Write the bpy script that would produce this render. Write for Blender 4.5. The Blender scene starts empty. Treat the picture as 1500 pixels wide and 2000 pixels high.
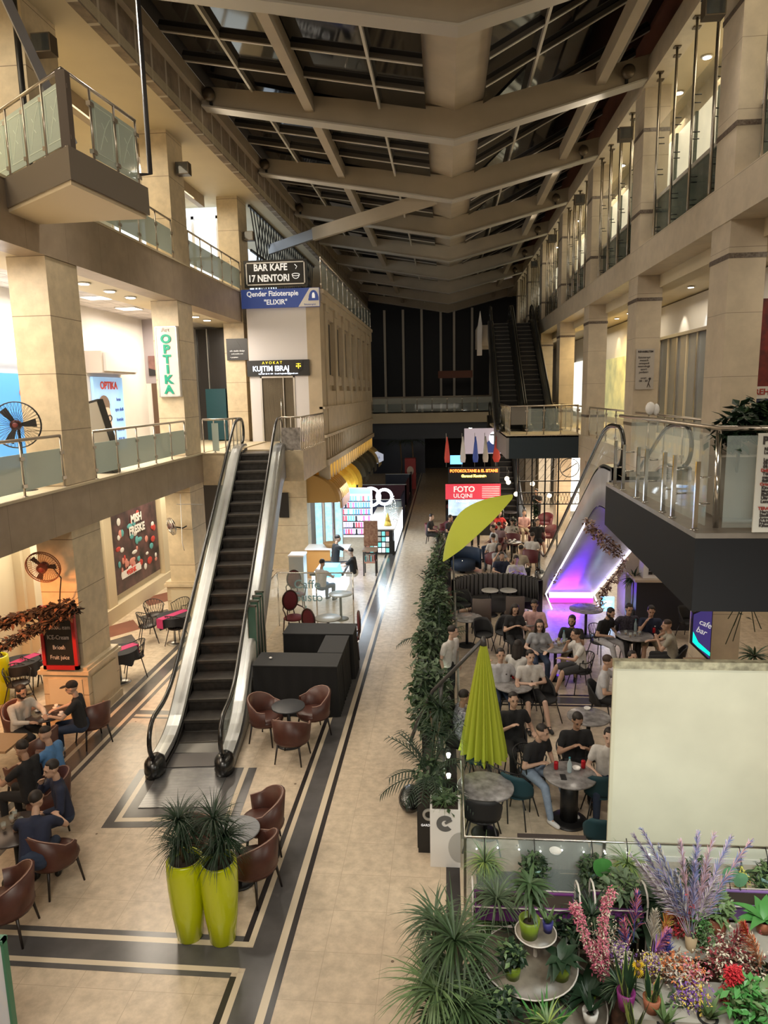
import bpy, math, random
from math import sin, cos, pi, radians as R, sqrt, atan2, hypot
from mathutils import Vector, Matrix
random.seed(7)
SC = bpy.context.scene
COL = SC.collection
# ---------------------------------------------------------------- camera
CAM_H = 6.25
FPX = 1360.0
ROT = Matrix(((0.9960474, 0.0046855, 0.0886996), (0.0866094, 0.1703318, -0.9815732), (-0.0197075, 0.9853756, 0.1692528)))
cd = bpy.data.cameras.new('camera')
cam = bpy.data.objects.new('camera', cd)
COL.objects.link(cam)
cd.sensor_fit = 'VERTICAL'
cd.sensor_height = 36.0
cd.lens = FPX / 2000 * 36
cd.clip_end = 300
cam.matrix_world = Matrix.Translation((0, 0, CAM_H)) @ ROT.to_4x4()
SC.camera = cam
SC.view_settings.view_transform = 'Standard'
SC.view_settings.look = 'None'
SC.view_settings.gamma = 1
SC.view_settings.use_curve_mapping = False
SC.view_settings.exposure = 0.55
SC.cycles.max_bounces = 6
SC.cycles.diffuse_bounces = 3
SC.cycles.glossy_bounces = 2
SC.cycles.transmission_bounces = 4
SC.cycles.transparent_max_bounces = 12
SC.cycles.caustics_reflective = False
SC.cycles.caustics_refractive = False
SC.cycles.sample_clamp_indirect = 4
# added warm ambient fill, reaching in from the open side behind the camera
W = bpy.data.worlds.new('world'); SC.world = W; W.use_nodes = True
W.node_tree.nodes['Background'].inputs[0].default_value = (1.0, 0.82, 0.62, 1)
W.node_tree.nodes['Background'].inputs[1].default_value = 0.085

def lamp(kind, loc, power, col=(1, .84, .64), size=.3, aim=None, spot=100, sx=None, sy=None):
    d = bpy.data.lights.new('lamp_light', kind)
    d.energy = power; d.color = col
    if kind == 'AREA':
        d.size = size
        if sx: d.shape = 'RECTANGLE'; d.size = sx; d.size_y = sy
        else: d.shape = 'DISK'
    else:
        d.shadow_soft_size = size
    if kind == 'SPOT':
        d.spot_size = R(spot); d.spot_blend = .6
    o = bpy.data.objects.new('lamp_light', d); COL.objects.link(o)
    o.location = loc
    v = Vector(aim) - Vector(loc) if aim else Vector((0, 0, -1))
    o.rotation_euler = v.to_track_quat('-Z', 'Y').to_euler()
    return o
VXL = -.5
WARM = (1, .80, .56); NEUT = (1, .9, .76); COOL = (.78, .9, 1)
# flood lamps carried by the roof girders wash the floor of the hall
for gy in (13.3, 18.8, 24.4, 29.9):
    k = {13.3: .62, 18.8: .5, 24.4: .34, 29.9: .12}[gy]
    lamp('SPOT', (-5.6, gy - .5, 13.1), 1000 * k, NEUT, .35, (-3.0, gy - 2.2, 0), 78)
    lamp('SPOT', (4.3, gy - .5, 13.1), 430 * k, NEUT, .35, (2.6, gy - 2.2, 0), 78)
# up-lights added at the column box lamps to brighten the roof
for x, y, z in ((-6.3, 12.5, 12.3), (-6.3, 18.9, 12.2), (-6.3, 25.0, 11.8), (4.2, 13.5, 12.6), (4.2, 19.4, 12.6), (4.2, 25.5, 12.6), (4.2, 31.6, 12.6)):
    lamp('SPOT', (x, y, z), 55, NEUT, .12, (VXL, y - .5, 13.6), 120)
# unseen area lights standing in for hall lamps behind the viewer
lamp('AREA', (-2, -1.5, 12.2), 420, NEUT, sx=6, sy=2, aim=(-1, 8, 0))
lamp('AREA', (-1.2, 3.0, 4.2), 55, NEUT, sx=6, sy=1, aim=(-1, 6, 0))
# arcade ceilings: ground, first and second floor, left then right
for y in (9.2, 15.3, 21.4):
    lamp('AREA', (-8.3, y, 8.6), 210, (1, .88, .72), sx=1.6, sy=4.2)
    lamp('AREA', (-8.6, y, 12.6), 130, (1, .86, .62), sx=2.5, sy=4)
for y, p in ((9.0, 50), (15.6, 150), (21.4, 120)):
    lamp('AREA', (-8.6, y, 3.7), p, (1, .87, .66) if y > 10 else (1, .72, .5), sx=2, sy=4.2)
lamp('AREA', (-9.2, 28, 12.6), 120, COOL, sx=3, sy=6)
for y in (10.5, 16.3, 22.3, 28.4, 34.5):
    lamp('AREA', (6.7, y, 8.85), 34, (1, .88, .66), sx=1.6, sy=3.8)
    lamp('AREA', (6.3, y, 13.2), 60, (1, .84, .58), sx=1.4, sy=3.8)
    lamp('AREA', (6.6, y, 3.7), 22 if y < 25 else 60, NEUT, sx=1.6, sy=3.8)
lamp('SPOT', (-7.6, 9.6, 3.5), 380, (1, .36, .10), .15, (-7.4, 12.2, 1.7), 70)
lamp('AREA', (3.0, 5.0, 3.5), 44, (.97, 1, .92), sx=1.4, sy=.6, aim=(3.3, 7.6, 1.3))  # added area light without a fixture, brightens the screen and flowers
# ---------------------------------------------------------------- camera geometry: picture point -> place
def ray(px, py):
    return ROT @ Vector(((px - 750) / FPX, (1000 - py) / FPX, -1))
def G(px, py, z=0.0):
    d = ray(px, py); t = (z - CAM_H) / d.z
    return Vector((d.x * t, d.y * t, z))
def onY(px, py, y):
    d = ray(px, py) * (y / ray(px, py).y); return Vector((d.x, y, CAM_H + d.z))
def onX(px, py, x):
    d = ray(px, py) * (x / ray(px, py).x); return Vector((x, d.y, CAM_H + d.z))
# ---------------------------------------------------------------- materials
MAT = {}
def mat(name, col, rough=.6, metal=0, emit=None, es=1, spec=.5, noise=0, nscale=6, alpha=1, bump=0, coat=0, trans=0, noise2=None):
    if name in MAT: return MAT[name]
    m = bpy.data.materials.new(name); m.use_nodes = True; MAT[name] = m
    nt = m.node_tree; b = nt.nodes['Principled BSDF']
    c = (*col, 1)
    b.inputs['Base Color'].default_value = c
    b.inputs['Roughness'].default_value = rough
    b.inputs['Metallic'].default_value = metal
    b.inputs['Specular IOR Level'].default_value = spec
    if coat: b.inputs['Coat Weight'].default_value = coat
    if trans: b.inputs['Transmission Weight'].default_value = trans
    if emit:
        b.inputs['Emission Color'].default_value = (*emit, 1)
        b.inputs['Emission Strength'].default_value = es
    if alpha < 1: b.inputs['Alpha'].default_value = alpha
    if noise or bump:
        g = nt.nodes.new('ShaderNodeNewGeometry')
        n = nt.nodes.new('ShaderNodeTexNoise'); n.inputs['Scale'].default_value = nscale; n.inputs['Detail'].default_value = 4
        nt.links.new(g.outputs['Position'], n.inputs['Vector'])
        if noise:
            mr = nt.nodes.new('ShaderNodeMapRange')
            mr.inputs['From Min'].default_value = .3; mr.inputs['From Max'].default_value = .7
            nt.links.new(n.outputs['Fac'], mr.inputs['Value'])
            mx = nt.nodes.new('ShaderNodeMix'); mx.data_type = 'RGBA'
            lo = noise2 or tuple(max(0, v * (1 - noise)) for v in col)
            mx.inputs['A'].default_value = (*lo, 1); mx.inputs['B'].default_value = (*[min(1, v * (1 + noise * .5)) for v in col], 1)
            nt.links.new(mr.outputs['Result'], mx.inputs['Factor'])
            nt.links.new(mx.outputs['Result'], b.inputs['Base Color'])
        if bump:
            bp = nt.nodes.new('ShaderNodeBump'); bp.inputs['Strength'].default_value = bump; bp.inputs['Distance'].default_value = .02
            nt.links.new(n.outputs['Fac'], bp.inputs['Height']); nt.links.new(bp.outputs['Normal'], b.inputs['Normal'])
    return m

def jointed(name, col, axis_steps, rough=.45, line=(.25, .2, .14), w=.012, noise=.12, nscale=3, off=(0, 0, 0)):
    """stone cladding: panels of axis_steps metres separated by thin joints, in place coordinates"""
    m = bpy.data.materials.new(name); m.use_nodes = True; MAT[name] = m
    nt = m.node_tree; L = nt.links; b = nt.nodes['Principled BSDF']
    b.inputs['Roughness'].default_value = rough
    g = nt.nodes.new('ShaderNodeNewGeometry')
    sx = nt.nodes.new('ShaderNodeSeparateXYZ'); L.new(g.outputs['Position'], sx.inputs[0])
    masks = []
    for i, st in enumerate(axis_steps):
        if not st: continue
        a = nt.nodes.new('ShaderNodeMath'); a.operation = 'ADD'; L.new(sx.outputs[i], a.inputs[0]); a.inputs[1].default_value = off[i] + 100 * st
        md = nt.nodes.new('ShaderNodeMath'); md.operation = 'MODULO'; L.new(a.outputs[0], md.inputs[0]); md.inputs[1].default_value = st
        lt = nt.nodes.new('ShaderNodeMath'); lt.operation = 'LESS_THAN'; L.new(md.outputs[0], lt.inputs[0]); lt.inputs[1].default_value = w
        masks.append(lt)
    cur = masks[0].outputs[0]
    for k in masks[1:]:
        mxm = nt.nodes.new('ShaderNodeMath'); mxm.operation = 'MAXIMUM'; L.new(cur, mxm.inputs[0]); L.new(k.outputs[0], mxm.inputs[1]); cur = mxm.outputs[0]
    n = nt.nodes.new('ShaderNodeTexNoise'); n.inputs['Scale'].default_value = nscale; n.inputs['Detail'].default_value = 6; n.inputs['Roughness'].default_value = .6
    L.new(g.outputs['Position'], n.inputs['Vector'])
    mr = nt.nodes.new('ShaderNodeMapRange'); mr.inputs['From Min'].default_value = .35; mr.inputs['From Max'].default_value = .65
    L.new(n.outputs['Fac'], mr.inputs['Value'])
    mx = nt.nodes.new('ShaderNodeMix'); mx.data_type = 'RGBA'
    mx.inputs['A'].default_value = (*[v * (1 - noise) for v in col], 1); mx.inputs['B'].default_value = (*[min(1, v * (1 + noise * .6)) for v in col], 1)
    L.new(mr.outputs['Result'], mx.inputs['Factor'])
    m2 = nt.nodes.new('ShaderNodeMix'); m2.data_type = 'RGBA'; L.new(cur, m2.inputs['Factor']); L.new(mx.outputs['Result'], m2.inputs['A']); m2.inputs['B'].default_value = (*line, 1)
    L.new(m2.outputs['Result'], b.inputs['Base Color'])
    return m

M_FLOOR = jointed('cream_terrazzo', (.61, .50, .375), (.65, .65, 0), .27, (.47, .38, .28), .007, .17, 7, (.1, .3, 0))
_n = M_FLOOR.node_tree
_s = _n.nodes.new('ShaderNodeTexVoronoi'); _s.inputs['Scale'].default_value = 2.2
_g = [x for x in _n.nodes if x.type == 'NEW_GEOMETRY'][0]; _n.links.new(_g.outputs['Position'], _s.inputs['Vector'])
_c = _n.nodes.new('ShaderNodeMath'); _c.operation = 'LESS_THAN'; _c.inputs[1].default_value = .045; _n.links.new(_s.outputs['Distance'], _c.inputs[0])
_m = _n.nodes.new('ShaderNodeMix'); _m.data_type = 'RGBA'; _b = _n.nodes['Principled BSDF']
_n.links.new(_b.inputs['Base Color'].links[0].from_socket, _m.inputs['A']); _m.inputs['B'].default_value = (.2, .15, .11, 1)
_n.links.new(_c.outputs[0], _m.inputs['Factor']); _n.links.new(_m.outputs['Result'], _b.inputs['Base Color'])
M_STONE = jointed('cream_limestone', (.60, .49, .33), (0, 0, 1.02), .4, (.22, .16, .10), .014, .14, 4, (0, 0, .45))
M_BEAM = jointed('brown_shaded_limestone', (.35, .27, .19), (0, 1.3, 0), .45, (.2, .15, .1), .01, .12, 2)  # brown beam stone, tone deepened for the poor light on atrium faces
M_RSTONE = jointed('right_limestone', (.58, .49, .37), (0, 0, 1.1), .4, (.3, .24, .17), .010, .10, 3, (0, 0, .2))
M_PANEL = jointed('render_panels', (.27, .21, .155), (0, .78, 0), .8, (.50, .44, .36), .09, .35, 2.2)
M_PLASTER = mat('cream_plaster', (.62, .53, .37), .7, noise=.06, nscale=1)
M_WHITEWALL = mat('white_plaster', (.74, .70, .66), .7, noise=.05, nscale=1)
M_ROOF = mat('roof_steel', (.46, .385, .285), .55, noise=.1, nscale=1.2)
M_ROOFL = mat('roof_bar', (.50, .46, .39), .5)
M_NIGHT = mat('night_glass', (.006, .006, .007), .06, spec=.6)
M_NIGHTBAR = mat('dark_bar', (.10, .085, .07), .5)
M_RED = mat('red_plaster', (.20, .075, .045), .75, noise=.2, nscale=1)
M_BAND = mat('band_marble', (.055, .035, .025), .3, noise=.6, nscale=30, noise2=(.2, .16, .13))
M_DGREY = mat('inlay_grey', (.105, .10, .10), .2, noise=.2, nscale=3)
M_DBLACK = mat('inlay_black', (.035, .03, .03), .2)
M_LIGHT = mat('inlay_cream', (.66, .56, .42), .22)
M_STEEL = mat('brushed_steel', (.62, .60, .57), .3, 1, noise=.12, nscale=2)
M_CHROME = mat('chrome', (.75, .74, .72), .12, 1)
M_BLACK = mat('black_paint', (.012, .012, .013), .4)
M_MATTE = mat('black_matte', (.014, .013, .013), .85)
M_RUBBER = mat('black_rubber', (.01, .01, .01), .25, spec=.8)
M_WHITE = mat('white_gloss', (.82, .80, .78), .3)
M_CHAR = mat('charcoal_board', (.013, .013, .015), .6, spec=.2)
M_LAMP = mat('lamp_glow', (1, 1, 1), .5, emit=(1, .95, .85), es=9)
M_LAMPC = mat('lamp_glow_cool', (1, 1, 1), .5, emit=(.8, .92, 1), es=7)
M_LAMPW = mat('lamp_glow_warm', (1, 1, 1), .5, emit=(1, .78, .4), es=9)
M_GLASS = mat('clear_glass', (.80, .92, .88), .03, alpha=.16, spec=.9)
M_FROST = mat('frosted_glass', (.56, .66, .60), .4, alpha=.80)
M_SMOKE = mat('smoked_glass', (.08, .10, .11), .04, alpha=.45, spec=.9)

# ---------------------------------------------------------------- meshes
class MB:
    def __init__(s): s.v = []; s.f = []; s.m = []; s.cur = 0; s.mats = []; s.smooth = False; s.sm = []
    def use(s, m):
        if m not in s.mats: s.mats.append(m)
        s.cur = s.mats.index(m); return s
    def add(s, vs, fs, smooth=False):
        o = len(s.v); s.v += [tuple(v) for v in vs]
        for f in fs: s.f.append([o + i for i in f]); s.m.append(s.cur); s.sm.append(smooth)
        return s
    def box(s, x0, x1, y0, y1, z0, z1):
        if x0 > x1: x0, x1 = x1, x0
        if y0 > y1: y0, y1 = y1, y0
        if z0 > z1: z0, z1 = z1, z0
        return s.add([(x0,y0,z0),(x1,y0,z0),(x1,y1,z0),(x0,y1,z0),(x0,y0,z1),(x1,y0,z1),(x1,y1,z1),(x0,y1,z1)],
                     [(3,2,1,0),(4,5,6,7),(0,1,5,4),(1,2,6,5),(2,3,7,6),(3,0,4,7)])
    def bar(s, p0, p1, w, h=None, up=(0, 0, 1)):
        """box beam from p0 to p1, width w, height h (centred)"""
        h = h or w; p0 = Vector(p0); p1 = Vector(p1); d = (p1 - p0).normalized(); u = Vector(up)
        if abs(d.dot(u)) > .98: u = Vector((0, 1, 0))
        a = d.cross(u).normalized(); b = a.cross(d).normalized(); vs = []
        for p in (p0, p1):
            for sa, sb in ((-1,-1),(1,-1),(1,1),(-1,1)): vs.append(p + a*sa*w/2 + b*sb*h/2)
        return s.add(vs, [(0,1,2,3),(7,6,5,4),(0,4,5,1),(1,5,6,2),(2,6,7,3),(3,7,4,0)])
    def tube(s, pts, r, n=8, caps=True, closed=False):
        pts = [Vector(p) for p in pts]; k = len(pts); rs = r if isinstance(r, (list, tuple)) else [r] * k
        rings = []; prev = None
        for i, p in enumerate(pts):
            if closed: t = pts[(i+1) % k] - pts[i-1]
            else: t = pts[min(i+1, k-1)] - pts[max(i-1, 0)]
            t = t.normalized() if t.length > 1e-9 else Vector((0, 0, 1))
            if prev is None:
                u = Vector((0, 0, 1)) if abs(t.z) < .9 else Vector((1, 0, 0))
                a = t.cross(u).normalized()
            else:
                a = (prev - t * prev.dot(t)); a = a.normalized() if a.length > 1e-6 else t.orthogonal().normalized()
            prev = a; b = t.cross(a)
            rings.append([p + (a*cos(2*pi*j/n) + b*sin(2*pi*j/n)) * rs[i] for j in range(n)])
        vs = [v for rg in rings for v in rg]; fs = []
        for i in range(k if closed else k-1):
            i2 = (i+1) % k
            for j in range(n): fs.append((i*n+j, i*n+(j+1) % n, i2*n+(j+1) % n, i2*n+j))
        if caps and not closed: fs += [tuple(range(n))[::-1], tuple((k-1)*n+j for j in range(n))]
        return s.add(vs, fs, True)
    def cyl(s, x, y, z0, z1, r, n=20, r2=None):
        return s.tube([(x, y, z0), (x, y, z1)], [r, r if r2 is None else r2], n)
    def lathe(s, prof, x=0, y=0, z=0, n=24, sx=1, sy=1):
        vs = []; fs = []; k = len(prof)
        for r, h in prof:
            for j in range(n): vs.append((x + sx*r*cos(2*pi*j/n), y + sy*r*sin(2*pi*j/n), z + h))
        for i in range(k-1):
            for j in range(n): fs.append((i*n+j, i*n+(j+1) % n, (i+1)*n+(j+1) % n, (i+1)*n+j))
        fs += [tuple(range(n))[::-1], tuple((k-1)*n+j for j in range(n))]
        return s.add(vs, fs, True)
    def prism(s, poly, z0, z1):
        k = len(poly); vs = [(x, y, z0) for x, y in poly] + [(x, y, z1) for x, y in poly]
        a = sum(poly[i][0]*poly[(i+1) % k][1] - poly[(i+1) % k][0]*poly[i][1] for i in range(k))
        fs = [tuple(range(k))[::-1], tuple(range(k, 2*k))] + [(i, (i+1) % k, k+(i+1) % k, k+i) for i in range(k)]
        if a < 0: fs = [f[::-1] for f in fs]
        return s.add(vs, fs)
    def yzprism(s, poly, x0, x1):
        k = len(poly); vs = [(x0, y, z) for y, z in poly] + [(x1, y, z) for y, z in poly]
        return s.add(vs, [tuple(range(k))[::-1], tuple(range(k, 2*k))] + [(i, (i+1) % k, k+(i+1) % k, k+i) for i in range(k)])
    def xzprism(s, poly, y0, y1):
        k = len(poly); vs = [(x, y0, z) for x, z in poly] + [(x, y1, z) for x, z in poly]
        return s.add(vs, [tuple(range(k)), tuple(range(k, 2*k))[::-1]] + [((i+1) % k, i, k+i, k+(i+1) % k) for i in range(k)])
    def ball(s, c, rx, ry=None, rz=None, n=12, m=8):
        ry = ry or rx; rz = rz or rx; vs = []; fs = []
        for i in range(m+1):
            t = pi*i/m; 
            for j in range(n): vs.append((c[0]+rx*sin(t)*cos(2*pi*j/n), c[1]+ry*sin(t)*sin(2*pi*j/n), c[2]-rz*cos(t)))
        for i in range(m):
            for j in range(n): fs.append((i*n+j, i*n+(j+1) % n, (i+1)*n+(j+1) % n, (i+1)*n+j))
        return s.add(vs, fs, True)
    def sheet(s, rows, thick=0.0, smooth=True):
        """grid surface from rows of points; thick gives it a second side below along the normal"""
        k = len(rows); n = len(rows[0]); V = [Vector(p) for r in rows for p in r]
        fs = [(i*n+j, i*n+j+1, (i+1)*n+j+1, (i+1)*n+j) for i in range(k-1) for j in range(n-1)]
        if not thick: return s.add(V, fs, smooth)
        N = [Vector((0, 0, 0)) for _ in V]
        for f in fs:
            nn = (V[f[1]]-V[f[0]]).cross(V[f[3]]-V[f[0]])
            for i in f: N[i] += nn
        V2 = [v - (nn.normalized() if nn.length > 1e-9 else Vector((0,0,1))) * thick for v, nn in zip(V, N)]
        T = k*n; b = [tuple(T+i for i in f[::-1]) for f in fs]
        for j in range(n-1): b += [(j, T+j, T+j+1, j+1), ((k-1)*n+j+1, T+(k-1)*n+j+1, T+(k-1)*n+j, (k-1)*n+j)]
        for i in range(k-1): b += [((i+1)*n, T+(i+1)*n, T+i*n, i*n), (i*n+n-1, T+i*n+n-1, T+(i+1)*n+n-1, (i+1)*n+n-1)]
        return s.add(V+V2, fs+b, smooth)
    def xf(s, M, start=0):
        for i in range(start, len(s.v)): s.v[i] = tuple(M @ Vector(s.v[i]))
        return s

def link(name, me_or_none): 
    o = bpy.data.objects.new(name, me_or_none); COL.objects.link(o); return o
def mesh(name, mb, m=None, off=(0, 0, 0), rz=0):
    me = bpy.data.meshes.new(name); ox, oy, oz = off
    c, s_ = cos(-rz), sin(-rz)
    if rz: vs = [((x-ox)*c-(y-oy)*s_, (x-ox)*s_+(y-oy)*c, z-oz) for x, y, z in mb.v]
    else: vs = [(x-ox, y-oy, z-oz) for x, y, z in mb.v]
    me.from_pydata(vs, [], mb.f)
    if mb.mats:
        for k in mb.mats: me.materials.append(k)
        me.polygons.foreach_set('material_index', mb.m)
    elif m: me.materials.append(m)
    me.polygons.foreach_set('use_smooth', mb.sm)
    me.update(); return me
def bounds(mb):
    xs, ys, zs = zip(*mb.v); return min(xs), max(xs), min(ys), max(ys), min(zs), max(zs)
def thing(name, label, cat, loc=(0, 0, 0), rz=0, group=None):
    o = link(name, None); o.location = loc; o.rotation_euler = (0, 0, rz); o.empty_display_size = .1
    o['label'] = label; o['category'] = cat
    if group: o['group'] = group
    return o
def part(name, mb, m, parent, world=False, label=None, smooth=None):
    """one part; world=True when its shape was laid out in place coordinates (parent must be unrotated)"""
    off = (0, 0, 0)
    if world:
        p = parent
        off = Vector((0, 0, 0))
        while p: off = off + p.location; p = p.parent
    o = link(name, mesh(name, mb, m, off)); o.parent = parent
    if label: o['label'] = label
    return o
def single(name, mb, m, label, cat, group=None):
    x0, x1, y0, y1, z0, z1 = bounds(mb); off = ((x0+x1)/2, (y0+y1)/2, z0)
    o = link(name, mesh(name, mb, m, off)); o.location = off
    o['label'] = label; o['category'] = cat
    if group: o['group'] = group
    return o
def struct(name, mb, m, parent=None, world=True):
    x0, x1, y0, y1, z0, z1 = bounds(mb); off = ((x0+x1)/2, (y0+y1)/2, z0)
    if parent: return part(name, mb, m, parent, world)
    o = link(name, mesh(name, mb, m, off)); o.location = off
    o['kind'] = 'structure'; return o
def dup(root, loc, rz=0, label=None, group=None, scale=None):
    r = root.copy(); COL.objects.link(r); r.location = loc; r.rotation_euler = (0, 0, rz)
    if label: r['label'] = label
    if group: r['group'] = group
    if scale: r.scale = (scale,)*3
    for ch in KIDS(root):
        c = ch.copy(); COL.objects.link(c); c.parent = r
        for g in KIDS(ch):
            d = g.copy(); COL.objects.link(d); d.parent = c
    return r
_K = {}
def KIDS(o):
    if o.name not in _K: _K[o.name] = list(o.children)
    return _K[o.name]
FONT = None
def text(name, body, size, m, parent, loc, rot=(R(90), 0, 0), extr=.004, ax='CENTER', sx=1, bold=.0, world=False, line=1.0, sp=1.0):
    c = bpy.data.curves.new(name, 'FONT'); c.body = body; c.size = size; c.extrude = extr; c.align_x = ax; c.align_y = 'CENTER'
    c.offset = bold; c.space_line = line; c.space_character = sp; c.resolution_u = 3
    c.materials.append(m); tmp = bpy.data.objects.new(name, c); me = bpy.data.meshes.new_from_object(tmp); bpy.data.objects.remove(tmp); me.name = name
    if not me.materials: me.materials.append(m)
    o = link(name, me); o.parent = parent
    o.location = Vector(loc) - (parent.location if world else Vector((0, 0, 0))); o.rotation_euler = rot; o.scale = (sx, 1, 1)
    return o
# ================================================================ THE SETTING
XL, XR = -7.0, 4.9
struct('floor', MB().box(-16, 14, 2.0, 58.5, -.3, 0), M_FLOOR)
# inlaid stone borders in the floor
t = MB()
def stripe_y(x0, x1, y0, y1, m, z=.003): t.use(m).box(x0, x1, y0, y1, 0, z)
Y0, Y1 = 2.5, 57
stripe_y(-2.37, -2.30, 6.94, 57, M_DBLACK); stripe_y(-2.30, -2.23, 6.88, 57, M_LIGHT)
stripe_y(-2.23, -1.95, Y0, Y1, M_DGREY); stripe_y(-1.95, -1.86, Y0, Y1, M_LIGHT); stripe_y(-1.86, -1.79, Y0, Y1, M_DBLACK)
stripe_y(-2.30, -2.23, Y0, 6.50, M_LIGHT); stripe_y(-2.37, -2.30, Y0, 6.45, M_DBLACK)
stripe_y(-16, -2.37, 6.94, 7.02, M_DGREY); stripe_y(-16, -2.30, 6.86, 6.94, M_LIGHT); stripe_y(-16, -2.23, 6.57, 6.86, M_DGREY)
stripe_y(-16, -2.3, 6.50, 6.57, M_LIGHT); stripe_y(-16, -2.37, 6.43, 6.50, M_DGREY)
# left border beside the columns
stripe_y(-6.85, -6.72, 7.02, 24, M_DGREY); stripe_y(-6.72, -6.64, 7.02, 24, M_LIGHT); stripe_y(-6.64, -6.36, 7.02, 24, M_DGREY); stripe_y(-6.36, -6.28, 7.02, 24, M_LIGHT)
stripe_y(-6.28, -6.20, 7.02, 24, M_DGREY)
stripe_y(-6.2, -3.3, 12.40, 12.46, M_DGREY); stripe_y(-6.2, -3.3, 12.46, 12.56, M_LIGHT, .004); stripe_y(-6.2, -3.3, 12.56, 12.74, M_DGREY); stripe_y(-6.2, -3.3, 12.74, 12.82, M_LIGHT, .004)
stripe_y(-.02, .16, 2.5, 40, M_DBLACK); stripe_y(.16, .26, 2.5, 40, M_LIGHT)
for y in (13.3,):
    stripe_y(.4, 4.5, y, y+.07, M_DBLACK); stripe_y(.4, 4.5, y+.12, y+.42, M_DGREY); stripe_y(.4, 4.5, y+.48, y+.55, M_DBLACK)
# diamonds of the side passage
for i, (x, y, m) in enumerate([(-8.2, 14.6, M_DGREY), (-8.9, 15.6, M_RED), (-8.4, 16.4, M_DGREY), (-8.9, 17.6, M_RED), (-8.3, 18.6, M_DGREY), (-9.0, 20.4, M_RED), (-8.2, 21.6, M_DGREY)]):
    t.use(m).prism([(x-.55, y), (x, y-.75), (x+.55, y), (x, y+.75)], 0, .004)
struct('trim_1', t, None)
# frame around the escalator foot plate, turned with the escalator
ESC_YAW = R(6.7)
t = MB()
def fr(x0, x1, y0, y1, m, z): t.use(m).box(x0, x1, y0, y1, 0, z)
fr(-1.0, 1.0, -1.62, 0, M_DGREY, .004); fr(-.86, .86, -1.48, 0, M_LIGHT, .006); fr(-.78, .78, -1.38, 0, M_DGREY, .008)
t.xf(Matrix.Translation((-4.22, 10.62, 0)) @ Matrix.Rotation(R(4.5), 4, 'Z'))
struct('trim_2', t, None)
t = MB().box(-.58, .58, -1.15, .5, 0, .02).xf(Matrix.Translation((-4.26, 10.62, 0)) @ Matrix.Rotation(R(4.5), 4, 'Z'))
M_PLATE = jointed('foot_plate_steel', (.36, .36, .37), (0, .045, 0), .28, (.18, .18, .18), .012, .2, 4); M_PLATE.node_tree.nodes['Principled BSDF'].inputs['Metallic'].default_value = .8
single('floor_plate', t, M_PLATE, 'ribbed steel floor plate at the foot of the left escalator', 'floor plate')

# ---- left columns
for i, y in enumerate((6.15, 12.25, 18.4, 24.5)):
    c = MB().use(M_STONE).box(XL-.72, XL, y, y+1.08, 0, 12.9)
    c.use(M_STONE).box(XL-.86, XL+.12, y-.12, y+1.2, 0, .16)
    c.box(XL-.82, XL+.09, y-.09, y+1.17, .16, 1.0); c.box(XL-.88, XL+.15, y-.15, y+1.23, 1.0, 1.08)
    c.box(XL-.84, XL+.11, y-.11, y+1.19, 1.08, 1.14)
    struct('pillar', c, None)
    if i:
        p = MB().box(XL-.7, XL-.02, y-.115, y-.092, .3, .9); p.box(XL+.092, XL+.115, y+.05, y+1.03, .3, .9)
        struct('trim_3', p, M_PLASTER)
# ---- left floors: slab, beam at the edge, pale coping
for n, (z0, z1) in enumerate(((3.8, 4.6), (8.74, 9.72))):
    s_ = MB().use(M_BEAM).box(XL-.5, XL+.02, 2, 24.3, z0, z1)
    s_.use(M_PLASTER).box(-14, XL-.5, 2, 30, z1-.35, z1)
    s_.box(XL-.52, XL+.05, 2, 24.3, z1, z1+.045)
    s_.box(XL-1.5, XL-.5, 2, 30, z0, z1-.35) if n else s_.box(-14, XL-.5, 2, 30, z0, z1-.35)
    struct('slab', s_, None)
M_TILEC = jointed('ceiling_tiles', (.62, .58, .56), (.6, .6, 0), .7, (.35, .32, .3), .03, .25, 1.5)
struct('ceiling', MB().box(-14, XL-1.5, 2, 30, 8.78, 8.9), M_TILEC)
struct('ceiling', MB().box(-14, -6.15, 2, 57, 12.9, 13.1), M_PLASTER)
# top storey edge: rendered panels, eave strip
struct('trim_4', MB().box(-6.35, -6.15, 2, 57.4, 12.86, 13.62), M_PANEL)
struct('trim_5', MB().box(-6.5, -6.02, 2, 57.4, 13.62, 13.95), M_ROOF)
struct('trim_6', MB().box(-8.3, -8.1, 2, 24.4, 12.55, 12.9), M_BEAM)
# ---- right columns with dark bands
for i, y in enumerate((7.0, 13.1, 19.0, 25.1, 31.2, 37.3, 43.4, 49.5)):
    c = MB().use(M_RSTONE).box(XR, XR+.62, y, y+.88, 0, 13.5)
    for z in (8.42, 5.25, 10.55, 12.45): c.use(M_BAND).box(XR-.012, XR+.632, y-.012, y+.892, z, z+.085)
    struct('pillar', c, None)
for z0, z1 in ((3.75, 4.6), (9.05, 9.73)):
    s_ = MB().use(M_RSTONE).box(XR-.03, XR+.55, 2, 57.4, z0, z1)
    s_.use(M_PLASTER).box(XR+.55, 13, 2, 57.4, z1-.3, z1)
    s_.box(XR+.55, 13, 2, 57.4, z0+.1 if z0 > 5 else z0, z1-.3)
    struct('slab', s_, None)
struct('trim_7', MB().box(XR+.55, XR+1.0, 2, 57.4, 8.75, 9.1), M_PLASTER)
struct('trim_8', MB().box(XR-.05, XR+.35, 2, 57.4, 13.45, 13.98), M_RSTONE)
struct('ceiling', MB().box(XR+.3, 10, 2, 57.4, 13.5, 13.7), M_PLASTER)
struct('wall_right', MB().box(XR+.35, XR+.6, 2, 57.4, 13.98, 16.6), M_RED)
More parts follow.
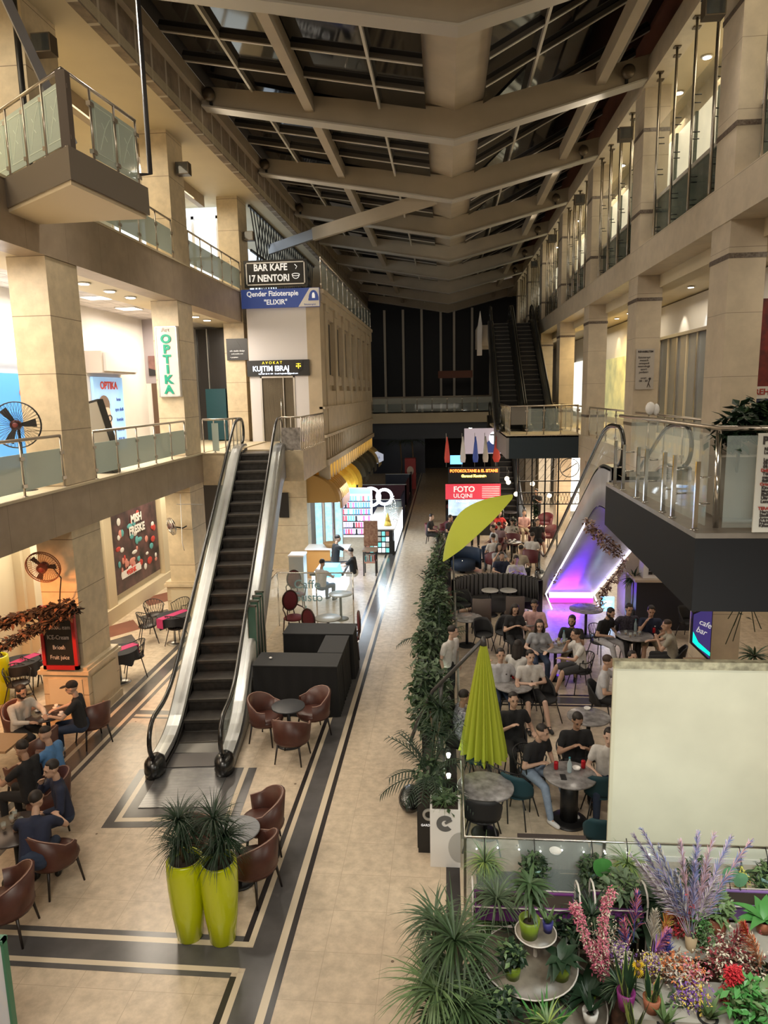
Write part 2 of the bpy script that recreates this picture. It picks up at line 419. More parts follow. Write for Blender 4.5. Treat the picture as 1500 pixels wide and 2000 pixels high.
# ---- back walls of the arcades
w = MB().use(M_WHITEWALL).box(-10.2, -10, 2, 23.0, 4.6, 8.8); w.box(-10.2, -9.15, 23.0, 23.2, 4.6, 8.8)
struct('wall_left', w, None)
struct('wall_left', MB().box(-14, -13.8, 2, 57, 9.7, 12.9), M_PLASTER)
struct('wall_left', MB().box(-10, -9.75, 2, 26, 0, 3.8), M_PLASTER)
struct('wall_back', MB().box(-9.75, -7.72, 27.0, 27.2, 0, 8.8), mat('dark_wall', (.08, .07, .065), .6))
struct('wall_right', MB().box(7.9, 8.1, 2, 57, 4.6, 9.1), M_WHITEWALL)
struct('wall_right', MB().box(6.3, 6.5, 2, 57, 9.7, 13.5), M_PLASTER)
struct('wall_right', MB().box(8.6, 8.8, 2, 57, 0, 3.8), M_PLASTER)
# ---- roof: girders folded to a valley
VX, ZV, ZE = .25, 12.38, 13.5
def gz(x):
    return ZV + (ZE-ZV) * (abs(x-VX) / (VX+6.1) if x < VX else (x-VX) / (4.75-VX))
GY = [7.8, 13.3] + [18.8 + 5.5*k for k in range(8)]
for gy in GY:
    g = MB().use(M_ROOF)
    xs = [-6.1, -3, VX, 2.5, 5.25]
    for a, b in zip(xs, xs[1:]):
        da, db = .45 + .28*(1-abs(a-VX)/6.4), .45 + .28*(1-abs(b-VX)/6.4)
        g.xzprism([(a, gz(a)), (b, gz(b)), (b, gz(b)+db), (a, gz(a)+da)], gy-.14, gy+.14)
        g.use(M_ROOFL).xzprism([(a, gz(a)-.04), (b, gz(b)-.04), (b, gz(b)), (a, gz(a))], gy-.22, gy+.2); g.use(M_ROOF)
    struct('beam', g, None)
v = MB()
v.xzprism([(VX-.72, 13.3), (VX, 13.05), (VX+.72, 13.3), (VX+.72, 13.75), (VX-.72, 13.75)], 2, 57.4)
struct('beam', v, mat('valley_steel', (.50, .42, .31), .5, noise=.12, nscale=1.5))
for x in (-3.35, 3.75):
    struct('beam', MB().box(x-.11, x+.11, 2, 57.4, gz(x)+.18, gz(x)+.58), M_ROOF)
# diagonal wind brace
struct('beam', MB().use(M_ROOF).bar((-4.9, 27.2, 12.15), (-.3, 24.6, 12.6), .16, .45).use(mat('brace_end', (.20, .19, .19), .4, .5)).bar((-6.9, 28.4, 11.9), (-4.9, 27.2, 12.15), .14, .36), None)
# glazing: panes, thin bars
gl = MB()
for x0, x1 in ((-6.15, VX-.7), (VX+.7, 5.3)):
    za, zb = gz(x0)+.62, gz(x1)+(.62 if x1 < 0 else 1.75)
    gl.xzprism([(x0, za), (x1, zb), (x1, zb+.05), (x0, za+.05)], 2, 57.4)
w1 = struct('window_1', gl, M_NIGHT)
M_BARL = mat('bar_light', (.62, .58, .50), .5)
b = MB()
for k in range(len(GY)-1):
    for j in (1, 2, 3):
        y = GY[k] + 5.5*j/4
        for x0, x1 in ((-6.1, VX-.7), (VX+.7, 5.25)):
            e = 0 if x1 < 0 else 1.1
            b.use(M_NIGHTBAR).xzprism([(x0, gz(x0)+.52), (x1, gz(x1)+.52+e), (x1, gz(x1)+.62+e), (x0, gz(x0)+.62)], y-.045, y+.045)
            b.use(M_BARL).xzprism([(x0, gz(x0)+.50), (x1, gz(x1)+.50+e), (x1, gz(x1)+.525+e), (x0, gz(x0)+.525)], y-.03, y+.03)
for x in (-4.8, -1.6, 2.1, 4.7):
    e = 0 if x < 0 else 1.1*(x-.95)/4.3
    b.use(M_BARL).box(x-.028, x+.028, 2, 57.4, gz(x)+.47+e, gz(x)+.62+e)
part('window_frame', b, None, w1, True)
# spot lamps at the girder ends
k0 = None
for gy in GY[2:8]:
    for x, side in ((4.35, 'right'), (-5.85, 'left')):
        if side == 'left' and gy > 30: continue
        if k0 is None:
            k0 = thing('spot_lamp', '', 'lamp', (x, gy-.24, gz(x)+.22), 0, 'round lamps at the girder ends')
            part('housing', MB().lathe([(.02, -.02), (.13, 0), (.15, .06), (.15, .16), (.1, .2)]).xf(Matrix.Rotation(R(90), 4, 'X')), mat('bronze', (.12, .09, .06), .4, .6), k0)
            part('bracket', MB().box(-.03, .03, .0, .1, -.2, .2), M_BLACK, k0)
            o = k0
        else: o = dup(k0, (x, gy-.24, gz(x)+.22))
        o['label'] = f'round bronze lamp at the {side} end of a roof girder'
# ---- end wall of dark glass
e = struct('window_2', MB().box(-6.1, 6, 57.45, 57.55, 4.6, 13.2), mat('night_glass_far', (.008, .008, .011), .45, spec=.25))
b = MB().use(M_ROOFL)
for px in (752, 788, 824, 861, 887, 922, 958):
    x = onY(px, 680, 57.3).x; b.box(x-.09, x+.09, 57.2, 57.4, 4.6, 12.7)
b.box(-6, 6, 57.1, 57.4, 5.3, 5.85)
part('window_frame', b, None, e, True)
struct('wall_back', MB().box(-8, 8, 57.6, 57.9, 0, 14.5), mat('night_wall', (.012, .012, .014), .7))
struct('wall_back', MB().box(-14, 14, -3.2, -3.0, 0, 4.2), M_PLASTER)
struct('ceiling', MB().box(-14, 14, -3.2, -.9, 4.2, 4.6), M_PLASTER)
# ---- bridge and far first floor
struct('slab', MB().use(M_PLASTER).box(-5.3, 3.4, 50, 50.3, 4.05, 4.75).use(M_BEAM).box(-5.3, 4.9, 50.3, 57.3, 4.3, 4.6), None)
struct('wall_back', MB().box(-7, 4.9, 50.6, 50.8, 2.9, 4.3), mat('far_fascia', (.05, .06, .08), .5))
struct('wall_back', MB().box(-7, -1.6, 54.0, 54.2, 0, 3.3), mat('far_shop', (.02, .025, .045), .3))
# ---- left building block with its tall pilasters and arcade
BX, BY0, BY1 = -4.25, 24.2, 40.2
M_BLOCK = mat('block_stone', (.50, .41, .29), .6, noise=.14, nscale=2)
c = MB().use(M_BLOCK)
c.box(-6.8, BX-.12, BY0+.02, BY1, 3.9, 9.7)
c.box(-4.72, BX, BY0, BY0+1.0, 3.75, 9.7)
c.box(BX-.12, BX+.10, BY0, BY1+.1, 9.35, 9.7); c.box(BX-.12, BX+.16, BY0-.02, BY1+.1, 9.6, 9.74)
c.box(BX-.12, BX+.03, BY0+1, BY1, 3.9, 6.0); c.box(BX-.12, BX+.08, BY0, BY1, 5.72, 5.8)
n = 7; seg = (BY1-BY0-1.2)/n
for i in range(n+1):
    y = BY0+1.1+i*seg; c.box(BX-.12, BX+.05, y-.28, y+.28, 5.8, 9.2); c.box(BX-.12, BX+.09, y-.32, y+.32, 9.1, 9.35)
    if i < n:
        c.box(BX-.12, BX-.0, y+.28, y+seg-.28, 8.9, 9.35); c.box(BX-.12, BX+.02, y+.28, y+seg-.28, 5.8, 6.35)
        c.use(mat('slot_dark', (.035, .03, .028), .4)).box(BX-.12, BX-.105, y+.5, y+seg-.5, 6.95, 8.8); c.use(M_BLOCK)
        c.box(BX-.12, BX-.02, y+.5, y+seg-.5, 6.55, 6.9)
c.box(BX-.3, BX+.14, BY0, BY1, 3.75, 3.95); c.box(BX-.3, BX+.1, BY0, BY1, 4.72, 4.82)
for i in range(30):
    y = BY0+.35+i*.52; c.box(BX, BX+.10, y, y+.12, 3.98, 4.7)
for i in range(22):
    y = BY0+.4+i*.7
    c.box(BX-.3, BX+.10, y, y+.2, 3.2, 3.75)
c.use(M_BLOCK).box(BX-.95, BX-.56, BY0+.7, BY1, 3.05, 3.75)
struct('wall_left', c, None)
M_GOLD = mat('gold_strip', (.7, .4, .05), .4, emit=(1, .62, .08), es=1.6)
for i in range(22):
    y = BY0+.4+i*.7
    single('glowing_panel', MB().box(BX-.03, BX+.0, y+.22, y+.68, 3.28, 3.74), M_GOLD, 'small yellow glowing panel between the brackets above the arcade awnings', 'light', 'yellow glowing panels above the awnings')
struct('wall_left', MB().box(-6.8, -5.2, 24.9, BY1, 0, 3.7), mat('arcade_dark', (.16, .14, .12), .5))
for y in (27.3, 32.4, 39.1): struct('pillar', MB().use(M_BLOCK).box(-5.2, -4.95, y, y+.4, 0, 3.2), None)
# white upper front of the lawyer's office
ow = MB().box(-6.78, -4.72, BY0, BY0+.05, 7.4, 9.2); ow.box(-6.78, -6.42, BY0, BY0+.05, 4.6, 6.9); ow.box(-5.2, -4.72, BY0, BY0+.05, 4.6, 6.9)
struct('wall_front', ow, mat('office_white', (.70, .68, .70), .5))
d = struct('door_1', MB().box(-6.42, -5.2, BY0+.02, BY0+.06, 4.62, 6.85), M_SMOKE)
part('door_frame', MB().box(-6.42, -6.36, BY0-.02, BY0+.08, 4.6, 6.88).box(-5.26, -5.2, BY0-.02, BY0+.08, 4.6, 6.88).box(-6.42, -5.2, BY0-.02, BY0+.08, 6.82, 6.9).box(-5.62, -5.59, BY0-.03, BY0+.07, 4.62, 6.85), M_STEEL, d, True)
part('door_handle', MB().tube([(-5.7, BY0-.05, 5.4), (-5.7, BY0-.05, 6.1)], .018), M_CHROME, d, True)
# L1 landing slab next to the escalator head
s_ = MB().use(M_STONE).box(-7.0, -6.35, 19.5, 24.2, 3.7, 4.6).box(-4.9, -4.2, 20.3, 24.3, 3.7, 4.6).box(-6.35, -4.9, 20.9, 24.3, 3.7, 4.6)
s_.use(M_PLASTER).box(-7.02, -6.3, 19.45, 24.2, 4.6, 4.63)
struct('slab', s_, None)
# ================================================================ ESCALATORS
M_STEP = mat('step_metal', (.075, .068, .062), .38, .5, noise=.3, nscale=9)
M_STEPD = mat('step_dark', (.02, .018, .016), .5)
M_DECK = mat('deck_steel', (.40, .41, .41), .28, .85, noise=.15, nscale=2)
def escalator(label, loc, rz, rise, w=.58, dark=False, truss=.62, group=None, clad=None, flat=1.0, glass=None):
    e = thing('escalator', label, 'escalator', loc, rz, group)
    sl = math.tan(R(30)); run = rise/sl; L = flat*2+run
    dk = .14; stm = mat('step_shade', (.03, .028, .027), .5) if dark else M_STEP
    deck = mat('deck_dark', (.07, .07, .07), .35, .6) if dark else M_DECK
    def prof(y): return max(0, min(rise, (y-flat)*sl))
    ys = [0, flat*.55, flat] + [flat+run*k/6 for k in range(1, 7)] + [L-flat*.5, L]
    def path(dz, y0=0.0, y1=L, smooth=True):
        pts = []
        n = 40
        for i in range(n+1):
            y = y0+(y1-y0)*i/n
            z = sum(prof(y+d) for d in (-.45, -.3, -.15, 0, .15, .3, .45))/7
            pts.append((y, z+dz))
        return pts
    i = 0; y = .45
    while y < L-.45:
        z = prof(y+.2); z = min(z, rise)
        q = MB().use(stm).box(-w+dk, w-dk, y, y+.4, z-.05, z+.01)
        zn = prof(y-.2)
        if z-zn > .02:
            q.use(stm).yzprism([(y, z+.01), (y+.035, z-.06), (y+.05, z-.16), (y+.06, z-.25), (y+.09, z-.25), (y+.09, z+.005)], -w+dk, w-dk)
            q.use(mat('nosing', (.15, .135, .115) if not dark else (.10, .09, .07), .4, .5)).box(-w+dk, w-dk, y-.006, y+.012, z-.004, z+.012)
        part('step', q, None, e); y += .4
    for s in (-1, 1):
        x = s*w; P = path(.0)
        b = MB(); lo = path(-.05)
        rows = [[(x-dk, a, z+.06) for a, z in P], [(x-dk, a, z+.20) for a, z in P], [(x-dk*.8, a, z+.225) for a, z in P], [(x+dk*.8, a, z+.225) for a, z in P], [(x+dk, a, z+.19) for a, z in P], [(x+dk, a, z+.15) for a, z in P]]
        b.use(deck).sheet(rows[::-1], .012, False)
        bal = part('balustrade', b, None, e)
        part('skirt_brush', MB().sheet([[(x-s*dk-s*.004, a, z+.02) for a, z in P], [(x-s*dk-s*.004, a, z+.10) for a, z in P]], .01), M_STEPD, bal)
        # glass with rounded ends
        top = path(.93, .05, L-.05); bot = path(.27, .05, L-.05)
        rb = .33
        ends = []
        gl = MB(); gl.sheet([[(x, a, z) for a, z in bot], [(x, a, z) for a, z in top]], .012)
        def endfan(y0, zc, sg):
            c = [(x, y0, zc+.60+rb*0)]
            arc = [(x, y0+sg*.36*sin(t), zc+.60+.33*cos(t)) for t in [pi*k/10 for k in range(11)]]
            gl.add(c+arc, [(0, k+1, k+2) for k in range(10)])
        endfan(.05, 0, -1); endfan(L-.05, rise, 1)
        part('glass_panel', gl, glass or (M_SMOKE if dark else M_GLASS), e)
        hp = [(x, .05-.38*sin(t), .60+.36*cos(t)) for t in [pi*(.95-.095*k) for k in range(10)]] + [(x, a, z+.03) for a, z in top] + [(x, L-.05+.38*sin(t), rise+.60+.36*cos(t)) for t in [pi*.095*k for k in range(1, 11)]]
        part('handrail', MB().tube(hp, .04, 8), M_RUBBER, e)
        part('handrail_guide', MB().sheet([[(x-.02, a, z-.02) for a, z in top], [(x+.02, a, z-.02) for a, z in top]], .02), M_CHROME, e)
        nb = MB().lathe([(.16, 0), (.17, .1), (.16, .24), (.10, .31), (.02, .33)], x, -.12, 0, 14, 1, 1.5)
        part('newel_base', nb, M_RUBBER, e)
    # truss cladding: sides and soffit
    cm = clad or (deck if dark else mat('truss_grey', (.30, .29, .27), .45, .3, noise=.15, nscale=1.5))
    xo = w+dk; t = MB(); P = path(0)
    def low(a, z):
        return z-.25-truss if a > flat+.6 else max(z-.25-truss*max(0, (a-flat*.2))/flat, .0)
    for s in (-1, 1):
        top = [(s*xo, a, z+.19) for a, z in P]; bt = [(s*xo, a, max(low(a, z), 0.0)) for a, z in P]
        (t.sheet([bt, top], .03) if s > 0 else t.sheet([top, bt], .03))
    t.sheet([[(-xo, a, max(low(a, z), .0)) for a, z in P], [(xo, a, max(low(a, z), .0)) for a, z in P]], .02)
    t.box(-xo, xo, L-.05, L, rise-.25-truss, rise-.02)
    part('cladding', t, cm, e)
    return e
escL = escalator('grey escalator rising to the first floor beside the black counters', (-4.33, 10.62, 0), ESC_YAW, 4.6, truss=.55)
part('comb_plate', MB().box(-.44, .44, .0, .46, .02, .035), mat('comb', (.16, .15, .15), .35, .7), escL)
M_SILVER = mat('silver_panel', (.42, .42, .46), .42, .1, noise=.2, nscale=1.2)
M_SOFF = mat('mirror_soffit', (.30, .27, .28), .35, .5, noise=.1, nscale=2)
escR = escalator('silver clad escalator coming down beside the cafe with a violet lit underside', (3.70, 22.9, 0), R(180), 4.6, truss=.35, clad=M_SILVER)
for k, x in enumerate((2.72, 3.85)):
    escalator(('left' if k == 0 else 'right') + ' one of the two dark escalators rising from the far balcony to the second floor', (x, 28.6, 4.6), R(-1.2), 5.1, .52, True, .5, 'twin dark escalators')
escalator('dark escalator rising from the ground floor between the photo stand and the far trellis', (3.05, 31.4, 0), 0, 4.6, .50, True, .5)
struct('slab', MB().use(M_RSTONE).box(1.75, XR, 38.8, 42, 8.6, 9.7), None)
# ================================================================ RAILINGS
M_RAILW = mat('rail_steel', (.50, .44, .37), .3, .85)
def railing(label, pts, z, h=.95, step=1.0, glass='frost', skirt=.10, top=.72, bars=False, group=None, post_r=.02, etched=False):
    x0, y0 = pts[0]; r = thing('railing', label, 'railing', (x0, y0, z), 0, group)
    gm = M_FROST if glass == 'frost' else M_GLASS
    part('handrail', MB().tube([(x-x0, y-y0, h) for x, y in pts], .028, 8), M_RAILW, r)
    for (xa, ya), (xb, yb) in zip(pts, pts[1:]):
        d = hypot(xb-xa, yb-ya); n = max(1, round(d/step)); ux, uy = (xb-xa)/d, (yb-ya)/d
        for k in range(n+1):
            if k == 0 and (xa, ya) != pts[0]: continue
            t = d*k/n; px, py = xa-x0+ux*t, ya-y0+uy*t
            m = MB().tube([(px, py, 0), (px, py, h)], post_r, 8); m.lathe([(.045, 0), (.045, .015), (.02, .02)], px, py, 0, 10)
            if glass and not bars:
                for zz in (skirt+.08, top-.08): m.box(px-ux*.05-abs(uy)*.02-.008, px+ux*.05+abs(uy)*.02+.008, py-uy*.05-abs(ux)*.02-.008, py+uy*.05+abs(ux)*.02+.008, zz-.03, zz+.03)
            part('post', m, M_RAILW, r)
            if k < n and glass and not bars:
                a, b = t+.04, d*(k+1)/n-.04
                g = MB().bar((xa-x0+ux*a, ya-y0+uy*a, (skirt+top)/2), (xa-x0+ux*b, ya-y0+uy*b, (skirt+top)/2), .012, top-skirt)
                gp = part('glass_panel', g, gm, r)
                if etched:
                    nx, ny = uy*.008, -ux*.008; e = MB()
                    def P(s, zz): return (xa-x0+ux*(a+(b-a)*s)+nx, ya-y0+uy*(a+(b-a)*s)+ny, skirt+(top-skirt)*zz)
                    for s0, z0, s1, z1 in ((.1,.12,.9,.12),(.1,.92,.9,.92),(.1,.12,.1,.92),(.9,.12,.9,.92),(.25,.2,.55,.62),(.55,.62,.82,.85),(.5,.5,.62,.42),(.4,.7,.5,.62)):
                        e.bar(P(s0, z0), P(s1, z1), .004, .012)
                    part('etching', e, mat('etching', (.75, .85, .75), .4), gp)
    return r
zL1, zL2 = 4.64, 9.765
railing('frosted glass railing on the first floor between the fan column and the optician sign column', [(-7.02, 13.4), (-7.02, 18.35)], zL1, step=1.0)
railing('frosted glass railing on the first floor in front of the big fan', [(-7.02, 7.3), (-7.02, 12.2)], zL1, step=1.2)
railing('frosted glass railing on the second floor above the first floor speaker bay', [(-7.02, 13.4), (-7.02, 18.35)], zL2)
railing('frosted glass railing on the second floor with dark chairs behind it', [(-7.02, 19.55), (-7.02, 24.4)], zL2)
railing('clear glass railing on top of the stone building block', [(BX+.05, 24.4), (BX+.05, 40.2)], 9.74, 1.05, 1.35, 'clear', top=.95)
r_ = railing('steel bar railing on the landing left of the escalator head', [(-6.95, 19.6), (-6.3, 19.6), (-6.15, 20.6)], 4.63, .95, .28, None)
part('green_panel', MB().box(.28, .47, -.06, -.045, .05, .85), M_FROST, r_)
r2 = railing('steel bar railing on the landing right of the escalator head', [(-4.85, 20.4), (-4.25, 20.4), (-4.25, 24.2)], 4.6, .98, .26, None)
single('banner', MB().box(-4.83, -4.27, 20.33, 20.355, 4.62, 5.28), mat('banner_grey', (.34, .30, .27), .7, noise=.5, nscale=9), 'faded grey banner tied to the bar railing right of the escalator', 'banner')
for i, y in enumerate((13.1, 19.0, 25.1, 31.2)):
    railing('clear glass railing on the right first floor, ' + ['behind the near balcony', 'beside the notice column', 'behind the far balcony corner', 'beside the twin escalators'][i], [(XR+.1, y+.93), (XR+.1, y+6.0)], 4.6, 1.0, 1.2, 'clear', top=.92)
# ---- second floor triangular balcony on the left
P4 = [(-8.1, 12.1), (-5.23, 10.02), (-5.02, 12.05), (-7.0, 12.12)]
m_ = MB().use(mat('balcony_soffit', (.66, .55, .38), .6)).prism(P4, 9.22, 9.28).use(mat('balcony_side', (.20, .165, .13), .5)).prism([(-8.15, 12.1), (-5.2, 9.97), (-4.97, 12.09), (-7.0, 12.16)], 9.28, 9.72)
struct('slab', m_, None)
railing('etched frosted glass railing around the second floor corner balcony', [(-7.9, 12.0), (-5.26, 10.08), (-5.08, 12.0)], 9.72, 1.02, .72, skirt=.06, top=.88, etched=True)
single('corner_post', MB().box(-5.34, -5.2, 10.05, 10.19, 9.72, 10.72), mat('post_brown', (.13, .10, .08), .5), 'square brown post at the corner of the second floor balcony', 'post')
single('suspended_bracket', MB().tube([(-5.35, 12.3, 10.0), (-5.0, 12.3, 10.0), (-5.0, 12.3, 13.4)], .045, 4), mat('dark_steel', (.05, .047, .05), .5, .2), 'thin dark steel frame hanging from the roof beside the corner balcony', 'steel frame')
single('brace_plate', MB().bar((-5.85, 11.4, 10.2), (-6.15, 9.3, 12.85), .02, .22), mat('zinc', (.36, .36, .40), .35, .7), 'slanting grey metal plate above the corner balcony', 'brace')
single('drain_pipe', MB().tube([(-6.93, 11.95, 9.8), (-6.93, 11.95, 12.85)], .05, 10), M_BLACK, 'black pipe running up the column behind the corner balcony', 'pipe')
# ---- near balcony on the right with the charcoal fascia
PX, PY0, PY1 = 2.76, 7.85, 12.25
n_ = MB().use(M_CHAR)
n_.yzprism([(PY1, 4.58), (PY0+.12, 4.58), (PY0+.12, 3.74), (PY1, 3.9)], PX, PX+.12)
n_.box(PX, 9, PY0-.005, PY0+.12, 3.74, 4.58)
n_.use(mat('tile_brown', (.20, .17, .14), .35, noise=.2, nscale=4)).box(PX, 9, PY0, PY1, 4.58, 4.64)
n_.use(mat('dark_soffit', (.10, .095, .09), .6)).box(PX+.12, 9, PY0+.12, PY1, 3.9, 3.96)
struct('slab', n_, None)
br = thing('railing', 'steel and clear glass railing around the near right balcony', 'railing', (PX, PY0, 4.64))
part('handrail', MB().tube([(.25, 4.6, 1.13), (.22, 3.1, 1.15), (.30, .28, 1.14), (2.5, .22, 1.12)], .03, 8), M_RAILW, br)
for y, h in ((3.45, .72), (2.62, .75), (2.20, .76), (1.38, .78), (.98, .78), (.19, .78), (4.0, .75)):
    q = MB().box(.03, .075, y-.02, y+.02, 0, h); q.lathe([(.05, 0), (.05, .012)], .05, y, 0, 10)
    for z in (.3, .6): q.tube([(.05, y, z), (.22, y+.05, z)], .012, 6)
    part('post', q, M_CHROME, br)
q = MB().box(1.0, 1.04, .03, .075, 0, .75); q.tube([(1.02, .05, .3), (1.02, .2, .3)], .012, 6); part('post', q, M_CHROME, br)
part('corner_tube', MB().tube([(.33, .33, 0), (.30, .30, 1.12)], .035, 12), M_CHROME, br)
for a, b in ((.35, 1.15), (1.18, 2.0), (2.03, 2.85), (2.88, 3.7)): part('glass_panel', MB().box(.21, .222, a, b, .02, 1.08), M_GLASS, br)
for a, b in ((.36, 1.2), (1.23, 2.1)): part('glass_panel', MB().box(a, b, .21, .222, .02, 1.06), M_GLASS, br)
# ---- far balcony
FX, FY0, FY1 = 2.32, 26.2, 33.0
n_ = MB().use(mat('fascia_navy', (.014, .028, .042), .45)).box(FX+.02, XR, FY0, FY0+.1, 3.72, 4.56)
n_.use(mat('fascia_grey', (.26, .24, .24), .5)).box(FX-.08, FX+.02, FY0, FY1, 3.72, 4.56)
n_.use(M_PLASTER).box(FX-.08, XR, FY0, 36, 4.5, 4.6)
struct('slab', n_, None)
railing('clear glass railing around the far right balcony below the twin escalators', [(FX+.05, 30.6), (FX+.05, 26.3), (XR-.05, 26.3)], 4.6, 1.05, .62, 'clear', top=.95, post_r=.018)
single('cardboard_sign', MB().box(2.45, 3.2, 26.75, 26.8, 4.95, 5.6), mat('sign_grey', (.22, .2, .18), .6), 'grey board leaning behind the far balcony railing', 'board')
railing('clear glass railing along the far bridge', [(-5.2, 50.1), (3.3, 50.1)], 4.75, 1.15, 1.1, 'clear', top=1.05)
single('bridge_banner', MB().box(-.5, 1.9, 49.9, 49.93, 7.15, 7.65), mat('banner_brown', (.13, .04, .02), .6), 'reddish brown board hanging high above the far bridge', 'board')
# pale box at the end of the second floor landing
struct('wall_right', MB().xzprism([(1.7, 8.1), (1.95, 8.1), (1.95, 9.7), (1.85, 10.4), (1.7, 9.4)], 38.3, 38.8), M_WHITEWALL)
# violet lit underside, LED lines and the cascading base light of the right escalator
fr_ = thing('light_frame', 'white light lines framing the violet underside of the right escalator', 'light', (3.72, 20.6, 0))
def ln(a, b, w, m): part('light_line', MB().tube([Vector(a)-Vector((3.72, 20.6, 0)), Vector(b)-Vector((3.72, 20.6, 0))], w, 6), m, fr_)
M_LED = mat('led_white', (1, 1, 1), .5, emit=(.95, .85, 1), es=1.8)
M_VIO = mat('led_violet', (.3, .1, 1), .5, emit=(.62, .35, 1), es=2.4)
M_MAG = mat('led_magenta', (1, .1, .8), .5, emit=(.80, .05, .85), es=.9)
ln((2.97, 20.5, .2), (2.97, 15.0, 3.38), .022, M_LED); ln((4.38, 20.5, .2), (4.38, 15.6, 3.03), .035, M_LED)
ln((2.97, 20.5, .2), (3.02, 19.6, .02), .018, M_LED); ln((4.38, 20.5, .2), (4.36, 19.6, .02), .022, M_LED)
ln((4.1, 20.4, .3), (4.3, 19.4, 1.0), .015, M_LED)
part('glow_strip', MB().box(3.03, 4.3, 20.20, 20.25, .17, .33), M_VIO, fr_, True, label='bright violet base strip')
part('glow_panel', MB().box(3.03, 4.3, 20.20, 20.25, .03, .155), M_MAG, fr_, True, label='magenta base strip')
lamp('AREA', (3.4, 19.85, .22), 48, (.13, .01, 1), sx=.9, sy=.12, aim=(3.3, 19.3, 1.0))
lamp('AREA', (4.5, 18.4, 1.2), 2.5, (.9, .85, 1), sx=.1, sy=3.0, aim=(4.0, 18.4, 1.3))
# ================================================================ SIGNS, POSTERS
def tx(name, body, size, m, parent, c, facing='front', **k):
    """lettering on a board; facing front = towards -Y, right = towards +X"""
    rot = {'front': (R(90), 0, 0), 'right': (R(90), 0, R(90)), 'left': (R(90), 0, R(-90)), 'back': (R(90), 0, R(180))}[facing]
    return text(name, body, size, m, parent, c, rot, world=True, **k)
M_SIGNB = mat('sign_black', (.012, .012, .013), .35)
M_TXT = mat('letter_white', (.85, .85, .85), .5, emit=(1, 1, 1), es=.25)
def board(name, label, cat, x0, x1, y, z0, z1, m, d=.06, frame=None, fw=.03, fm=None):
    b = thing(name, label, cat, ((x0+x1)/2, y, z0))
    part('panel', MB().box(x0, x1, y, y+d, z0, z1), m, b, True)
    if frame:
        f = MB(); i = frame
        f.box(x0+i, x1-i, y-.012, y, z0+i, z0+i+fw).box(x0+i, x1-i, y-.012, y, z1-i-fw, z1-i).box(x0+i, x0+i+fw, y-.012, y, z0+i, z1-i).box(x1-i-fw, x1-i, y-.012, y, z0+i, z1-i)
        part('frame', f, fm or M_WHITE, b, True)
    return b
y = 24.12
s = board('sign_board', 'black cafe sign with white capitals and white border on the building corner', 'sign', -6.78, -4.62, y, 9.84, 10.72, M_SIGNB, .08, .07, .035)
tx('lettering', 'BAR KAFE', .31, M_TXT, s, (-5.86, y-.015, 10.47), bold=.008, sx=.85)
tx('lettering', '17 NENTORI', .31, M_TXT, s, (-5.93, y-.015, 10.12), bold=.008, sx=.82)
part('cup_symbol', MB().tube([(-5.0+.13*cos(t), y-.015, 10.22+.04*sin(t)) for t in [2*pi*k/16 for k in range(17)]], .012, 5).tube([(-5.12+.12*(1-cos(t)), y-.015, 10.22-.13*sin(t)) for t in [pi*k/10 for k in range(11)]], .012, 5).tube([(-5.03, y-.015, 10.55), (-4.95, y-.015, 10.48), (-5.0, y-.015, 10.40)], .012, 5), M_TXT, s, True)
M_BLUE = mat('sign_blue', (.045, .08, .28), .45, emit=(.05, .1, .4), es=.15)
s = board('sign_board', 'blue and white physiotherapy sign below the black cafe sign', 'sign', -6.92, -4.22, y, 9.16, 9.78, M_BLUE)
part('white_corner', MB().xzprism([(-4.95, 9.17), (-4.23, 9.17), (-4.23, 9.77), (-4.55, 9.77)], y-.012, y), M_WHITE, s, True)
tx('lettering', 'Qender Fizioterapie', .235, M_TXT, s, (-5.83, y-.015, 9.62), sx=.93, bold=.004)
tx('lettering', '"ELIXIR"', .23, M_TXT, s, (-5.73, y-.015, 9.34), bold=.004)
part('round_emblem', MB().xzprism([(-4.42+.17*cos(t), 9.42+.28*max(sin(t), 0)) for t in [2*pi*k/24 for k in range(24)]], y-.018, y-.012).use(M_BLUE).box(-4.60, -4.25, y-.02, y-.012, 9.36, 9.43), M_BLUE, s, True)
part('figure', MB().ball((-4.42, y-.025, 9.58), .04).box(-4.47, -4.37, y-.03, y-.018, 9.44, 9.56), M_TXT, s, True)
tx('lettering', 'fizioterapist', .085, M_BLUE, s, (-4.55, y-.015, 9.24))
s = board('sign_board', 'black lawyer sign with yellow crest over the office door', 'sign', -6.84, -4.66, y, 6.88, 7.42, M_SIGNB)
M_YEL = mat('crest_yellow', (.8, .6, .05), .5, emit=(1, .75, .05), es=.9)
M_LIT = mat('letter_lit', (.8, .85, 1), .5, emit=(.75, .85, 1), es=1.6)
tx('lettering', 'A V O K A T', .13, M_YEL, s, (-5.95, y-.015, 7.33))
tx('lettering', 'KUJTIM IBRAJ', .25, M_LIT, s, (-6.0, y-.015, 7.13), sx=.88, bold=.004)
tx('lettering', 'Cel: 069 20 41 444   E-mail: kujtimibraj@gmail.com', .07, M_LIT, s, (-5.75, y-.015, 6.96), sx=.95)
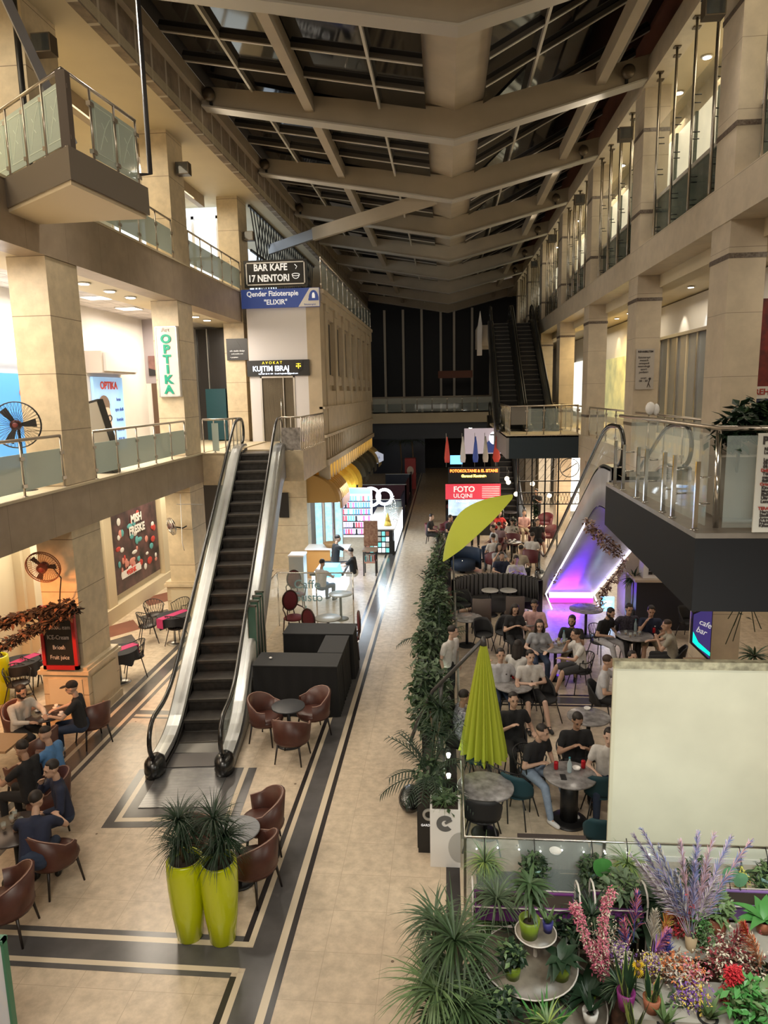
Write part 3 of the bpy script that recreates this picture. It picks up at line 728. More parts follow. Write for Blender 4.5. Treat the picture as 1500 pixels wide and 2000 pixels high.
part('crest', MB().xzprism([(-5.18, 7.37), (-5.03, 7.40), (-4.88, 7.37), (-4.88, 7.12), (-4.95, 7.05), (-5.03, 7.02), (-5.11, 7.05), (-5.18, 7.12)], y-.018, y).use(M_SIGNB).xzprism([(-5.14, 7.33), (-4.92, 7.33), (-4.92, 7.14), (-5.03, 7.07), (-5.14, 7.14)], y-.021, y-.018).use(M_YEL).box(-5.045, -5.015, y-.027, y-.021, 7.12, 7.30).box(-5.11, -4.95, y-.027, y-.021, 7.27, 7.29).ball((-5.09, y-.02, 7.2), .03).ball((-4.97, y-.02, 7.2), .03), M_YEL, s, True)
s = board('sign_board', 'black notice with white triangle on the pale column by the office', 'sign', -7.62, -6.86, 24.4, 7.46, 8.2, M_SIGNB, .05)
part('triangle_symbol', MB().xzprism([(-7.40, 7.86), (-7.08, 7.86), (-7.24, 8.13)], 24.385, 24.4).use(M_SIGNB).xzprism([(-7.29, 7.92), (-7.19, 7.92), (-7.24, 8.01)], 24.38, 24.386), M_TXT, s, True)
tx('lettering', 'ark. studio design', .075, M_TXT, s, (-7.24, 24.39, 7.78))
tx('lettering', 'arch.studio.com', .065, M_TXT, s, (-7.24, 24.39, 7.68)); tx('lettering', '+ projektim', .06, M_TXT, s, (-7.36, 24.39, 7.56))
y = 18.28
s = board('sign_board', 'tall white optician sign with green letters on the stone column', 'sign', -7.62, -7.02, y, 6.24, 8.08, mat('sign_cream', (.66, .62, .56), .5), .12, .01, .02, M_STEEL)
M_GREEN = mat('letter_green', (.0, .30, .18), .5)
for k, ch in enumerate('OPTIKA'): tx('lettering', ch, .30, M_GREEN, s, (-7.33, y-.015, 7.74-.262*k), bold=.014, sx=1.15)
tx('lettering', 'Art', .16, mat('faded_letter', (.5, .42, .40), .6), s, (-7.33, y-.015, 7.98))
s = board('sign_board', 'printed notice poster with a small figure on the right stone column', 'poster', 0, 1, 0, 0, 1, M_WHITE) if False else None
p0 = onY(1243, 682, 18.98); p1 = onY(1275, 760, 18.98)
s = board('notice_poster', 'pale notice sheet with dark heading on the right stone column', 'poster', p0.x, p1.x, 18.95, p1.z, p0.z, mat('paper_beige', (.46, .42, .38), .7), .02)
M_INK = mat('ink', (.05, .04, .04), .7); M_INKR = mat('ink_red', (.40, .05, .04), .7)
xm = (p0.x+p1.x)/2
tx('lettering', 'REHABILITIM', .068, M_INK, s, (xm, 18.945, p0.z-.07), bold=.002)
tx('lettering', 'fizioterapi\nmasazh\nortopedi\nneurologji\nsport\npediatri\n\norari\n08 - 20', .075, M_INK, s, (xm-.03, 18.945, (p0.z+p1.z)/2), ax='CENTER')
part('figure', MB().ball((p1.x-.10, 18.94, p1.z+.27), .03).bar((p1.x-.10, 18.94, p1.z+.25), (p1.x-.13, 18.94, p1.z+.15), .045, .01).bar((p1.x-.13, 18.94, p1.z+.16), (p1.x-.16, 18.94, p1.z+.05), .02, .01).bar((p1.x-.13, 18.94, p1.z+.16), (p1.x-.08, 18.94, p1.z+.05), .02, .01), M_INK, s, True)
# services board on the near balcony
s = board('services_board', 'white board listing treatments, on the near right balcony railing', 'sign', 3.34, 4.1, 7.80, 4.66, 5.74, mat('board_white', (.62, .60, .54), .5), .02)
tx('lettering', 'POTENCA', .115, M_INK, s, (3.38, 7.79, 5.66), ax='LEFT', bold=.004)
for k, (w_, m_) in enumerate((('REHABILITIM', M_INK), ('Lun -', M_INK), ('', M_INK), ('Lun -', M_INK), ('09.00 -', M_INK), ('09.00 -', M_INK), ('Dalje e hershme', M_INKR), ('Terapi', M_INK), ('masazh', M_INK), ('fizike', M_INK), ('Ortopedike', M_INKR), ('Kineziterapi', M_INK), ('Magneto', M_INK), ('Elektro', M_INK), ('Ultratinguj', M_INK), ('Lazer', M_INK), ('', M_INK), ('TERAPI FIZIKE', M_INKR), ('Hernia diskale', M_INK), ('Skolioza', M_INK), ('Artroza', M_INK), ('Frakturat', M_INK), ('Kifoza', M_INK))):
    if w_: tx('lettering', w_, .046, m_, s, (3.40 if m_ == M_INK else 3.38, 7.79, 5.57-.038*k), ax='LEFT', bold=.001)
# dark poster high at the right edge
s = board('rehab_poster', 'dark red poster with a white spine figure behind the big right column', 'poster', 6.0, 7.6, 14.6, 5.2, 7.9, mat('poster_dark', (.05, .012, .018), .4, noise=.8, nscale=5, noise2=(.30, .04, .03)), .05)
part('spine_figure', MB().tube([(6.42, 14.58, 7.5), (6.36, 14.58, 7.1), (6.44, 14.58, 6.7), (6.36, 14.58, 6.35)], [.05, .035, .03, .02], 8).ball((6.42, 14.57, 7.58), .09, .03, .12), M_WHITE, s, True)
part('text_band', MB().box(6.0, 7.6, 14.58, 14.6, 5.98, 6.22), M_WHITE, s, True)
tx('lettering', 'REHABILITAZIONE', .16, M_INKR, s, (6.75, 14.57, 6.11), bold=.004)
part('lower_field', MB().box(6.0, 7.6, 14.58, 14.6, 5.2, 5.98), mat('poster_blue', (.02, .03, .09), .5), s, True)
# ---- first floor shops on the left
y = 21.0
s = struct('wall_left', MB().box(-10.0, -9.5, 19.0, 21.15, 6.95, 7.55), mat('awning_beige', (.50, .44, .40), .6))
s = thing('shop_poster', 'blue poster of a face with black glasses in the first floor shop window', 'poster', (-9.9, 20.2, 4.7))
part('panel', MB().box(-9.98, -9.9, 19.2, 21.0, 4.7, 6.85), mat('poster_azure', (.20, .42, .75), .5, emit=(.25, .5, .9), es=.35, noise=.4, nscale=.7, noise2=(.55, .7, .85)), s, True)
part('portrait', MB().ball((-9.88, 19.75, 5.6), .02, .34, .52, 16, 12), mat('skin_print', (.72, .56, .46), .6), s, True)
part('hair', MB().ball((-9.885, 19.72, 6.05), .02, .34, .28, 16, 8), mat('hair_print', (.20, .14, .11), .6), s, True)
part('glasses', MB().tube([(-9.85, 19.62+.12*cos(t), 5.66+.09*sin(t)) for t in [2*pi*k/14 for k in range(15)]], .015, 5).tube([(-9.85, 19.92+.12*cos(t), 5.66+.09*sin(t)) for t in [2*pi*k/14 for k in range(15)]], .015, 5), M_BLACK, s, True)
tx('lettering', 'OPTIKA', .3, mat('letter_red', (.7, .08, .06), .5), s, (-9.89, 20.1, 6.6), 'right', bold=.01)
for k in range(5): tx('lettering', ('lente', 'syze dielli', 'kontakt', 'kontroll', '069 20')[k], .14, M_BLUE, s, (-9.89, 20.65, 6.2-.3*k), 'right')
single('blank_sign', MB().box(-9.5, -9.42, 19.1, 21.1, 7.0, 7.5), mat('blank_face', (.56, .52, .50), .5), 'blank pale shop sign box above the blue portrait poster', 'sign')
s = thing('shop_poster', 'blue shop front panel with red letters behind the big fan', 'poster', (-9.9, 15.0, 4.7))
part('panel', MB().box(-9.98, -9.9, 14.1, 16.9, 4.7, 6.85), mat('poster_azure2', (.06, .25, .62), .5, emit=(.1, .35, .8), es=.35), s, True)
tx('lettering', '& F', .62, MAT['letter_red'], s, (-9.89, 16.1, 6.5), 'right', bold=.02)
s = thing('lit_sign', 'glowing white sign high on the first floor wall left of the fan column', 'sign', (-9.8, 15.2, 7.1))
part('panel', MB().xzprism([], 0, 0) if False else MB().box(-9.96, -9.75, 13.6, 16.6, 7.15, 7.9), mat('sign_lit', (1, 1, 1), .5, emit=(.85, .92, 1), es=1.6), s, True)
tx('lettering', 'lux', .55, MAT['letter_red'], s, (-9.72, 15.9, 7.5), 'right', bold=.01)
s = thing('wall_poster', 'dark sunset poster on the grey wall beside the optician sign column', 'poster', (-9.5, 22.97, 6.9))
part('panel', MB().box(-9.86, -9.3, 22.95, 22.99, 6.95, 7.6), mat('poster_sunset', (.20, .10, .09), .5, noise=.7, nscale=3), s, True)
part('silhouette', MB().xzprism([(-9.86, 6.95), (-9.3, 6.95), (-9.3, 7.2), (-9.5, 7.12), (-9.56, 7.45), (-9.6, 7.12), (-9.86, 7.2)], 22.94, 22.95), M_BLACK, s, True)
struct('door_2', MB().box(-9.8, -9.2, 22.93, 22.99, 4.6, 6.7), mat('door_brown', (.10, .055, .03), .5))
struct('wall_back', MB().box(-10, -9.1, 22.99, 23.0, 6.7, 8.78), mat('grey_lilac', (.36, .32, .34), .6))
# dark shop between the two columns, teal shape inside
struct('window_3', MB().box(-9.3, -7.9, 26.0, 26.05, 4.6, 8.7), mat('shop_dark', (.05, .045, .042), .25))
single('teal_booth', MB().box(-8.75, -8.0, 25.2, 25.9, 4.64, 6.5), mat('teal_dark', (.008, .06, .075), .4), 'dark teal booth inside the unlit first floor shop', 'booth')
for y in (24.9,): struct('window_frame', MB().box(-9.3, -9.24, 25.9, 25.99, 4.6, 8.7).box(-8.84, -8.8, 25.9, 25.99, 4.6, 8.7), M_STEEL)
# white office glazing on the second floor
o = struct('window_4', MB().box(-12, -8.0, 25.6, 25.65, 9.72, 12.85), mat('pale_window', (.55, .60, .60), .4, emit=(.85, .95, 1), es=.8))
f = MB()
for x in (-11.9, -10.9, -9.9, -8.95, -8.05): f.box(x-.05, x+.05, 25.5, 25.6, 9.72, 12.6)
for z in (9.8, 11.1, 12.5): f.box(-12, -8, 25.5, 25.6, z-.05, z+.05)
part('window_frame', f, M_WHITE, o, True)
# lattice screen beyond the office corner on the top floor
sc_ = MB(); 
for k in range(26):
    y0 = 25.8 + k*.42
    sc_.bar((-6.9, y0, 9.9), (-6.9, y0+1.4, 12.85), .03, .05); sc_.bar((-6.9, y0+1.4, 9.9), (-6.9, y0, 12.85), .03, .05)
for z in (9.8, 11.35, 12.85): sc_.box(-6.93, -6.87, 25.6, 38, z-.04, z+.04)
single('lattice_screen', sc_, M_BLACK, 'black diagonal lattice screen above the building block', 'screen')
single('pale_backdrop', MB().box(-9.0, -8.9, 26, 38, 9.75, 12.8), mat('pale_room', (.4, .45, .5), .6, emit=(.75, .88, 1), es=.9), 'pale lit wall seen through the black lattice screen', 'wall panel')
M_DISC = mat('downlight', (1, 1, 1), .5, emit=(1, .93, .8), es=8)
# downlights: recessed discs, first floor ceiling edge and others
dl = None
def downlight(x, y, z, label, group, r=.12):
    global dl
    if dl is None:
        dl = thing('downlight', label, 'ceiling light', (x, y, z), 0, group)
        part('ring', MB().lathe([(.15, 0), (.15, .02), (.11, .02)], n=16), M_WHITE, dl); part('lens', MB().lathe([(.11, -.012), (.11, .0)], n=16), M_DISC, dl)
        o = dl
    else: o = dup(dl, (x, y, z), 0, label, group)
    o.scale = (r/.12,)*3
for y in (7.0, 8.2, 9.4, 10.6, 11.7, 14.0, 15.2, 16.4, 17.5, 19.9, 21.0, 22.1, 23.2): downlight(-7.85, y, 8.71, 'round downlight in the first floor ceiling edge on the left', 'left first floor downlights')
for y in (14.2, 16.3, 18.4, 20.2, 22.0, 26.5, 29, 31): 
    for x in (5.9, 7.2): downlight(x, y, 9.11, 'round downlight in the right first floor ceiling', 'right first floor downlights', .09)
pn = None
for x, y in ((-8.9, 15.2), (-9.4, 16.9), (-8.8, 17.6), (-9.3, 10.0), (-9.0, 19.9), (-9.3, 12.4)):
    if pn is None:
        pn = thing('ceiling_panel_light', 'square glowing panel set in the tiled first floor ceiling', 'ceiling light', (x, y, 8.75), 0, 'ceiling panel lights'); part('diffuser', MB().box(-.28, .28, -.28, .28, 0, .02), M_LAMP, pn); part('frame', MB().box(-.3, .3, -.3, -.28, -.01, .03).box(-.3, .3, .28, .3, -.01, .03).box(-.3, -.28, -.3, .3, -.01, .03).box(.28, .3, -.3, .3, -.01, .03), M_WHITE, pn)
    else: dup(pn, (x, y, 8.75))
for x, y in ((-9.0, 21.4), (-9.6, 14.5)): single('ceiling_lamp', MB().lathe([(.3, -.08), (.32, 0), (.2, .06)], x, y, 12.8, 20), M_LAMP, 'bright round lamp under the second floor ceiling, ' + ('beyond the optician sign column' if y > 20 else 'beside the hanging steel frame'), 'ceiling light')
# brown flood lights on the columns
fl = None
for k, (x, y, z, lab) in enumerate([(-6.78, 12.5, 12.2, 'on the left column behind the corner balcony'), (-6.78, 18.9, 12.1, 'high on the optician sign column'), (-6.78, 25.0, 11.7, 'on the left column above the office signs'),
        (4.55, 13.5, 12.55, 'on the nearest right column'), (4.55, 19.4, 12.55, 'on the second right column'), (4.55, 25.5, 12.55, 'on the third right column'), (4.55, 31.6, 12.55, 'on the fourth right column'), (4.55, 37.7, 12.55, 'on the fifth right column')]):
    if fl is None:
        fl = thing('flood_light', '', 'lamp', (x, y, z)); part('housing', MB().box(-.17, .17, -.12, .12, -.16, .14), MAT['bronze'], fl); part('lamp_face', MB().box(-.15, .15, -.13, -.12, -.14, .12), M_SMOKE, fl)
        part('bracket', MB().bar((0, .1, .1), (-.16, .16, .2), .03), M_BLACK, fl); o = fl
    else: o = dup(fl, (x, y, z))
    o['label'] = 'brown box lamp ' + lab
# ================================================================ RIGHT UPPER FLOORS: posts and shop glazing
M_POSTU = mat('post_metal', (.42, .38, .33), .25, .9)
po = None; n = 0
for c in range(6):
    y0 = 13.1 + 6.1*c + .95 - (6.1 if False else 0)
    for k in range(4):
        for d, x in ((0, 5.0), (.42, 5.13)):
            y = y0 + .45 + k*1.22 + d
            lab = 'slim steel post standing on the right second floor edge'
            if po is None:
                po = thing('steel_post', lab, 'post', (x, y, 9.73), 0, 'steel posts along the right second floor')
                q = MB().tube([(0, 0, 0), (0, 0, 3.72)], .028, 8); part('pole', q, M_POSTU, po)
                part('top_plate', MB().box(-.07, .07, -.07, .07, 3.70, 3.72), MAT['bronze'], po)
                q = MB()
                for z in (.3, .75, 1.6, 2.3): q.tube([(0, 0, z), (.16, 0, z)], .012, 5)
                part('glass_clamp', q, M_BLACK, po)
            else: dup(po, (x, y, 9.73))
for y in (8.6, 9.0, 11.6, 12.3): dup(po, (5.0, y, 9.73))
g_ = struct('window_5', MB().box(5.28, 5.30, 8, 50, 9.75, 12.6), mat('upper_glass', (.20, .24, .19), .08, alpha=.2, spec=.8))
struct('window_6', MB().box(6.22, 6.29, 8, 50, 9.8, 12.9), mat('shop_glow', (.6, .55, .4), .4, emit=(1, .90, .62), es=.62, noise=.6, nscale=.8))
struct('trim_9', MB().box(5.27, 5.31, 8, 50, 10.85, 10.93), M_ROOFL)
struct('window_12', MB().box(5.31, 5.33, 8, 50, 9.75, 10.85), mat('green_glass', (.03, .05, .038), .12, alpha=.88))
f = MB()
for k in range(28): f.box(6.15, 6.22, 8.6+1.5*k, 8.68+1.5*k, 9.75, 12.9)
f.box(6.12, 6.22, 8, 50, 9.75, 10.7)
struct('window_frame', f, mat('green_dark', (.05, .065, .05), .35))
for k in range(14): downlight(5.85, 13.8+1.9*k, 13.47, 'round downlight in the right second floor ceiling', 'right second floor downlights', .10)
# right first floor shop fronts
M_SHUT = mat('shop_glass_grey', (.22, .23, .24), .15)
f = MB().use(M_SHUT).box(7.75, 7.9, 12, 27.5, 4.6, 7.9)
for k in range(16): f.use(M_STEEL if k % 2 else M_PLASTER).box(7.7, 7.75, 12.2+k*.95, 12.32+k*.95, 4.6, 7.9)
f.use(M_BAND).box(7.6, 7.75, 12, 27.5, 7.88, 7.98)
w_ = struct('window_7', f, None)
struct('window_8', MB().box(7.78, 7.86, 29.5, 35.5, 4.9, 7.6), mat('shop_yellow', (.5, .45, .2), .4, emit=(.75, .72, .35), es=.35, noise=.7, nscale=1.2))
struct('window_9', MB().box(7.78, 7.86, 38.5, 44, 4.9, 7.8), mat('shop_white', (.6, .6, .55), .4, emit=(1, .95, .8), es=.9, noise=.7, nscale=1.2))
for y, c in ((20.3, (.7, .85, 1)), (22.3, (.7, .85, 1)), (24.6, (1, .9, .7)), (31, (1, .85, .4)), (33.5, (1, .8, .4))):
    lamp('SPOT', (7.45, y, 8.95), 40, c, .05, (7.9, y, 7.2), 70)
lamp('AREA', (6.6, 31.0, 8.6), 120, (1, .72, .3), sx=1, sy=3)
# ground floor lit shops on the right, seen under the far balcony
struct('window_10', MB().box(5.6, 8.4, 34.5, 34.6, .3, 3.4), mat('shop_bright', (.9, .9, .85), .4, emit=(1, .95, .85), es=1.3, noise=.8, nscale=1.3))
struct('window_11', MB().box(8.45, 8.55, 25, 33, .3, 3.4), mat('shop_bright2', (.9, .9, .85), .4, emit=(1, .93, .8), es=1.0, noise=.8, nscale=1.0))
lamp('AREA', (5.2, 33.6, 3.3), 160, (1, .93, .82), sx=3, sy=1.5)
# ================================================================ GROUND FLOOR LEFT SHOP FRONT
f = MB().use(M_PLASTER).box(-9.75, -9.55, 14.5, 22.4, 0, 3.8)
f.box(-9.75, -9.3, 14.5, 22.4, 0, .42); f.box(-9.75, -9.4, 14.5, 22.4, 3.1, 3.8)
for y in (14.6, 17.2, 18.0, 21.9): f.box(-9.75, -9.36, y, y+.45, 0, 3.8)
struct('wall_left', f, None)
s = thing('meat_poster', 'dark poster crowded with red meat cuts in the ground floor shop window', 'poster', (-9.5, 20.2, .7))
part('panel', MB().box(-9.54, -9.46, 18.6, 21.75, .62, 3.0), mat('poster_meat', (.10, .05, .05), .4, noise=.9, nscale=2.6, noise2=(.015, .015, .018)), s, True)
mc = [mat('meat_red', (.5, .05, .04), .5), mat('meat_pink', (.62, .25, .2), .5), mat('meat_teal', (.1, .35, .36), .5), mat('meat_white', (.7, .68, .64), .5)]
q = MB()
for k in range(46):
    yy, zz = random.uniform(18.85, 21.5), random.uniform(.95, 2.8); q.use(random.choice(mc)); a = random.uniform(.06, .2)
    q.ball((-9.45, yy, zz), .012, a, random.uniform(.05, .14), 8, 5)
part('printed_cuts', q, None, s, True)
part('text_band', MB().box(-9.45, -9.44, 19.0, 20.3, 1.0, 1.22), M_WHITE, s, True)
tx('lettering', 'PESHK', .2, MAT['letter_red'], s, (-9.43, 19.65, 1.11), 'right', bold=.006)
tx('lettering', 'MISH\nFRESKE', .34, MAT['meat_white'], s, (-9.43, 20.2, 2.45), 'right', bold=.014)
s = thing('hanging_banner', 'narrow purple black banner with white letters beside the meat poster', 'banner', (-9.35, 17.45, .5))
part('panel', MB().box(-9.38, -9.34, 17.05, 17.75, .5, 3.1), mat('banner_purple', (.05, .02, .07), .5), s, True)
for k, ch in enumerate('SERVIS'): tx('lettering', ch, .26, M_TXT, s, (-9.32, 17.4, 2.5-.3*k), 'right', bold=.008)
single('blue_plate', MB().box(-7.78, -7.74, 18.6, 18.9, 3.2, 3.6), M_BLUE, 'small blue plate high beside the fan on the far column', 'sign')
# chalk board on the near column
s = thing('chalk_board', 'red framed black board with handwritten ice cream menu on the fan column', 'menu board', (-7.35, 12.1, 1.15))
part('panel', MB().box(-7.66, -7.05, 12.06, 12.11, 1.18, 2.36), M_SIGNB, s, True)
part('frame', MB().box(-7.70, -7.0, 12.03, 12.1, 1.14, 1.22).box(-7.70, -7.0, 12.03, 12.1, 2.32, 2.40).box(-7.70, -7.64, 12.03, 12.1, 1.14, 2.4).box(-7.07, -7.0, 12.03, 12.1, 1.14, 2.4), mat('red_frame', (.40, .015, .02), .4), s, True)
chalk = mat('chalk', (.55, .5, .48), .8)
for k, w_ in enumerate(('Akullore', 'Freddocream', 'ICE-Cream', 'Briosh', 'Fruit juice')): tx('lettering', w_, .12, chalk, s, (-7.36, 12.05, 2.18-.2*k), sx=.8)
# ================================================================ AWNINGS of the arcade
def awning(label, y0, y1, m, z=3.1, reach=1.28, group=None):
    BX = -5.15; a = thing('awning', label, 'awning', (BX+.02, y0, 0), 0, group)
    n = 7; rows = []
    yc = (y0+y1)/2; hw = (y1-y0)/2
    for i in range(n+1):
        t = pi/2*i/n
        rr = reach*sin(t); zz = z-1.05+1.05*cos(t)
        rows.append([(BX+.02, y0, zz - .0), (BX+.02+rr*.92, y0+.12, zz), (BX+.02+rr, y0+.3, zz)] + [(BX+.02+rr, y0+.3+(y1-y0-.6)*k/6, zz) for k in range(1, 6)] + [(BX+.02+rr, y1-.3, zz), (BX+.02+rr*.92, y1-.12, zz), (BX+.02, y1, zz)])
    q = MB(); q.sheet([r[::-1] for r in rows], .015, False)
    part('canvas', q, m, a, True)
    for yy, nm in ((y0, 'side_panel'), (y1, 'side_panel')):
        q = MB(); pts = [(BX+.02, yy, z-1.05)] + [(BX+.02+reach*.92*sin(pi/2*k/n), yy+(.1 if yy == y0 else -.1)*sin(pi/2*k/n), z-1.05+1.05*cos(pi/2*k/n)) for k in range(n+1)]
        q.add(pts, [(0, k+1, k+2) for k in range(n)]); part(nm, q, m, a, True)
    part('valance', MB().box(BX+reach, BX+reach+.03, y0+.3, y1-.3, z-1.3, z-1.02), m, a, True)
    q = MB()
    for k in range(1, 7):
        yy = y0+.3+(y1-y0-.6)*k/7; q.tube([(BX+.03+reach*1.01*sin(pi/2*j/n), yy, z-1.045+1.06*cos(pi/2*j/n)) for j in range(n+1)], .012, 4)
    part('rib', q, m, a, True)
    return a
M_TAN = mat('canvas_tan', (.42, .24, .07), .8); M_YELC = mat('canvas_yellow', (.72, .44, .04), .8); M_OLV = mat('canvas_dark', (.07, .065, .045), .8)
aw = awning('large tan curved awning at the near corner of the arcade', 24.3, 27.3, M_TAN, 3.45, 1.34)
part('sign_plate', MB().box(-3.79, -3.76, 24.8, 26.8, 2.12, 2.46), mat('plate_red', (.34, .17, .09), .6), aw, True)
awning('first yellow curved awning behind the tan one', 27.9, 29.8, M_YELC, 3.3); awning('second yellow curved awning nearer the dark ones', 30.1, 32.0, M_YELC, 3.3)
for k, y in enumerate((33.0, 35.1, 37.2)): awning('dark olive curved awning, ' + ('nearest of the three', 'middle of the three', 'farthest of the three')[k], y, y+1.8, M_OLV, 3.3)
awning('pale gold curved awning at the far end of the arcade', 39.6, 41.8, mat('canvas_gold', (.42, .33, .15), .8), 3.3)
# near corner wall below the landing, with a wall screen
struct('wall_left', MB().use(M_STONE).box(-6.4, -4.95, 24.22, 24.85, 0, 3.7), None)
single('wall_screen', MB().box(-5.95, -5.6, 24.14, 24.2, 1.9, 2.8), M_BLACK, 'black wall screen on the stone wall behind the escalator', 'screen')
# ================================================================ KIOSKS of the left arcade
M_WLIT = mat('kiosk_white', (.9, .95, 1), .4, emit=(.85, .95, 1), es=1.0)
k_ = thing('display_wall', 'bright white wall of phone cases under a blue header by the arcade', 'display', (-3.9, 26.0, 0))
part('back_panel', MB().box(-4.3, -2.95, 27.4, 27.5, .5, 2.5), M_WLIT, k_, True)
part('header', MB().box(-4.25, -3.0, 27.3, 27.4, 2.28, 2.5), mat('header_blue', (.1, .35, .8), .5, emit=(.15, .5, 1), es=1.6), k_, True)
cs = [mat('case_%s' % n, c, .5, emit=c, es=.55) for n, c in (('pink', (.9, .2, .5)), ('teal', (.2, .7, .7)), ('blue', (.15, .35, .9)), ('black', (.03, .03, .04)), ('lilac', (.6, .5, .9)), ('white', (.9, .9, .95)), ('red', (.8, .1, .15)))]
for r in range(6):
    z = 2.02-r*.27; part('shelf', MB().box(-4.25, -3.0, 27.2, 27.4, z-.05, z-.02), M_BLACK, k_, True)
for r in range(6):
    z = 2.02-r*.27
    for c in range(12):
        m = random.choice(cs[:3] if (r in (1, 2) and c > 5) else cs)
        single('phone_case', MB().box(-4.24+c*.103, -4.165+c*.103, 27.24, 27.27, z-.015, z+.19), m, 'phone case standing on a shelf of the bright display wall', 'phone case', 'phone cases on the display wall')
lamp('AREA', (-3.6, 26.2, 2.8), 60, COOL, sx=1.6, sy=2.0)
k_ = thing('kiosk_counter', 'white lit glass sales counter with small drawers below the double ring sign', 'counter', (-2.6, 26.4, 0))
part('body', MB().box(-3.15, -2.05, 26.35, 26.45, .05, 1.0).box(-2.1, -2.0, 26.4, 31.5, .05, .55), M_BLACK, k_, True)
part('lit_side', MB().box(-2.02, -1.98, 26.5, 31.4, .12, .95), M_WLIT, k_, True)
part('top', MB().box(-3.15, -1.98, 26.35, 31.5, 1.0, 1.05), M_WHITE, k_, True)
q = MB()
for r in range(4):
    for c in range(6):
        q.use(random.choice((M_WHITE, cs[1], MAT['meat_pink'], M_WLIT))).box(-3.1+c*.155, -2.98+c*.155, 26.3, 26.36, .12+r*.22, .28+r*.22)
part('drawer_fronts', q, None, k_, True)
part('glass_case', MB().box(-2.6, -2.0, 27.5, 31, 1.05, 1.4), M_GLASS, k_, True)
s = thing('ring_sign', 'two overlapping glowing white rings above the kiosk counter', 'sign', (-2.6, 28.0, 1.0))
for x, rr in ((-3.05, .36), (-2.5, .30)): part('ring', MB().tube([(x+rr*cos(t), 28.0, 2.05+rr*sin(t)) for t in [2*pi*j/28 for j in range(28)]], .055, 8, closed=True), M_LAMPC, s, True)
part('stand', MB().tube([(-3.05, 28, 1.68), (-3.05, 28, 1.05)], .02).tube([(-2.5, 28, 1.74), (-2.5, 28, 1.05)], .02), M_WHITE, s, True)
lamp('AREA', (-2.7, 28.2, 2.6), 85, COOL, sx=1.6, sy=2.2)
s = thing('wire_tree', 'small silver decorated tree with a gold cone on the kiosk counter', 'decoration', (-2.25, 27.0, 1.05))
part('cone', MB().lathe([(.16, 0), (.02, .5)], -2.3, 27.0, 1.05, 12), mat('gold', (.7, .5, .1), .3, .8), s, True)
q = MB()
for j in range(70):
    a = random.uniform(0, 2*pi); h = random.uniform(0, 1.1); rr = .25*(1-h/1.3); q.ball((-2.1+rr*cos(a), 27.3+rr*sin(a), 1.1+h), .022, n=6, m=4)
part('beads', q, M_CHROME, s, True)
for k, (x, m, y0, w_) in enumerate(((-3.0, mat('booth_navy', (.02, .025, .07), .5), 33.0, 1.7), (-3.5, mat('booth_plum', (.07, .012, .03), .5), 38.5, 2.6), (-3.0, mat('booth_dark', (.02, .03, .06), .5), 43.5, 1.6))):
    b = thing('booth', ('navy low booth with a steel rim behind the ring sign', 'plum red low booth wall beyond the navy one', 'dark blue booth near the far end of the aisle')[k], 'booth', (x, y0, 0))
    part('front', MB().box(x-w_/2, x+w_/2, y0, y0+.08, 0, 1.15), m, b, True); part('side', MB().box(x+w_/2-.08, x+w_/2, y0, y0+3.2, 0, 1.15), m, b, True); part('rim', MB().box(x-w_/2, x+w_/2, y0-.02, y0+.1, 1.15, 1.18), M_STEEL, b, True)
b = thing('hex_sign', 'pale hexagonal sign hanging above the dark booths', 'sign', (-3.9, 40, 2.4))
part('panel', MB().xzprism([(-3.95+.42*cos(R(30+60*k)), 2.55+.36*sin(R(30+60*k))) for k in range(6)], 40, 40.05), mat('hex', (.40, .42, .48), .5, emit=(.6, .65, .8), es=.35), b, True)
tx('lettering', 'cilali', .2, M_BLUE, b, (-3.95, 39.98, 2.55))
b = thing('red_stand', 'red vending stand with a white disc near the far aisle', 'stand', (-2.2, 45, 0)); part('body', MB().box(-2.65, -1.95, 45, 45.6, 0, 2.0), mat('red_dim', (.35, .03, .03), .5), b, True); part('disc', MB().xzprism([(-2.3+.22*cos(2*pi*k/20), 1.2+.3*sin(2*pi*k/20)) for k in range(20)], 44.98, 45), mat('disc', (.6, .5, .42), .5), b, True)
# two wooden carved stands with pots (brown display rack)
b = thing('carved_rack', 'tall dark carved wooden rack beside the kiosk counter', 'rack', (-2.6, 23.4, 0))
part('carved_panel', MB().box(-2.87, -2.38, 23.7, 23.76, .95, 1.85), mat('carved', (.10, .035, .015), .5, noise=.9, nscale=14, noise2=(.30, .16, .09)), b, True)
part('top_shelf', MB().box(-2.87, -2.38, 23.2, 23.7, .86, .92), mat('shelf_brown', (.28, .20, .14), .6), b, True)
for x in (-2.84, -2.42):
    for y in (23.24, 23.66): part('leg', MB().box(x-.02, x+.02, y-.02, y+.02, 0, .86), M_BLACK, b, True)
part('lower_shelf', MB().box(-2.83, -2.42, 23.22, 23.68, .45, .49), mat('copper_shelf', (.42, .20, .13), .5), b, True)
for j in range(6): single('small_bag', MB().box(-2.80+j*.06, -2.75+j*.06, 23.3+(j % 3)*.1, 23.36+(j % 3)*.1, .49, .68), random.choice(mc), 'small goods bag on the lower shelf of the carved rack', 'bag', 'goods on the carved rack')
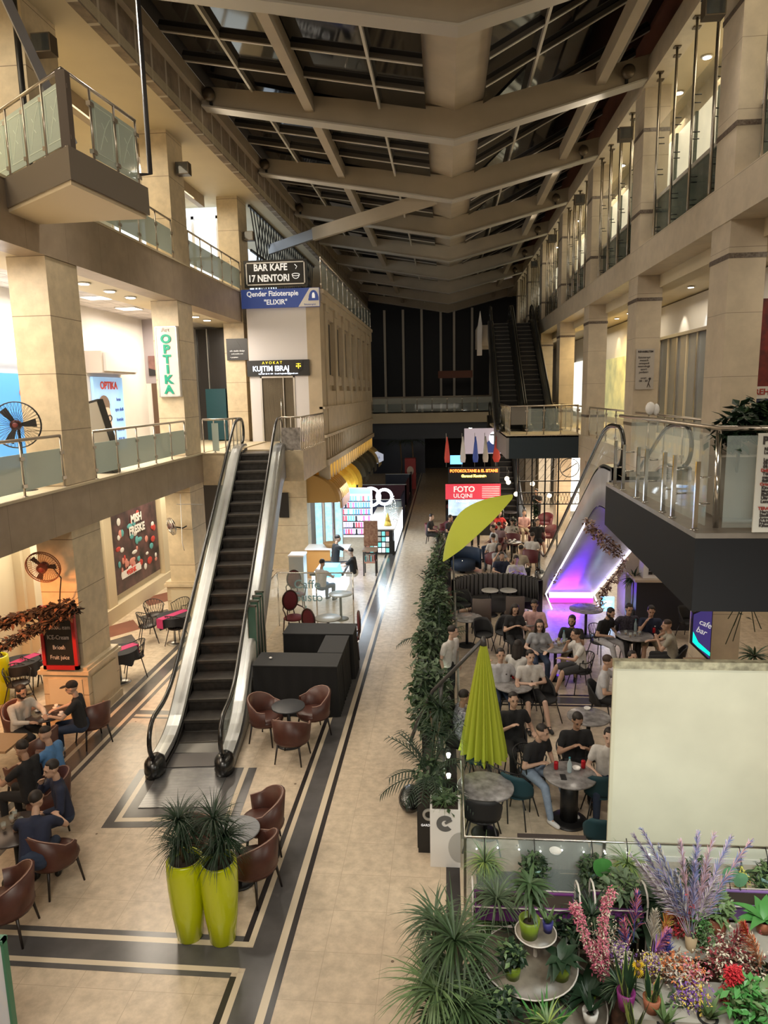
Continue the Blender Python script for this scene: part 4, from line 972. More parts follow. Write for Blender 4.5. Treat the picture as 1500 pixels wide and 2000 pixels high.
# bright tables and cases
b = thing('glass_case', 'cool white display case with a blue glass shade beside the oval chairs', 'display case', (-3.6, 21.5, 0))
part('body', MB().box(-4.15, -3.2, 20.6, 22.2, .02, .72), M_WLIT, b, True); part('shade', MB().xzprism([(-3.9, .74), (-3.2, .74), (-3.3, 1.05), (-3.75, 1.05)], 20.3, 20.9), mat('shade_cyan', (.2, .6, .8), .3, emit=(.2, .7, 1), es=1.2), b, True)
part('frame', MB().box(-4.2, -3.15, 20.55, 20.6, .72, .78).box(-4.2, -3.15, 22.2, 22.25, .72, .78).box(-3.2, -3.15, 20.55, 22.25, .72, .78), M_BLACK, b, True)
lamp('AREA', (-3.7, 21.6, 2.6), 60, COOL, sx=1.0, sy=1.2)
b = thing('bar_counter', 'orange fronted bar counter with a wicker bowl', 'counter', (-4.2, 22.9, 0)); part('front', MB().box(-4.75, -3.95, 22.9, 22.98, 0, 1.0), mat('orange_wood', (.5, .25, .07), .5), b, True); part('top', MB().box(-4.8, -3.3, 22.85, 23.6, 1.0, 1.05), M_WHITE, b, True)
b = thing('wicker_bowl', 'round wicker bowl on the orange bar counter', 'bowl', (-3.95, 23.1, 1.05)); part('body', MB().lathe([(.14, 0), (.26, .16), (.24, .17), (.1, .03)]), mat('wicker', (.28, .16, .06), .8), b)
b = thing('water_dispenser', 'grey and white upright cabinet behind the glass barrier', 'cabinet', (-4.55, 20.6, 0)); part('body', MB().box(-4.8, -4.35, 20.4, 20.9, 0, 1.35), mat('cab_grey', (.45, .52, .56), .4), b, True); part('top', MB().box(-4.82, -4.33, 20.38, 20.92, 1.35, 1.4), M_WHITE, b, True)
for k in range(4):
    x = -4.8+k*.38
    b = thing('shelf_unit', ('first', 'second', 'third', 'fourth')[k] + ' of the slim cool lit glass shelf units counted from the stone wall', 'shelf', (x, 25.6, 0)) if k < 3 else None
    if b:
        part('frame', MB().box(x-.16, x-.13, 25.6, 25.7, 0, 2.3).box(x+.13, x+.16, 25.6, 25.7, 0, 2.3), M_STEEL, b, True); part('glass', MB().box(x-.13, x+.13, 25.66, 25.69, .1, 2.2), mat('cyan_lit', (.4, .7, .8), .4, emit=(.5, .85, 1), es=.7, noise=.7, nscale=7), b, True)
# ================================================================ FOTO ULQINI stand, LED text, flags, billboard
s = thing('photo_stand', 'photo stand with red panel and glowing text board', 'kiosk', (1.15, 30, 0))
part('red_panel', MB().box(-.02, 2.35, 30, 30.06, 1.62, 2.28), mat('panel_red', (.45, .03, .05), .5, emit=(.8, .06, .09), es=.45), s, True)
part('lower_light', MB().box(.1, 2.3, 30, 30.06, .9, 1.6), mat('panel_pale', (.6, .7, .8), .5, emit=(.6, .8, 1), es=.42, noise=.6, nscale=2.5, noise2=(.2, .35, .6)), s, True)
part('upper_board', MB().box(.1, 2.3, 30.1, 30.16, 2.32, 3.0), M_SIGNB, s, True)
part('counter', MB().box(.0, 2.35, 30.1, 32, 0, .9), M_BLACK, s, True)
tx('lettering', 'FOTO', .34, M_TXT, s, (.32, 29.98, 2.05), ax='LEFT', bold=.01); tx('lettering', 'ULQINI', .25, M_TXT, s, (.32, 29.98, 1.77), ax='LEFT', bold=.004)
tx('lettering', 'PANELE FOTOVOLTAIKE', .14, M_TXT, s, (1.2, 29.98, 1.53), bold=.006)
M_LEDR = mat('led_red', (1, .1, 0), .5, emit=(1, .12, .02), es=5); M_LEDY = mat('led_yellow', (1, .6, .1), .5, emit=(1, .6, .08), es=5)
tx('lettering', 'FOTOKOLTANE & EL SITANE', .17, M_LEDR, s, (1.2, 30.08, 2.84), sx=.93, bold=.006); tx('lettering', 'Garanci Kontrate', .15, M_LEDY, s, (1.2, 30.08, 2.62), bold=.008)
for k in range(7): part('text_line', MB().box(1.55, 2.3, 29.985, 30, 1.70+k*.075, 1.72+k*.075), M_TXT, s, True)
for k, (x, m, lab) in enumerate(((.02, 'letter_red', 'red'), (.72, 'white_gloss', 'white'), (1.28, 'sign_blue', 'dark blue'), (1.72, 'board_white', 'pale'), (2.2, 'letter_red', 'wide red'))):
    b = thing('flag', lab + ' furled flag on a pole above the photo stand' + (', at its left end' if k == 0 else ''), 'flag', (x, 31.2, 2.9))
    part('pole', MB().tube([(x, 31.2, 2.9), (x, 31.2, 4.4)], .012, 5), M_STEEL, b, True)
    part('cloth', MB().lathe([(.02, 1.15), (.07, .8), (.13+.05*(k == 4), .2), (.10, 0), (.02, .02)][::-1], x+.04, 31.2, 3.1, 10, 1, .4), MAT[m], b, True)
s = board('billboard', 'lit billboard of a bearded figure in blue behind the flags', 'billboard', .95, 3.0, 36.0, 3.05, 4.35, mat('bill', (.42, .36, .38), .6, emit=(.6, .5, .55), es=.35), .05)
part('figure', MB().xzprism([(1.95, 3.1), (3.0, 3.1), (3.0, 3.55), (2.7, 3.75), (2.25, 3.75), (1.95, 3.5)], 35.98, 36.0), M_BLUE, s, True)
part('face', MB().ball((2.45, 35.97, 3.85), .24, .02, .32, 14, 10), MAT['sign_lit'], s, True); part('dark_eyes', MB().box(2.25, 2.65, 35.93, 35.95, 3.98, 4.05), M_BLACK, s, True)
s = board('info_screen', 'small tilted glowing blue screen left of the flags', 'screen', .2, .75, 31.4, 3.0, 3.4, mat('scr_blue', (.1, .4, .9), .5, emit=(.2, .55, 1), es=1.2), .03)
single('ceiling_light', MB().box(1.2, 1.35, 36.3, 36.4, 4.3, 4.36), M_LAMP, 'small white spotlight over the billboard', 'light')
# black trellis under the far balcony
q = MB()
for z in (1.85, 2.3, 2.75):
    q.box(2.75, 5.6, 27.0, 27.04, z, z+.04)
for k in range(24):
    x = 2.8+k*.12; q.bar((x, 27.02, 1.87), (x+.12, 27.02, 2.3), .015); q.bar((x+.12, 27.02, 1.87), (x, 27.02, 2.3), .015)
for x in (2.78, 3.3, 3.8, 4.3, 5.5): q.box(x-.025, x+.025, 27, 27.05, 0, 3.7)
for z in (2.75, 3.1, 3.4):
    for k in range(12): q.bar((2.8+k*.24, 27.02, z), (3.04+k*.24, 27.02, z+.3), .012)
single('trellis', q, M_BLACK, 'black steel trellis screen standing under the far balcony', 'trellis')
bl = None
for k, (px, py) in enumerate(((990, 935), (993, 942), (1040, 945), (1073, 968), (1008, 965))):
    p = onY(px, py, 28.2)
    lab = 'warm round lamp bulb near the trellis'
    if bl is None: bl = thing('globe_lamp', lab, 'lamp', p, 0, 'warm globe lamps near the trellis'); part('globe', MB().ball((0, 0, 0), .09), M_LAMPW, bl); part('cord', MB().tube([(0, 0, .08), (0, 0, .5)], .006, 4), M_BLACK, bl)
    else: dup(bl, p)
lamp('AREA', (3.6, 28.5, 3.4), 90, (1, .8, .55), sx=2, sy=2)
b = thing('wall_fan', 'round black fan on the orange lit column behind the trellis', 'fan', (5.3, 30.5, 2.9)); part('cage', MB().tube([(5.3+.4*cos(t), 30.4, 2.9+.4*sin(t)) for t in [2*pi*j/24 for j in range(24)]], .02, 5, closed=True), M_BLACK, b, True)
part('blade', MB().bar((5.0, 30.4, 2.7), (5.6, 30.4, 3.1), .15, .02), M_BLACK, b, True)
lamp('SPOT', (4.4, 29.6, .5), 90, (1, .55, .25), .1, (5.2, 31.3, 2.2), 80)
# ================================================================ BLACK COUNTERS, GLASS BARRIERS
M_CLOTH = mat('black_cloth', (.010, .010, .011), .9); M_CLOTHT = mat('black_cloth_top', (.03, .03, .031), .75)
def clothbox(label, x0, x1, y0, y1, h):
    b = thing('cloth_counter', label, 'counter', ((x0+x1)/2, (y0+y1)/2, 0))
    n = 40; pts = []; per = [(x0, y0, x1, y0), (x1, y0, x1, y1), (x1, y1, x0, y1), (x0, y1, x0, y0)]
    top = []; bot = []
    for xa, ya, xb, yb in per:
        for k in range(n):
            t = k/n; w = .02*sin(t*38)*1.0; nx, ny = (yb-ya)/max(.01, hypot(xb-xa, yb-ya)), -(xb-xa)/max(.01, hypot(xb-xa, yb-ya))
            top.append((xa+(xb-xa)*t, ya+(yb-ya)*t, h)); bot.append((xa+(xb-xa)*t+nx*(w+.03), ya+(yb-ya)*t+ny*(w+.03), .01))
    top.append(top[0]); bot.append(bot[0])
    part('skirt', MB().sheet([bot, top]), M_CLOTH, b, True); part('top', MB().box(x0-.01, x1+.01, y0-.01, y1+.01, h, h+.02), M_CLOTHT, b, True)
    return b
clothbox('front black draped counter nearest the brown chairs', -3.78, -2.12, 12.62, 13.3, 1.03)
clothbox('middle black draped counter linking the two long ones', -2.62, -2.12, 13.35, 14.35, 1.03)
clothbox('rear black draped counter beside the oval backed chair', -3.6, -2.05, 14.45, 15.15, 1.03)
s_ = thing('stool', 'pale round stool seat between the black counters', 'stool', (-3.1, 13.75, 0)); part('seat', MB().lathe([(.18, .72), (.2, .75), (.18, .78)]), mat('beige_seat', (.6, .47, .34), .6), s_); part('column', MB().tube([(0, 0, 0), (0, 0, .72)], .03), M_CHROME, s_)
single('crumpled_tissue', MB().ball((-3.5, 12.95, 1.075), .035, .03, .02), M_WHITE, 'crumpled white tissue on the front black counter', 'tissue')
g_ = thing('glass_barrier', 'frameless glass barrier with faded coffee lettering behind the black counters', 'glass barrier', (-4.2, 17.9, 0))
part('glass_panel', MB().box(-4.55, -2.5, 17.95, 17.97, .1, 1.5), M_GLASS, g_, True); part('glass_panel', MB().box(-4.57, -4.55, 15.0, 17.95, .1, 1.5), M_GLASS, g_, True)
part('top_rail', MB().tube([(-4.56, 15.0, 1.5), (-4.56, 17.96, 1.5), (-2.5, 17.96, 1.5)], .02), M_CHROME, g_, True)
for x in (-4.56, -3.5, -2.5): part('post', MB().tube([(x, 17.96, 0), (x, 17.96, 1.5)], .018), M_CHROME, g_, True)
for k, w_ in enumerate(('Caffe', 'Gusto', 'h')): tx('lettering', w_, .34, mat('etched', (.30, .5, .55), .4), g_, (-3.75, 17.93, 1.18-.36*k), bold=.0)
for k in range(4):
    y = 13.5+k*.35
    b = thing('glass_screen', ('nearest', 'second', 'third', 'farthest')[k] + ' of the green edged glass panels stacked beside the escalator', 'glass screen', (-4.0, y, 0))
    part('pane', MB().box(-4.08-.04*k, -3.92-.04*k, y, y+.03, .05, 1.95), mat('green_pane', (.10, .20, .15), .15, alpha=.85), b, True); part('edge', MB().box(-4.1-.04*k, -4.08-.04*k, y-.01, y+.04, 0, 1.98).box(-3.92-.04*k, -3.9-.04*k, y-.01, y+.04, 0, 1.98).box(-4.1-.04*k, -3.9-.04*k, y-.01, y+.04, 1.95, 1.99), M_STEEL, b, True)
# ================================================================ FURNITURE KINDS
M_LEATH = mat('brown_leather', (.080, .027, .019), .38, noise=.25, nscale=6)
M_LEGD = mat('dark_leg', (.018, .012, .010), .4)
M_PIPE = mat('piping_highlight', (.33, .20, .16), .4)  # pale rim piping, its tone painted as a highlight
M_MARB = mat('grey_marble', (.26, .25, .25), .2, noise=.5, nscale=9, noise2=(.14, .13, .13))
def legs4(par, w, d, h, m, r0=.022, r1=.013, splay=.05, dy=0):
    for sx in (-1, 1):
        for sy in (-1, 1):
            part('leg', MB().tube([(sx*w, sy*d+dy, h), (sx*(w+splay), sy*(d+splay)+dy, 0)], [r0, r1], 8), m, par)
def tub_chair(name, label, m, group, loc=(0, 0, 0), rz=0, legm=None, back=.84, arm=.66, wire=False, r=.31):
    c = thing(name, label, 'chair', loc, rz, group)
    a0 = R(118); n = 16; zb = .36
    outer = []; top = []
    rows = [[], [], [], []]
    for k in range(n+1):
        a = -a0+2*a0*k/n; u = max(0, cos(a))
        h = arm + (back-arm)*min(1, max(0, (cos(a)-.0))**.7)
        x, y = sin(a), cos(a)
        rr = r*(1+.04*cos(12*a)*0)
        rows[0].append(((rr-.035)*x, (rr-.035)*y*.95, zb+.02)); rows[1].append(((rr)*x, (rr)*y*.95, zb+.03))
        rows[2].append(((rr+.035)*x, (rr+.045)*y*.95, h)); rows[3].append(((rr-.02)*x, (rr-.015)*y*.95, h+.0))
        top.append(((rr+.008)*x, (rr+.015)*y*.95, h+.006))
    q = MB()
    rows2 = [rows[3], [((r-.06)*sin(-a0+2*a0*k/n), (r-.06)*cos(-a0+2*a0*k/n)*.95, zb+.06) for k in range(n+1)]]
    q.sheet([rows[1][::-1], rows[2][::-1], rows[3][::-1], rows2[1][::-1]])
    for k in (0, n):
        p = [rows[1][k], rows[2][k], rows[3][k], rows2[1][k]]; q.add(p, [(0, 1, 2, 3)] if k else [(3, 2, 1, 0)])
    part('backrest', q, m, c)
    part('piping', MB().tube(top, .009, 5), M_PIPE if m is M_LEATH else m, c)
    part('seat', MB().lathe([(.1, zb-.01), (r-.01, zb), (r+.01, zb+.05), (r-.02, zb+.11), (r*.6, zb+.125), (.02, zb+.125)], n=20, sy=.97), m, c)
    legs4(c, .19, .19, zb+.01, legm or M_LEGD, .02, .013)
    return c
def shell_chair(name, label, m, group, lattice=False, seatm=None):
    """thin legged chair: velvet shell, or an open wire hoop back with crossing bars"""
    c = thing(name, label, 'chair', (0, 0, 0), 0, group)
    part('seat', MB().lathe([(.05, .42), (.20, .425), (.225, .445), (.20, .475), (.02, .48)], n=18), seatm or m, c)
    if lattice:
        hoop = [(.27*sin(t), .24*cos(t)*1.0+.02, .70+.12*max(0, cos(t))) for t in [R(-125+250*k/20) for k in range(21)]]
        part('hoop', MB().tube([(.20*sin(R(-125)), .2*cos(R(-125)), .44)]+hoop+[(.20*sin(R(125)), .2*cos(R(125)), .44)], .011, 6), M_BLACK, c)
        q = MB()
        for k in range(11):
            for d in (-1, 1):
                a = R(-85+17*k); b = a+d*R(16)
                q.tube([(.215*sin(a), .2*cos(a), .45), (.27*sin(b), .24*cos(b)+.02, .70+.12*max(0, cos(b)))], .005, 4)
        part('lattice', q, M_BLACK, c)
    else:
        rows = []
        for i in range(6):
            z = .46+.36*i/5; ang = R(100-62*(i/5)**1.6)
            rows.append([((.23+.05*i/5)*sin(t), (.21+.06*i/5)*cos(t), z-.02*abs(t)) for t in [-ang+2*ang*k/12 for k in range(13)]])
        part('backrest', MB().sheet([r[::-1] for r in rows], .025), m, c)
    legs4(c, .14, .14, .43, M_BLACK, .012, .010, .09)
    return c
def oval_chair(label, loc, rz, group=None):
    c = thing('oval_back_armchair', label, 'chair', loc, rz, group); wd = mat('dark_wood', (.045, .015, .010), .35); up = mat('wine_fabric', (.13, .012, .02), .7)
    part('seat', MB().lathe([(.05, .42), (.25, .43), (.26, .47), (.2, .51), (.02, .52)], n=18), up, c)
    b = part('backrest', MB().ball((0, .27, .86), .19, .03, .25, 16, 12), up, c); part('frame', MB().tube([(.205*cos(t), .275, .86+.27*sin(t)) for t in [2*pi*k/20 for k in range(20)]], .022, 6, closed=True), wd, b)
    for s in (-1, 1): part('armrest', MB().tube([(s*.19, .27, .72), (s*.27, .05, .70), (s*.28, -.15, .66), (s*.24, -.17, .46)], .018, 6), wd, c)
    part('stay', MB().tube([(-.1, .25, .45), (-.08, .27, .62)], .015).tube([(.1, .25, .45), (.08, .27, .62)], .015), wd, c)
    legs4(c, .2, .2, .43, wd, .022, .014, .03); return c
def round_table(name, label, top_m, loc, r=.33, h=.74, group=None, base=.22, colr=.035, cm=None):
    t = thing(name, label, 'table', loc, 0, group)
    part('tabletop', MB().lathe([(r-.02, h-.03), (r, h-.025), (r, h-.005), (r-.01, h), (.01, h)], n=32), top_m, t)
    part('column', MB().tube([(0, 0, .03), (0, 0, h-.03)], colr, 12), cm or M_BLACK, t)
    part('base', MB().lathe([(base, 0), (base, .015), (base*.8, .03), (.05, .05)], n=24), cm or M_BLACK, t)
    return t
def cloth_table(label, loc, rz, group=None):
    t = thing('cloth_table', label, 'table', loc, rz, group)
    n = 48; rows = [[(.40*cos(2*pi*k/n), .40*sin(2*pi*k/n), .752) for k in range(n+1)]]
    rows.append([((.42+.035*cos(2*pi*k/n*8))*cos(2*pi*k/n), (.42+.035*cos(2*pi*k/n*8))*sin(2*pi*k/n), .46+.10*abs(sin(4*pi*k/n))) for k in range(n+1)])
    part('cloth', MB().sheet(rows[::-1]).add([(.40*cos(2*pi*k/n), .40*sin(2*pi*k/n), .752) for k in range(n)], [tuple(range(n))]), mat('table_cloth', (.02, .02, .025), .85), t)
    part('runner', MB().box(-.11, .11, -.43, .43, .754, .758).box(-.11, .11, -.455, -.445, .52, .758).box(-.11, .11, .445, .455, .52, .758), mat('runner_pink', (.45, .03, .13), .8), t)
    part('column', MB().tube([(0, 0, .03), (0, 0, .74)], .03), M_STEEL, t); part('base', MB().lathe([(.22, 0), (.2, .02), (.03, .05)]), M_STEEL, t)
    return t
def glass_tumbler(label, loc, group):
    g = thing('tumbler', label, 'glass', loc, 0, group); part('body', MB().lathe([(.025, 0), (.033, .11), (.028, .11), (.02, .01)], n=12), M_GLASS, g); part('drink', MB().lathe([(.022, .01), (.026, .05)], n=12), mat('drink', (.3, .16, .08), .2, alpha=.7), g); return g
# ================================================================ PEOPLE
SKIN = [mat('skin_a', (.52, .33, .24), .55), mat('skin_b', (.42, .25, .17), .55), mat('skin_c', (.60, .40, .31), .55)]
HAIR = mat('hair_dark', (.018, .012, .010), .6); HAIRB = mat('hair_brown', (.05, .028, .018), .6)
def CL(n, c, **k): return mat('cloth_'+n, c, .85, noise=.12, nscale=18, **k)
def limb(q, p0, p1, r0, r1, n=10):
    p0, p1 = Vector(p0), Vector(p1); d = (p1-p0); L = d.length
    if L < 1e-5: return q.ball(p0, r0)
    d = d/L
    q.tube([p0-d*r0*.92, p0-d*r0*.6, p0, p0.lerp(p1, .5), p1, p1+d*r1*.6, p1+d*r1*.92], [r0*.38, r0*.8, r0, (r0+r1)/2, r1, r1*.8, r1*.38], n)
def vox(o, size, sm=3, fac=.5):
    m = o.modifiers.new('remesh', 'REMESH'); m.mode = 'VOXEL'; m.voxel_size = size; m.use_smooth_shade = True
    if sm: s = o.modifiers.new('smooth', 'SMOOTH'); s.iterations = sm; s.factor = fac
    return o
def person(label, head, rz=0, stand=False, lean=.12, arms=('lap', 'lap'), shirt=None, pants=None, shoe=None, skin=0, hair='short', hairm=None,
           beard=False, glasses=False, cap=False, turn=0, nod=.15, shorts=False, far=0, legs='normal', z=None, dz=0, sleeve=.55, logo=None, woman=False, long_sleeve=False, group=None):
    """head = picture point of the face centre; the figure stands where a head at its height meets that view line"""
    sk = SKIN[skin]; hairm = hairm or HAIR
    hip = Vector((0, 0, .94 if stand else .54+dz))
    up = Vector((0, -sin(lean), cos(lean)))
    S = lambda d, x=0, y=0: hip + up*d + Vector((x, y, 0))
    neck = S(.53); hd = S(.70) + Vector((0, -.035, 0))
    sw = .165 if woman else .19
    sho = [S(.46, -sw), S(.46, sw)]
    zhead = hd.z if z is None else z
    g = G(head[0], head[1], zhead); c, s_ = cos(rz), sin(rz)
    loc = Vector((g.x - (hd.x*c-hd.y*s_), g.y - (hd.x*s_+hd.y*c), 0))
    P = thing('person', label, 'person', loc, rz, group)
    v1 = .012 if not far else (.017 if far == 1 else .024); v2 = .017 if not far else .024
    body, sh, pt, so = MB(), MB(), MB(), MB()
    # torso (core of the body, clothed)
    def torso(q, e):
        for s in (-1, 1):
            limb(q, S(.02, s*.075), S(.28, s*.075), .105+e, .098+e); limb(q, S(.26, s*.08), S(.42, s*(sw-.09)), .10+e, .088+e)
            limb(q, S(.43, 0), S(.455, s*(sw-.02)), .068+e, .062+e)
        limb(q, S(.40, 0, .0), S(.50), .075+e, .06+e)
        if woman:
            for s in (-1, 1): q.ball(S(.33, s*.075, -.085), .06+e)
    torso(body, -.01); torso(sh, .008)
    limb(body, S(.47), S(.60), .052, .05)
    # head
    Mh = Matrix.Translation(hd) @ Matrix.Rotation(turn, 4, 'Z') @ Matrix.Rotation(nod, 4, 'X')
    st = len(body.v)
    body.ball((0, .012, .028), .076, .095, .098, 14, 10); body.ball((0, -.012, -.035), .062, .075, .078, 12, 8); body.ball((0, -.055, -.075), .036, .032, .03)
    limb(body, (0, -.085, .025), (0, -.106, -.018), .011, .015, 8); body.ball((0, -.088, -.052), .026, .013, .012, 8, 6)
    for s in (-1, 1): body.ball((s*.078, .01, -.002), .012, .022, .032, 8, 6); body.ball((s*.034, -.075, .03), .02, .016, .014, 8, 6)
    for i in range(st, len(body.v)): body.v[i] = tuple(Mh @ Vector(body.v[i]))
    # arms
    for i, s in enumerate((-1, 1)):
        a = arms[i]; o = sho[i]
        el, ha = {
            'lap': ((s*.27, -.06, .24), (s*.10, -.30, .17)), 'table': ((s*.28, -.22, .27), (s*.13, -.45, .26)),
            'phone': ((s*.25, -.13, .20), (s*.055, -.29, .36)), 'chest': ((s*.27, -.10, .24), (s*.03, -.25, .40)),
            'folded': ((s*.27, -.08, .22), (s*.0, -.23, .24)), 'mouth': ((s*.24, -.20, .30), (s*.035, -.20, .62)),
            'side': ((s*.27, .02, .18), (s*.26, -.06, -.08)), 'arm': ((s*.30, .02, .24), (s*.28, -.24, .22)), 'hip': ((s*.36, .04, .22), (s*.20, -.06, .06)),
            'back': ((s*.40, .10, .40), (s*.20, .22, .50)), 'reach': ((s*.25, -.25, .32), (s*.10, -.50, .30)),
            'phone_side': ((s*.24, -.16, .26), (s*.10, -.30, .46))}[a]
        el = hip + Vector(el)*1.0 + Vector((0, -sin(lean)*.25, 0)); ha = hip + Vector(ha) + Vector((0, -sin(lean)*.3, 0))
        d1 = el-o; el = o + d1.normalized()*.285; d2 = ha-el; ha = el + d2.normalized()*min(max(d2.length, .2), .25)
        limb(body, o, el, .046, .038); limb(body, el, ha, .038, .025)
        d = (ha-el).normalized(); side = d.cross(Vector((0, 0, 1))); side = side.normalized() if side.length > .1 else Vector((1, 0, 0)); nrm = side.cross(d)
        pc = ha + d*.045
        limb(body, ha+d*.01+side*.012, pc+side*.018, .024, .022, 8); limb(body, ha+d*.01-side*.012, pc-side*.018, .024, .022, 8)
        for k in range(4):
            b0 = pc+d*.025+side*(.030-.020*k); L = (.062, .072, .068, .054)[k]
            m1 = b0+d*L*.5-nrm*.008; limb(body, b0, m1, .0105, .0100, 6); limb(body, m1, m1+(d*.7-nrm*.7)*L*.5, .0098, .0085, 6)
        t0 = ha+d*.025+side*(-s)*.03 if False else ha+d*.03+side*.035
        limb(body, ha+d*.02+side*.02, t0+d*.02+side*.012, .014, .012, 6); limb(body, t0+d*.02+side*.012, t0+d*.048+side*.008-nrm*.01, .0115, .009, 6)
        limb(sh, o, o.lerp(el, 1 if long_sleeve else sleeve), .064, .058 if not long_sleeve else .05)
        if long_sleeve: limb(sh, el, el.lerp(ha, .9), .05, .036)
    # legs
    for i, s in enumerate((-1, 1)):
        h = hip+Vector((s*.09, 0, 0))
        if stand: kn, an = Vector((s*.10, -.02, .50)), Vector((s*.11, .01+(.05 if s > 0 else -.05), .08))
        elif legs == 'out': kn, an = Vector((s*.16, -.46, .50+dz)), Vector((s*.20, -.62, .08))
        elif legs == 'cross': kn, an = (Vector((s*.05, -.45, .66+dz)), Vector((-s*.22, -.62, .46))) if s > 0 else (Vector((s*.12, -.44, .50+dz)), Vector((s*.12, -.46, .08)))
        elif legs == 'wide': kn, an = Vector((s*.25, -.40, .50+dz)), Vector((s*.22, -.38, .08))
        else: kn, an = Vector((s*.13, -.44, .51+dz)), Vector((s*.13, -.42, .08))
        limb(body, h, kn, .078, .052); limb(body, kn, kn.lerp(an, .35), .05, .052); limb(body, kn.lerp(an, .3), an, .053, .032)
        limb(pt, h, kn if not shorts else h.lerp(kn, .86), .098, .068 if not shorts else .082)
        if not shorts: limb(pt, kn, an+Vector((0, 0, .02)), .068, .05)
        fd = Vector((0, -1, 0)); fwd = Vector((an.x-kn.x, -1, 0)).normalized()
        limb(body, an, an+fwd*.12-Vector((0, 0, .035)), .03, .025)
        tilt = Vector((0, 0, -.035)) if not (legs == 'cross' and s > 0) else Vector((0, 0, .02))
        limb(so, an+Vector((0, .02, -.03)), an+fwd*.15+tilt, .045, .038); limb(so, an+Vector((0, 0, .0)), an+Vector((0, 0, -.03)), .043, .046)
    limb(pt, hip+Vector((-.07, 0, -.01)), hip+Vector((.07, 0, -.01)), .115, .115)
    limb(pt, hip+Vector((-.06, 0, .05)), hip+Vector((.06, 0, .05)), .112, .112)
    vox(part('body', body, sk, P), v1, 2, .4)
    vox(part('shirt', sh, shirt, P), v2); vox(part('trousers' if not shorts else 'shorts', pt, pants, P), v2); 
    vox(part('shoes', so, shoe or M_BLACK, P), v2)
    # hair, beard, eyes in head space
    hq = MB()
    if hair == 'short': hq.ball((0, .026, .052), .0825, .095, .090, 16, 12)
    elif hair == 'fade': hq.ball((0, .022, .064), .079, .092, .078, 16, 12)
    elif hair == 'long':
        hq.ball((0, .022, .045), .088, .102, .098, 14, 10); limb(hq, (-.05, .055, .0), (-.06, .07, -.2), .05, .045); limb(hq, (.05, .055, .0), (.06, .07, -.2), .05, .045); limb(hq, (0, .07, 0), (0, .09, -.22), .055, .05)
        for s in (-1, 1): limb(hq, (s*.078, -.005, .02), (s*.085, .0, -.15), .022, .028)
    if hair != 'none':
        cut = []
        for i in range(len(hq.v)):
            v = Vector(hq.v[i])
            if v.y < -.045 and v.z < .085: v.y = max(v.y, -.02); v.x *= .95
            if hair != 'long' and v.z < (.045 if hair == 'fade' else .018): v.x *= .86; v.y = min(v.y, .10) if hair == 'short' else v.y*.9
            if v.z < -.01 and hair != 'long': v.y = max(v.y, .03)
            hq.v[i] = tuple(Mh @ v)
        o = part('hair', hq, hairm, P)
        if hair == 'long': vox(o, .014, 2)
    if cap:
        q = MB().ball((0, .015, .065), .087, .102, .078, 14, 8).ball((0, -.125, .06), .06, .07, .012, 12, 6); q.xf(Mh); part('cap', q, M_MATTE, P)
    if far < 2:
        q = MB()
        for s in (-1, 1): q.ball((s*.031, -.083, .020), .012, .008, .006, 8, 6); q.bar((s*.018, -.089, .040), (s*.048, -.080, .041), .007, .008)
        q.box(-.022, .022, -.096, -.086, -.054, -.049); q.xf(Mh); part('face_features', q, hairm, P)
    if beard:
        q = MB().ball((0, -.030, -.068), .060, .062, .050, 14, 8); q.ball((-.058, -.005, -.04), .022, .05, .05).ball((.058, -.005, -.04), .022, .05, .05); q.xf(Mh); part('beard', q, hairm, P)
    if glasses:
        q = MB()
        for s in (-1, 1): q.tube([(s*.034+.024*cos(t), -.103, .018+.019*sin(t)) for t in [2*pi*k/12 for k in range(12)]], .0035, 4, closed=True); q.tube([(s*.058, -.103, .02), (s*.08, 0, .02)], .0035, 4)
        q.tube([(-.012, -.105, .02), (.012, -.105, .02)], .0035, 4); q.xf(Mh); part('glasses', q, M_BLACK, P)
    if logo:
        c0 = S(.36, .09, -.115); part('chest_logo', MB().ball(c0, .016, .008, .014, 8, 5), logo, P)
    return P
# ================================================================ PLANTS
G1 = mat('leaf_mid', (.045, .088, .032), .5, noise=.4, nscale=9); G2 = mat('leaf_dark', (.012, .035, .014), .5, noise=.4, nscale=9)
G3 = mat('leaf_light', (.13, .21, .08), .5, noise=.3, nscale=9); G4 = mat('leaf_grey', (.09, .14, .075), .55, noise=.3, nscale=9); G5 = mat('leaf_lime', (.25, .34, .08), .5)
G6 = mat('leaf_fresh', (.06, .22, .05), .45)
BARK = mat('bark', (.12, .085, .05), .8); SOIL = mat('soil', (.03, .02, .014), .9)
def blade(q, p, d, L, w, droop, seg=5):
    p = Vector(p); d = Vector(d).normalized(); side = d.cross(Vector((0, 0, 1)))
    side = side.normalized() if side.length > .05 else Vector((1, 0, 0))
    vs = []; c = p.copy(); dd = d.copy()
    for i in range(seg+1):
        t = i/seg; ww = w*(.55+.9*t if t < .35 else 1.2*(1-t)/.75)*.5 if i < seg else .001
        vs += [c-side*ww+Vector((0, 0, ww*.35)), c, c+side*ww+Vector((0, 0, ww*.35))]
        dd = (dd+Vector((0, 0, -droop/seg))).normalized(); c = c+dd*L/seg
    fs = []
    for i in range(seg):
        for j in (0, 1): fs.append((3*i+j, 3*i+j+1, 3*i+j+4, 3*i+j+3))
    q.add(vs, fs, True)
def rosette(q, c, n, L, w, droop, up=(.1, 1), rng=random):
    for _ in range(n):
        a = rng.uniform(0, 2*pi); u = rng.uniform(*up)
        blade(q, c, (cos(a)*sqrt(max(0, 1-u*u*.9)), sin(a)*sqrt(max(0, 1-u*u*.9)), u), L*rng.uniform(.65, 1.1), w, droop*rng.uniform(.5, 1.2))
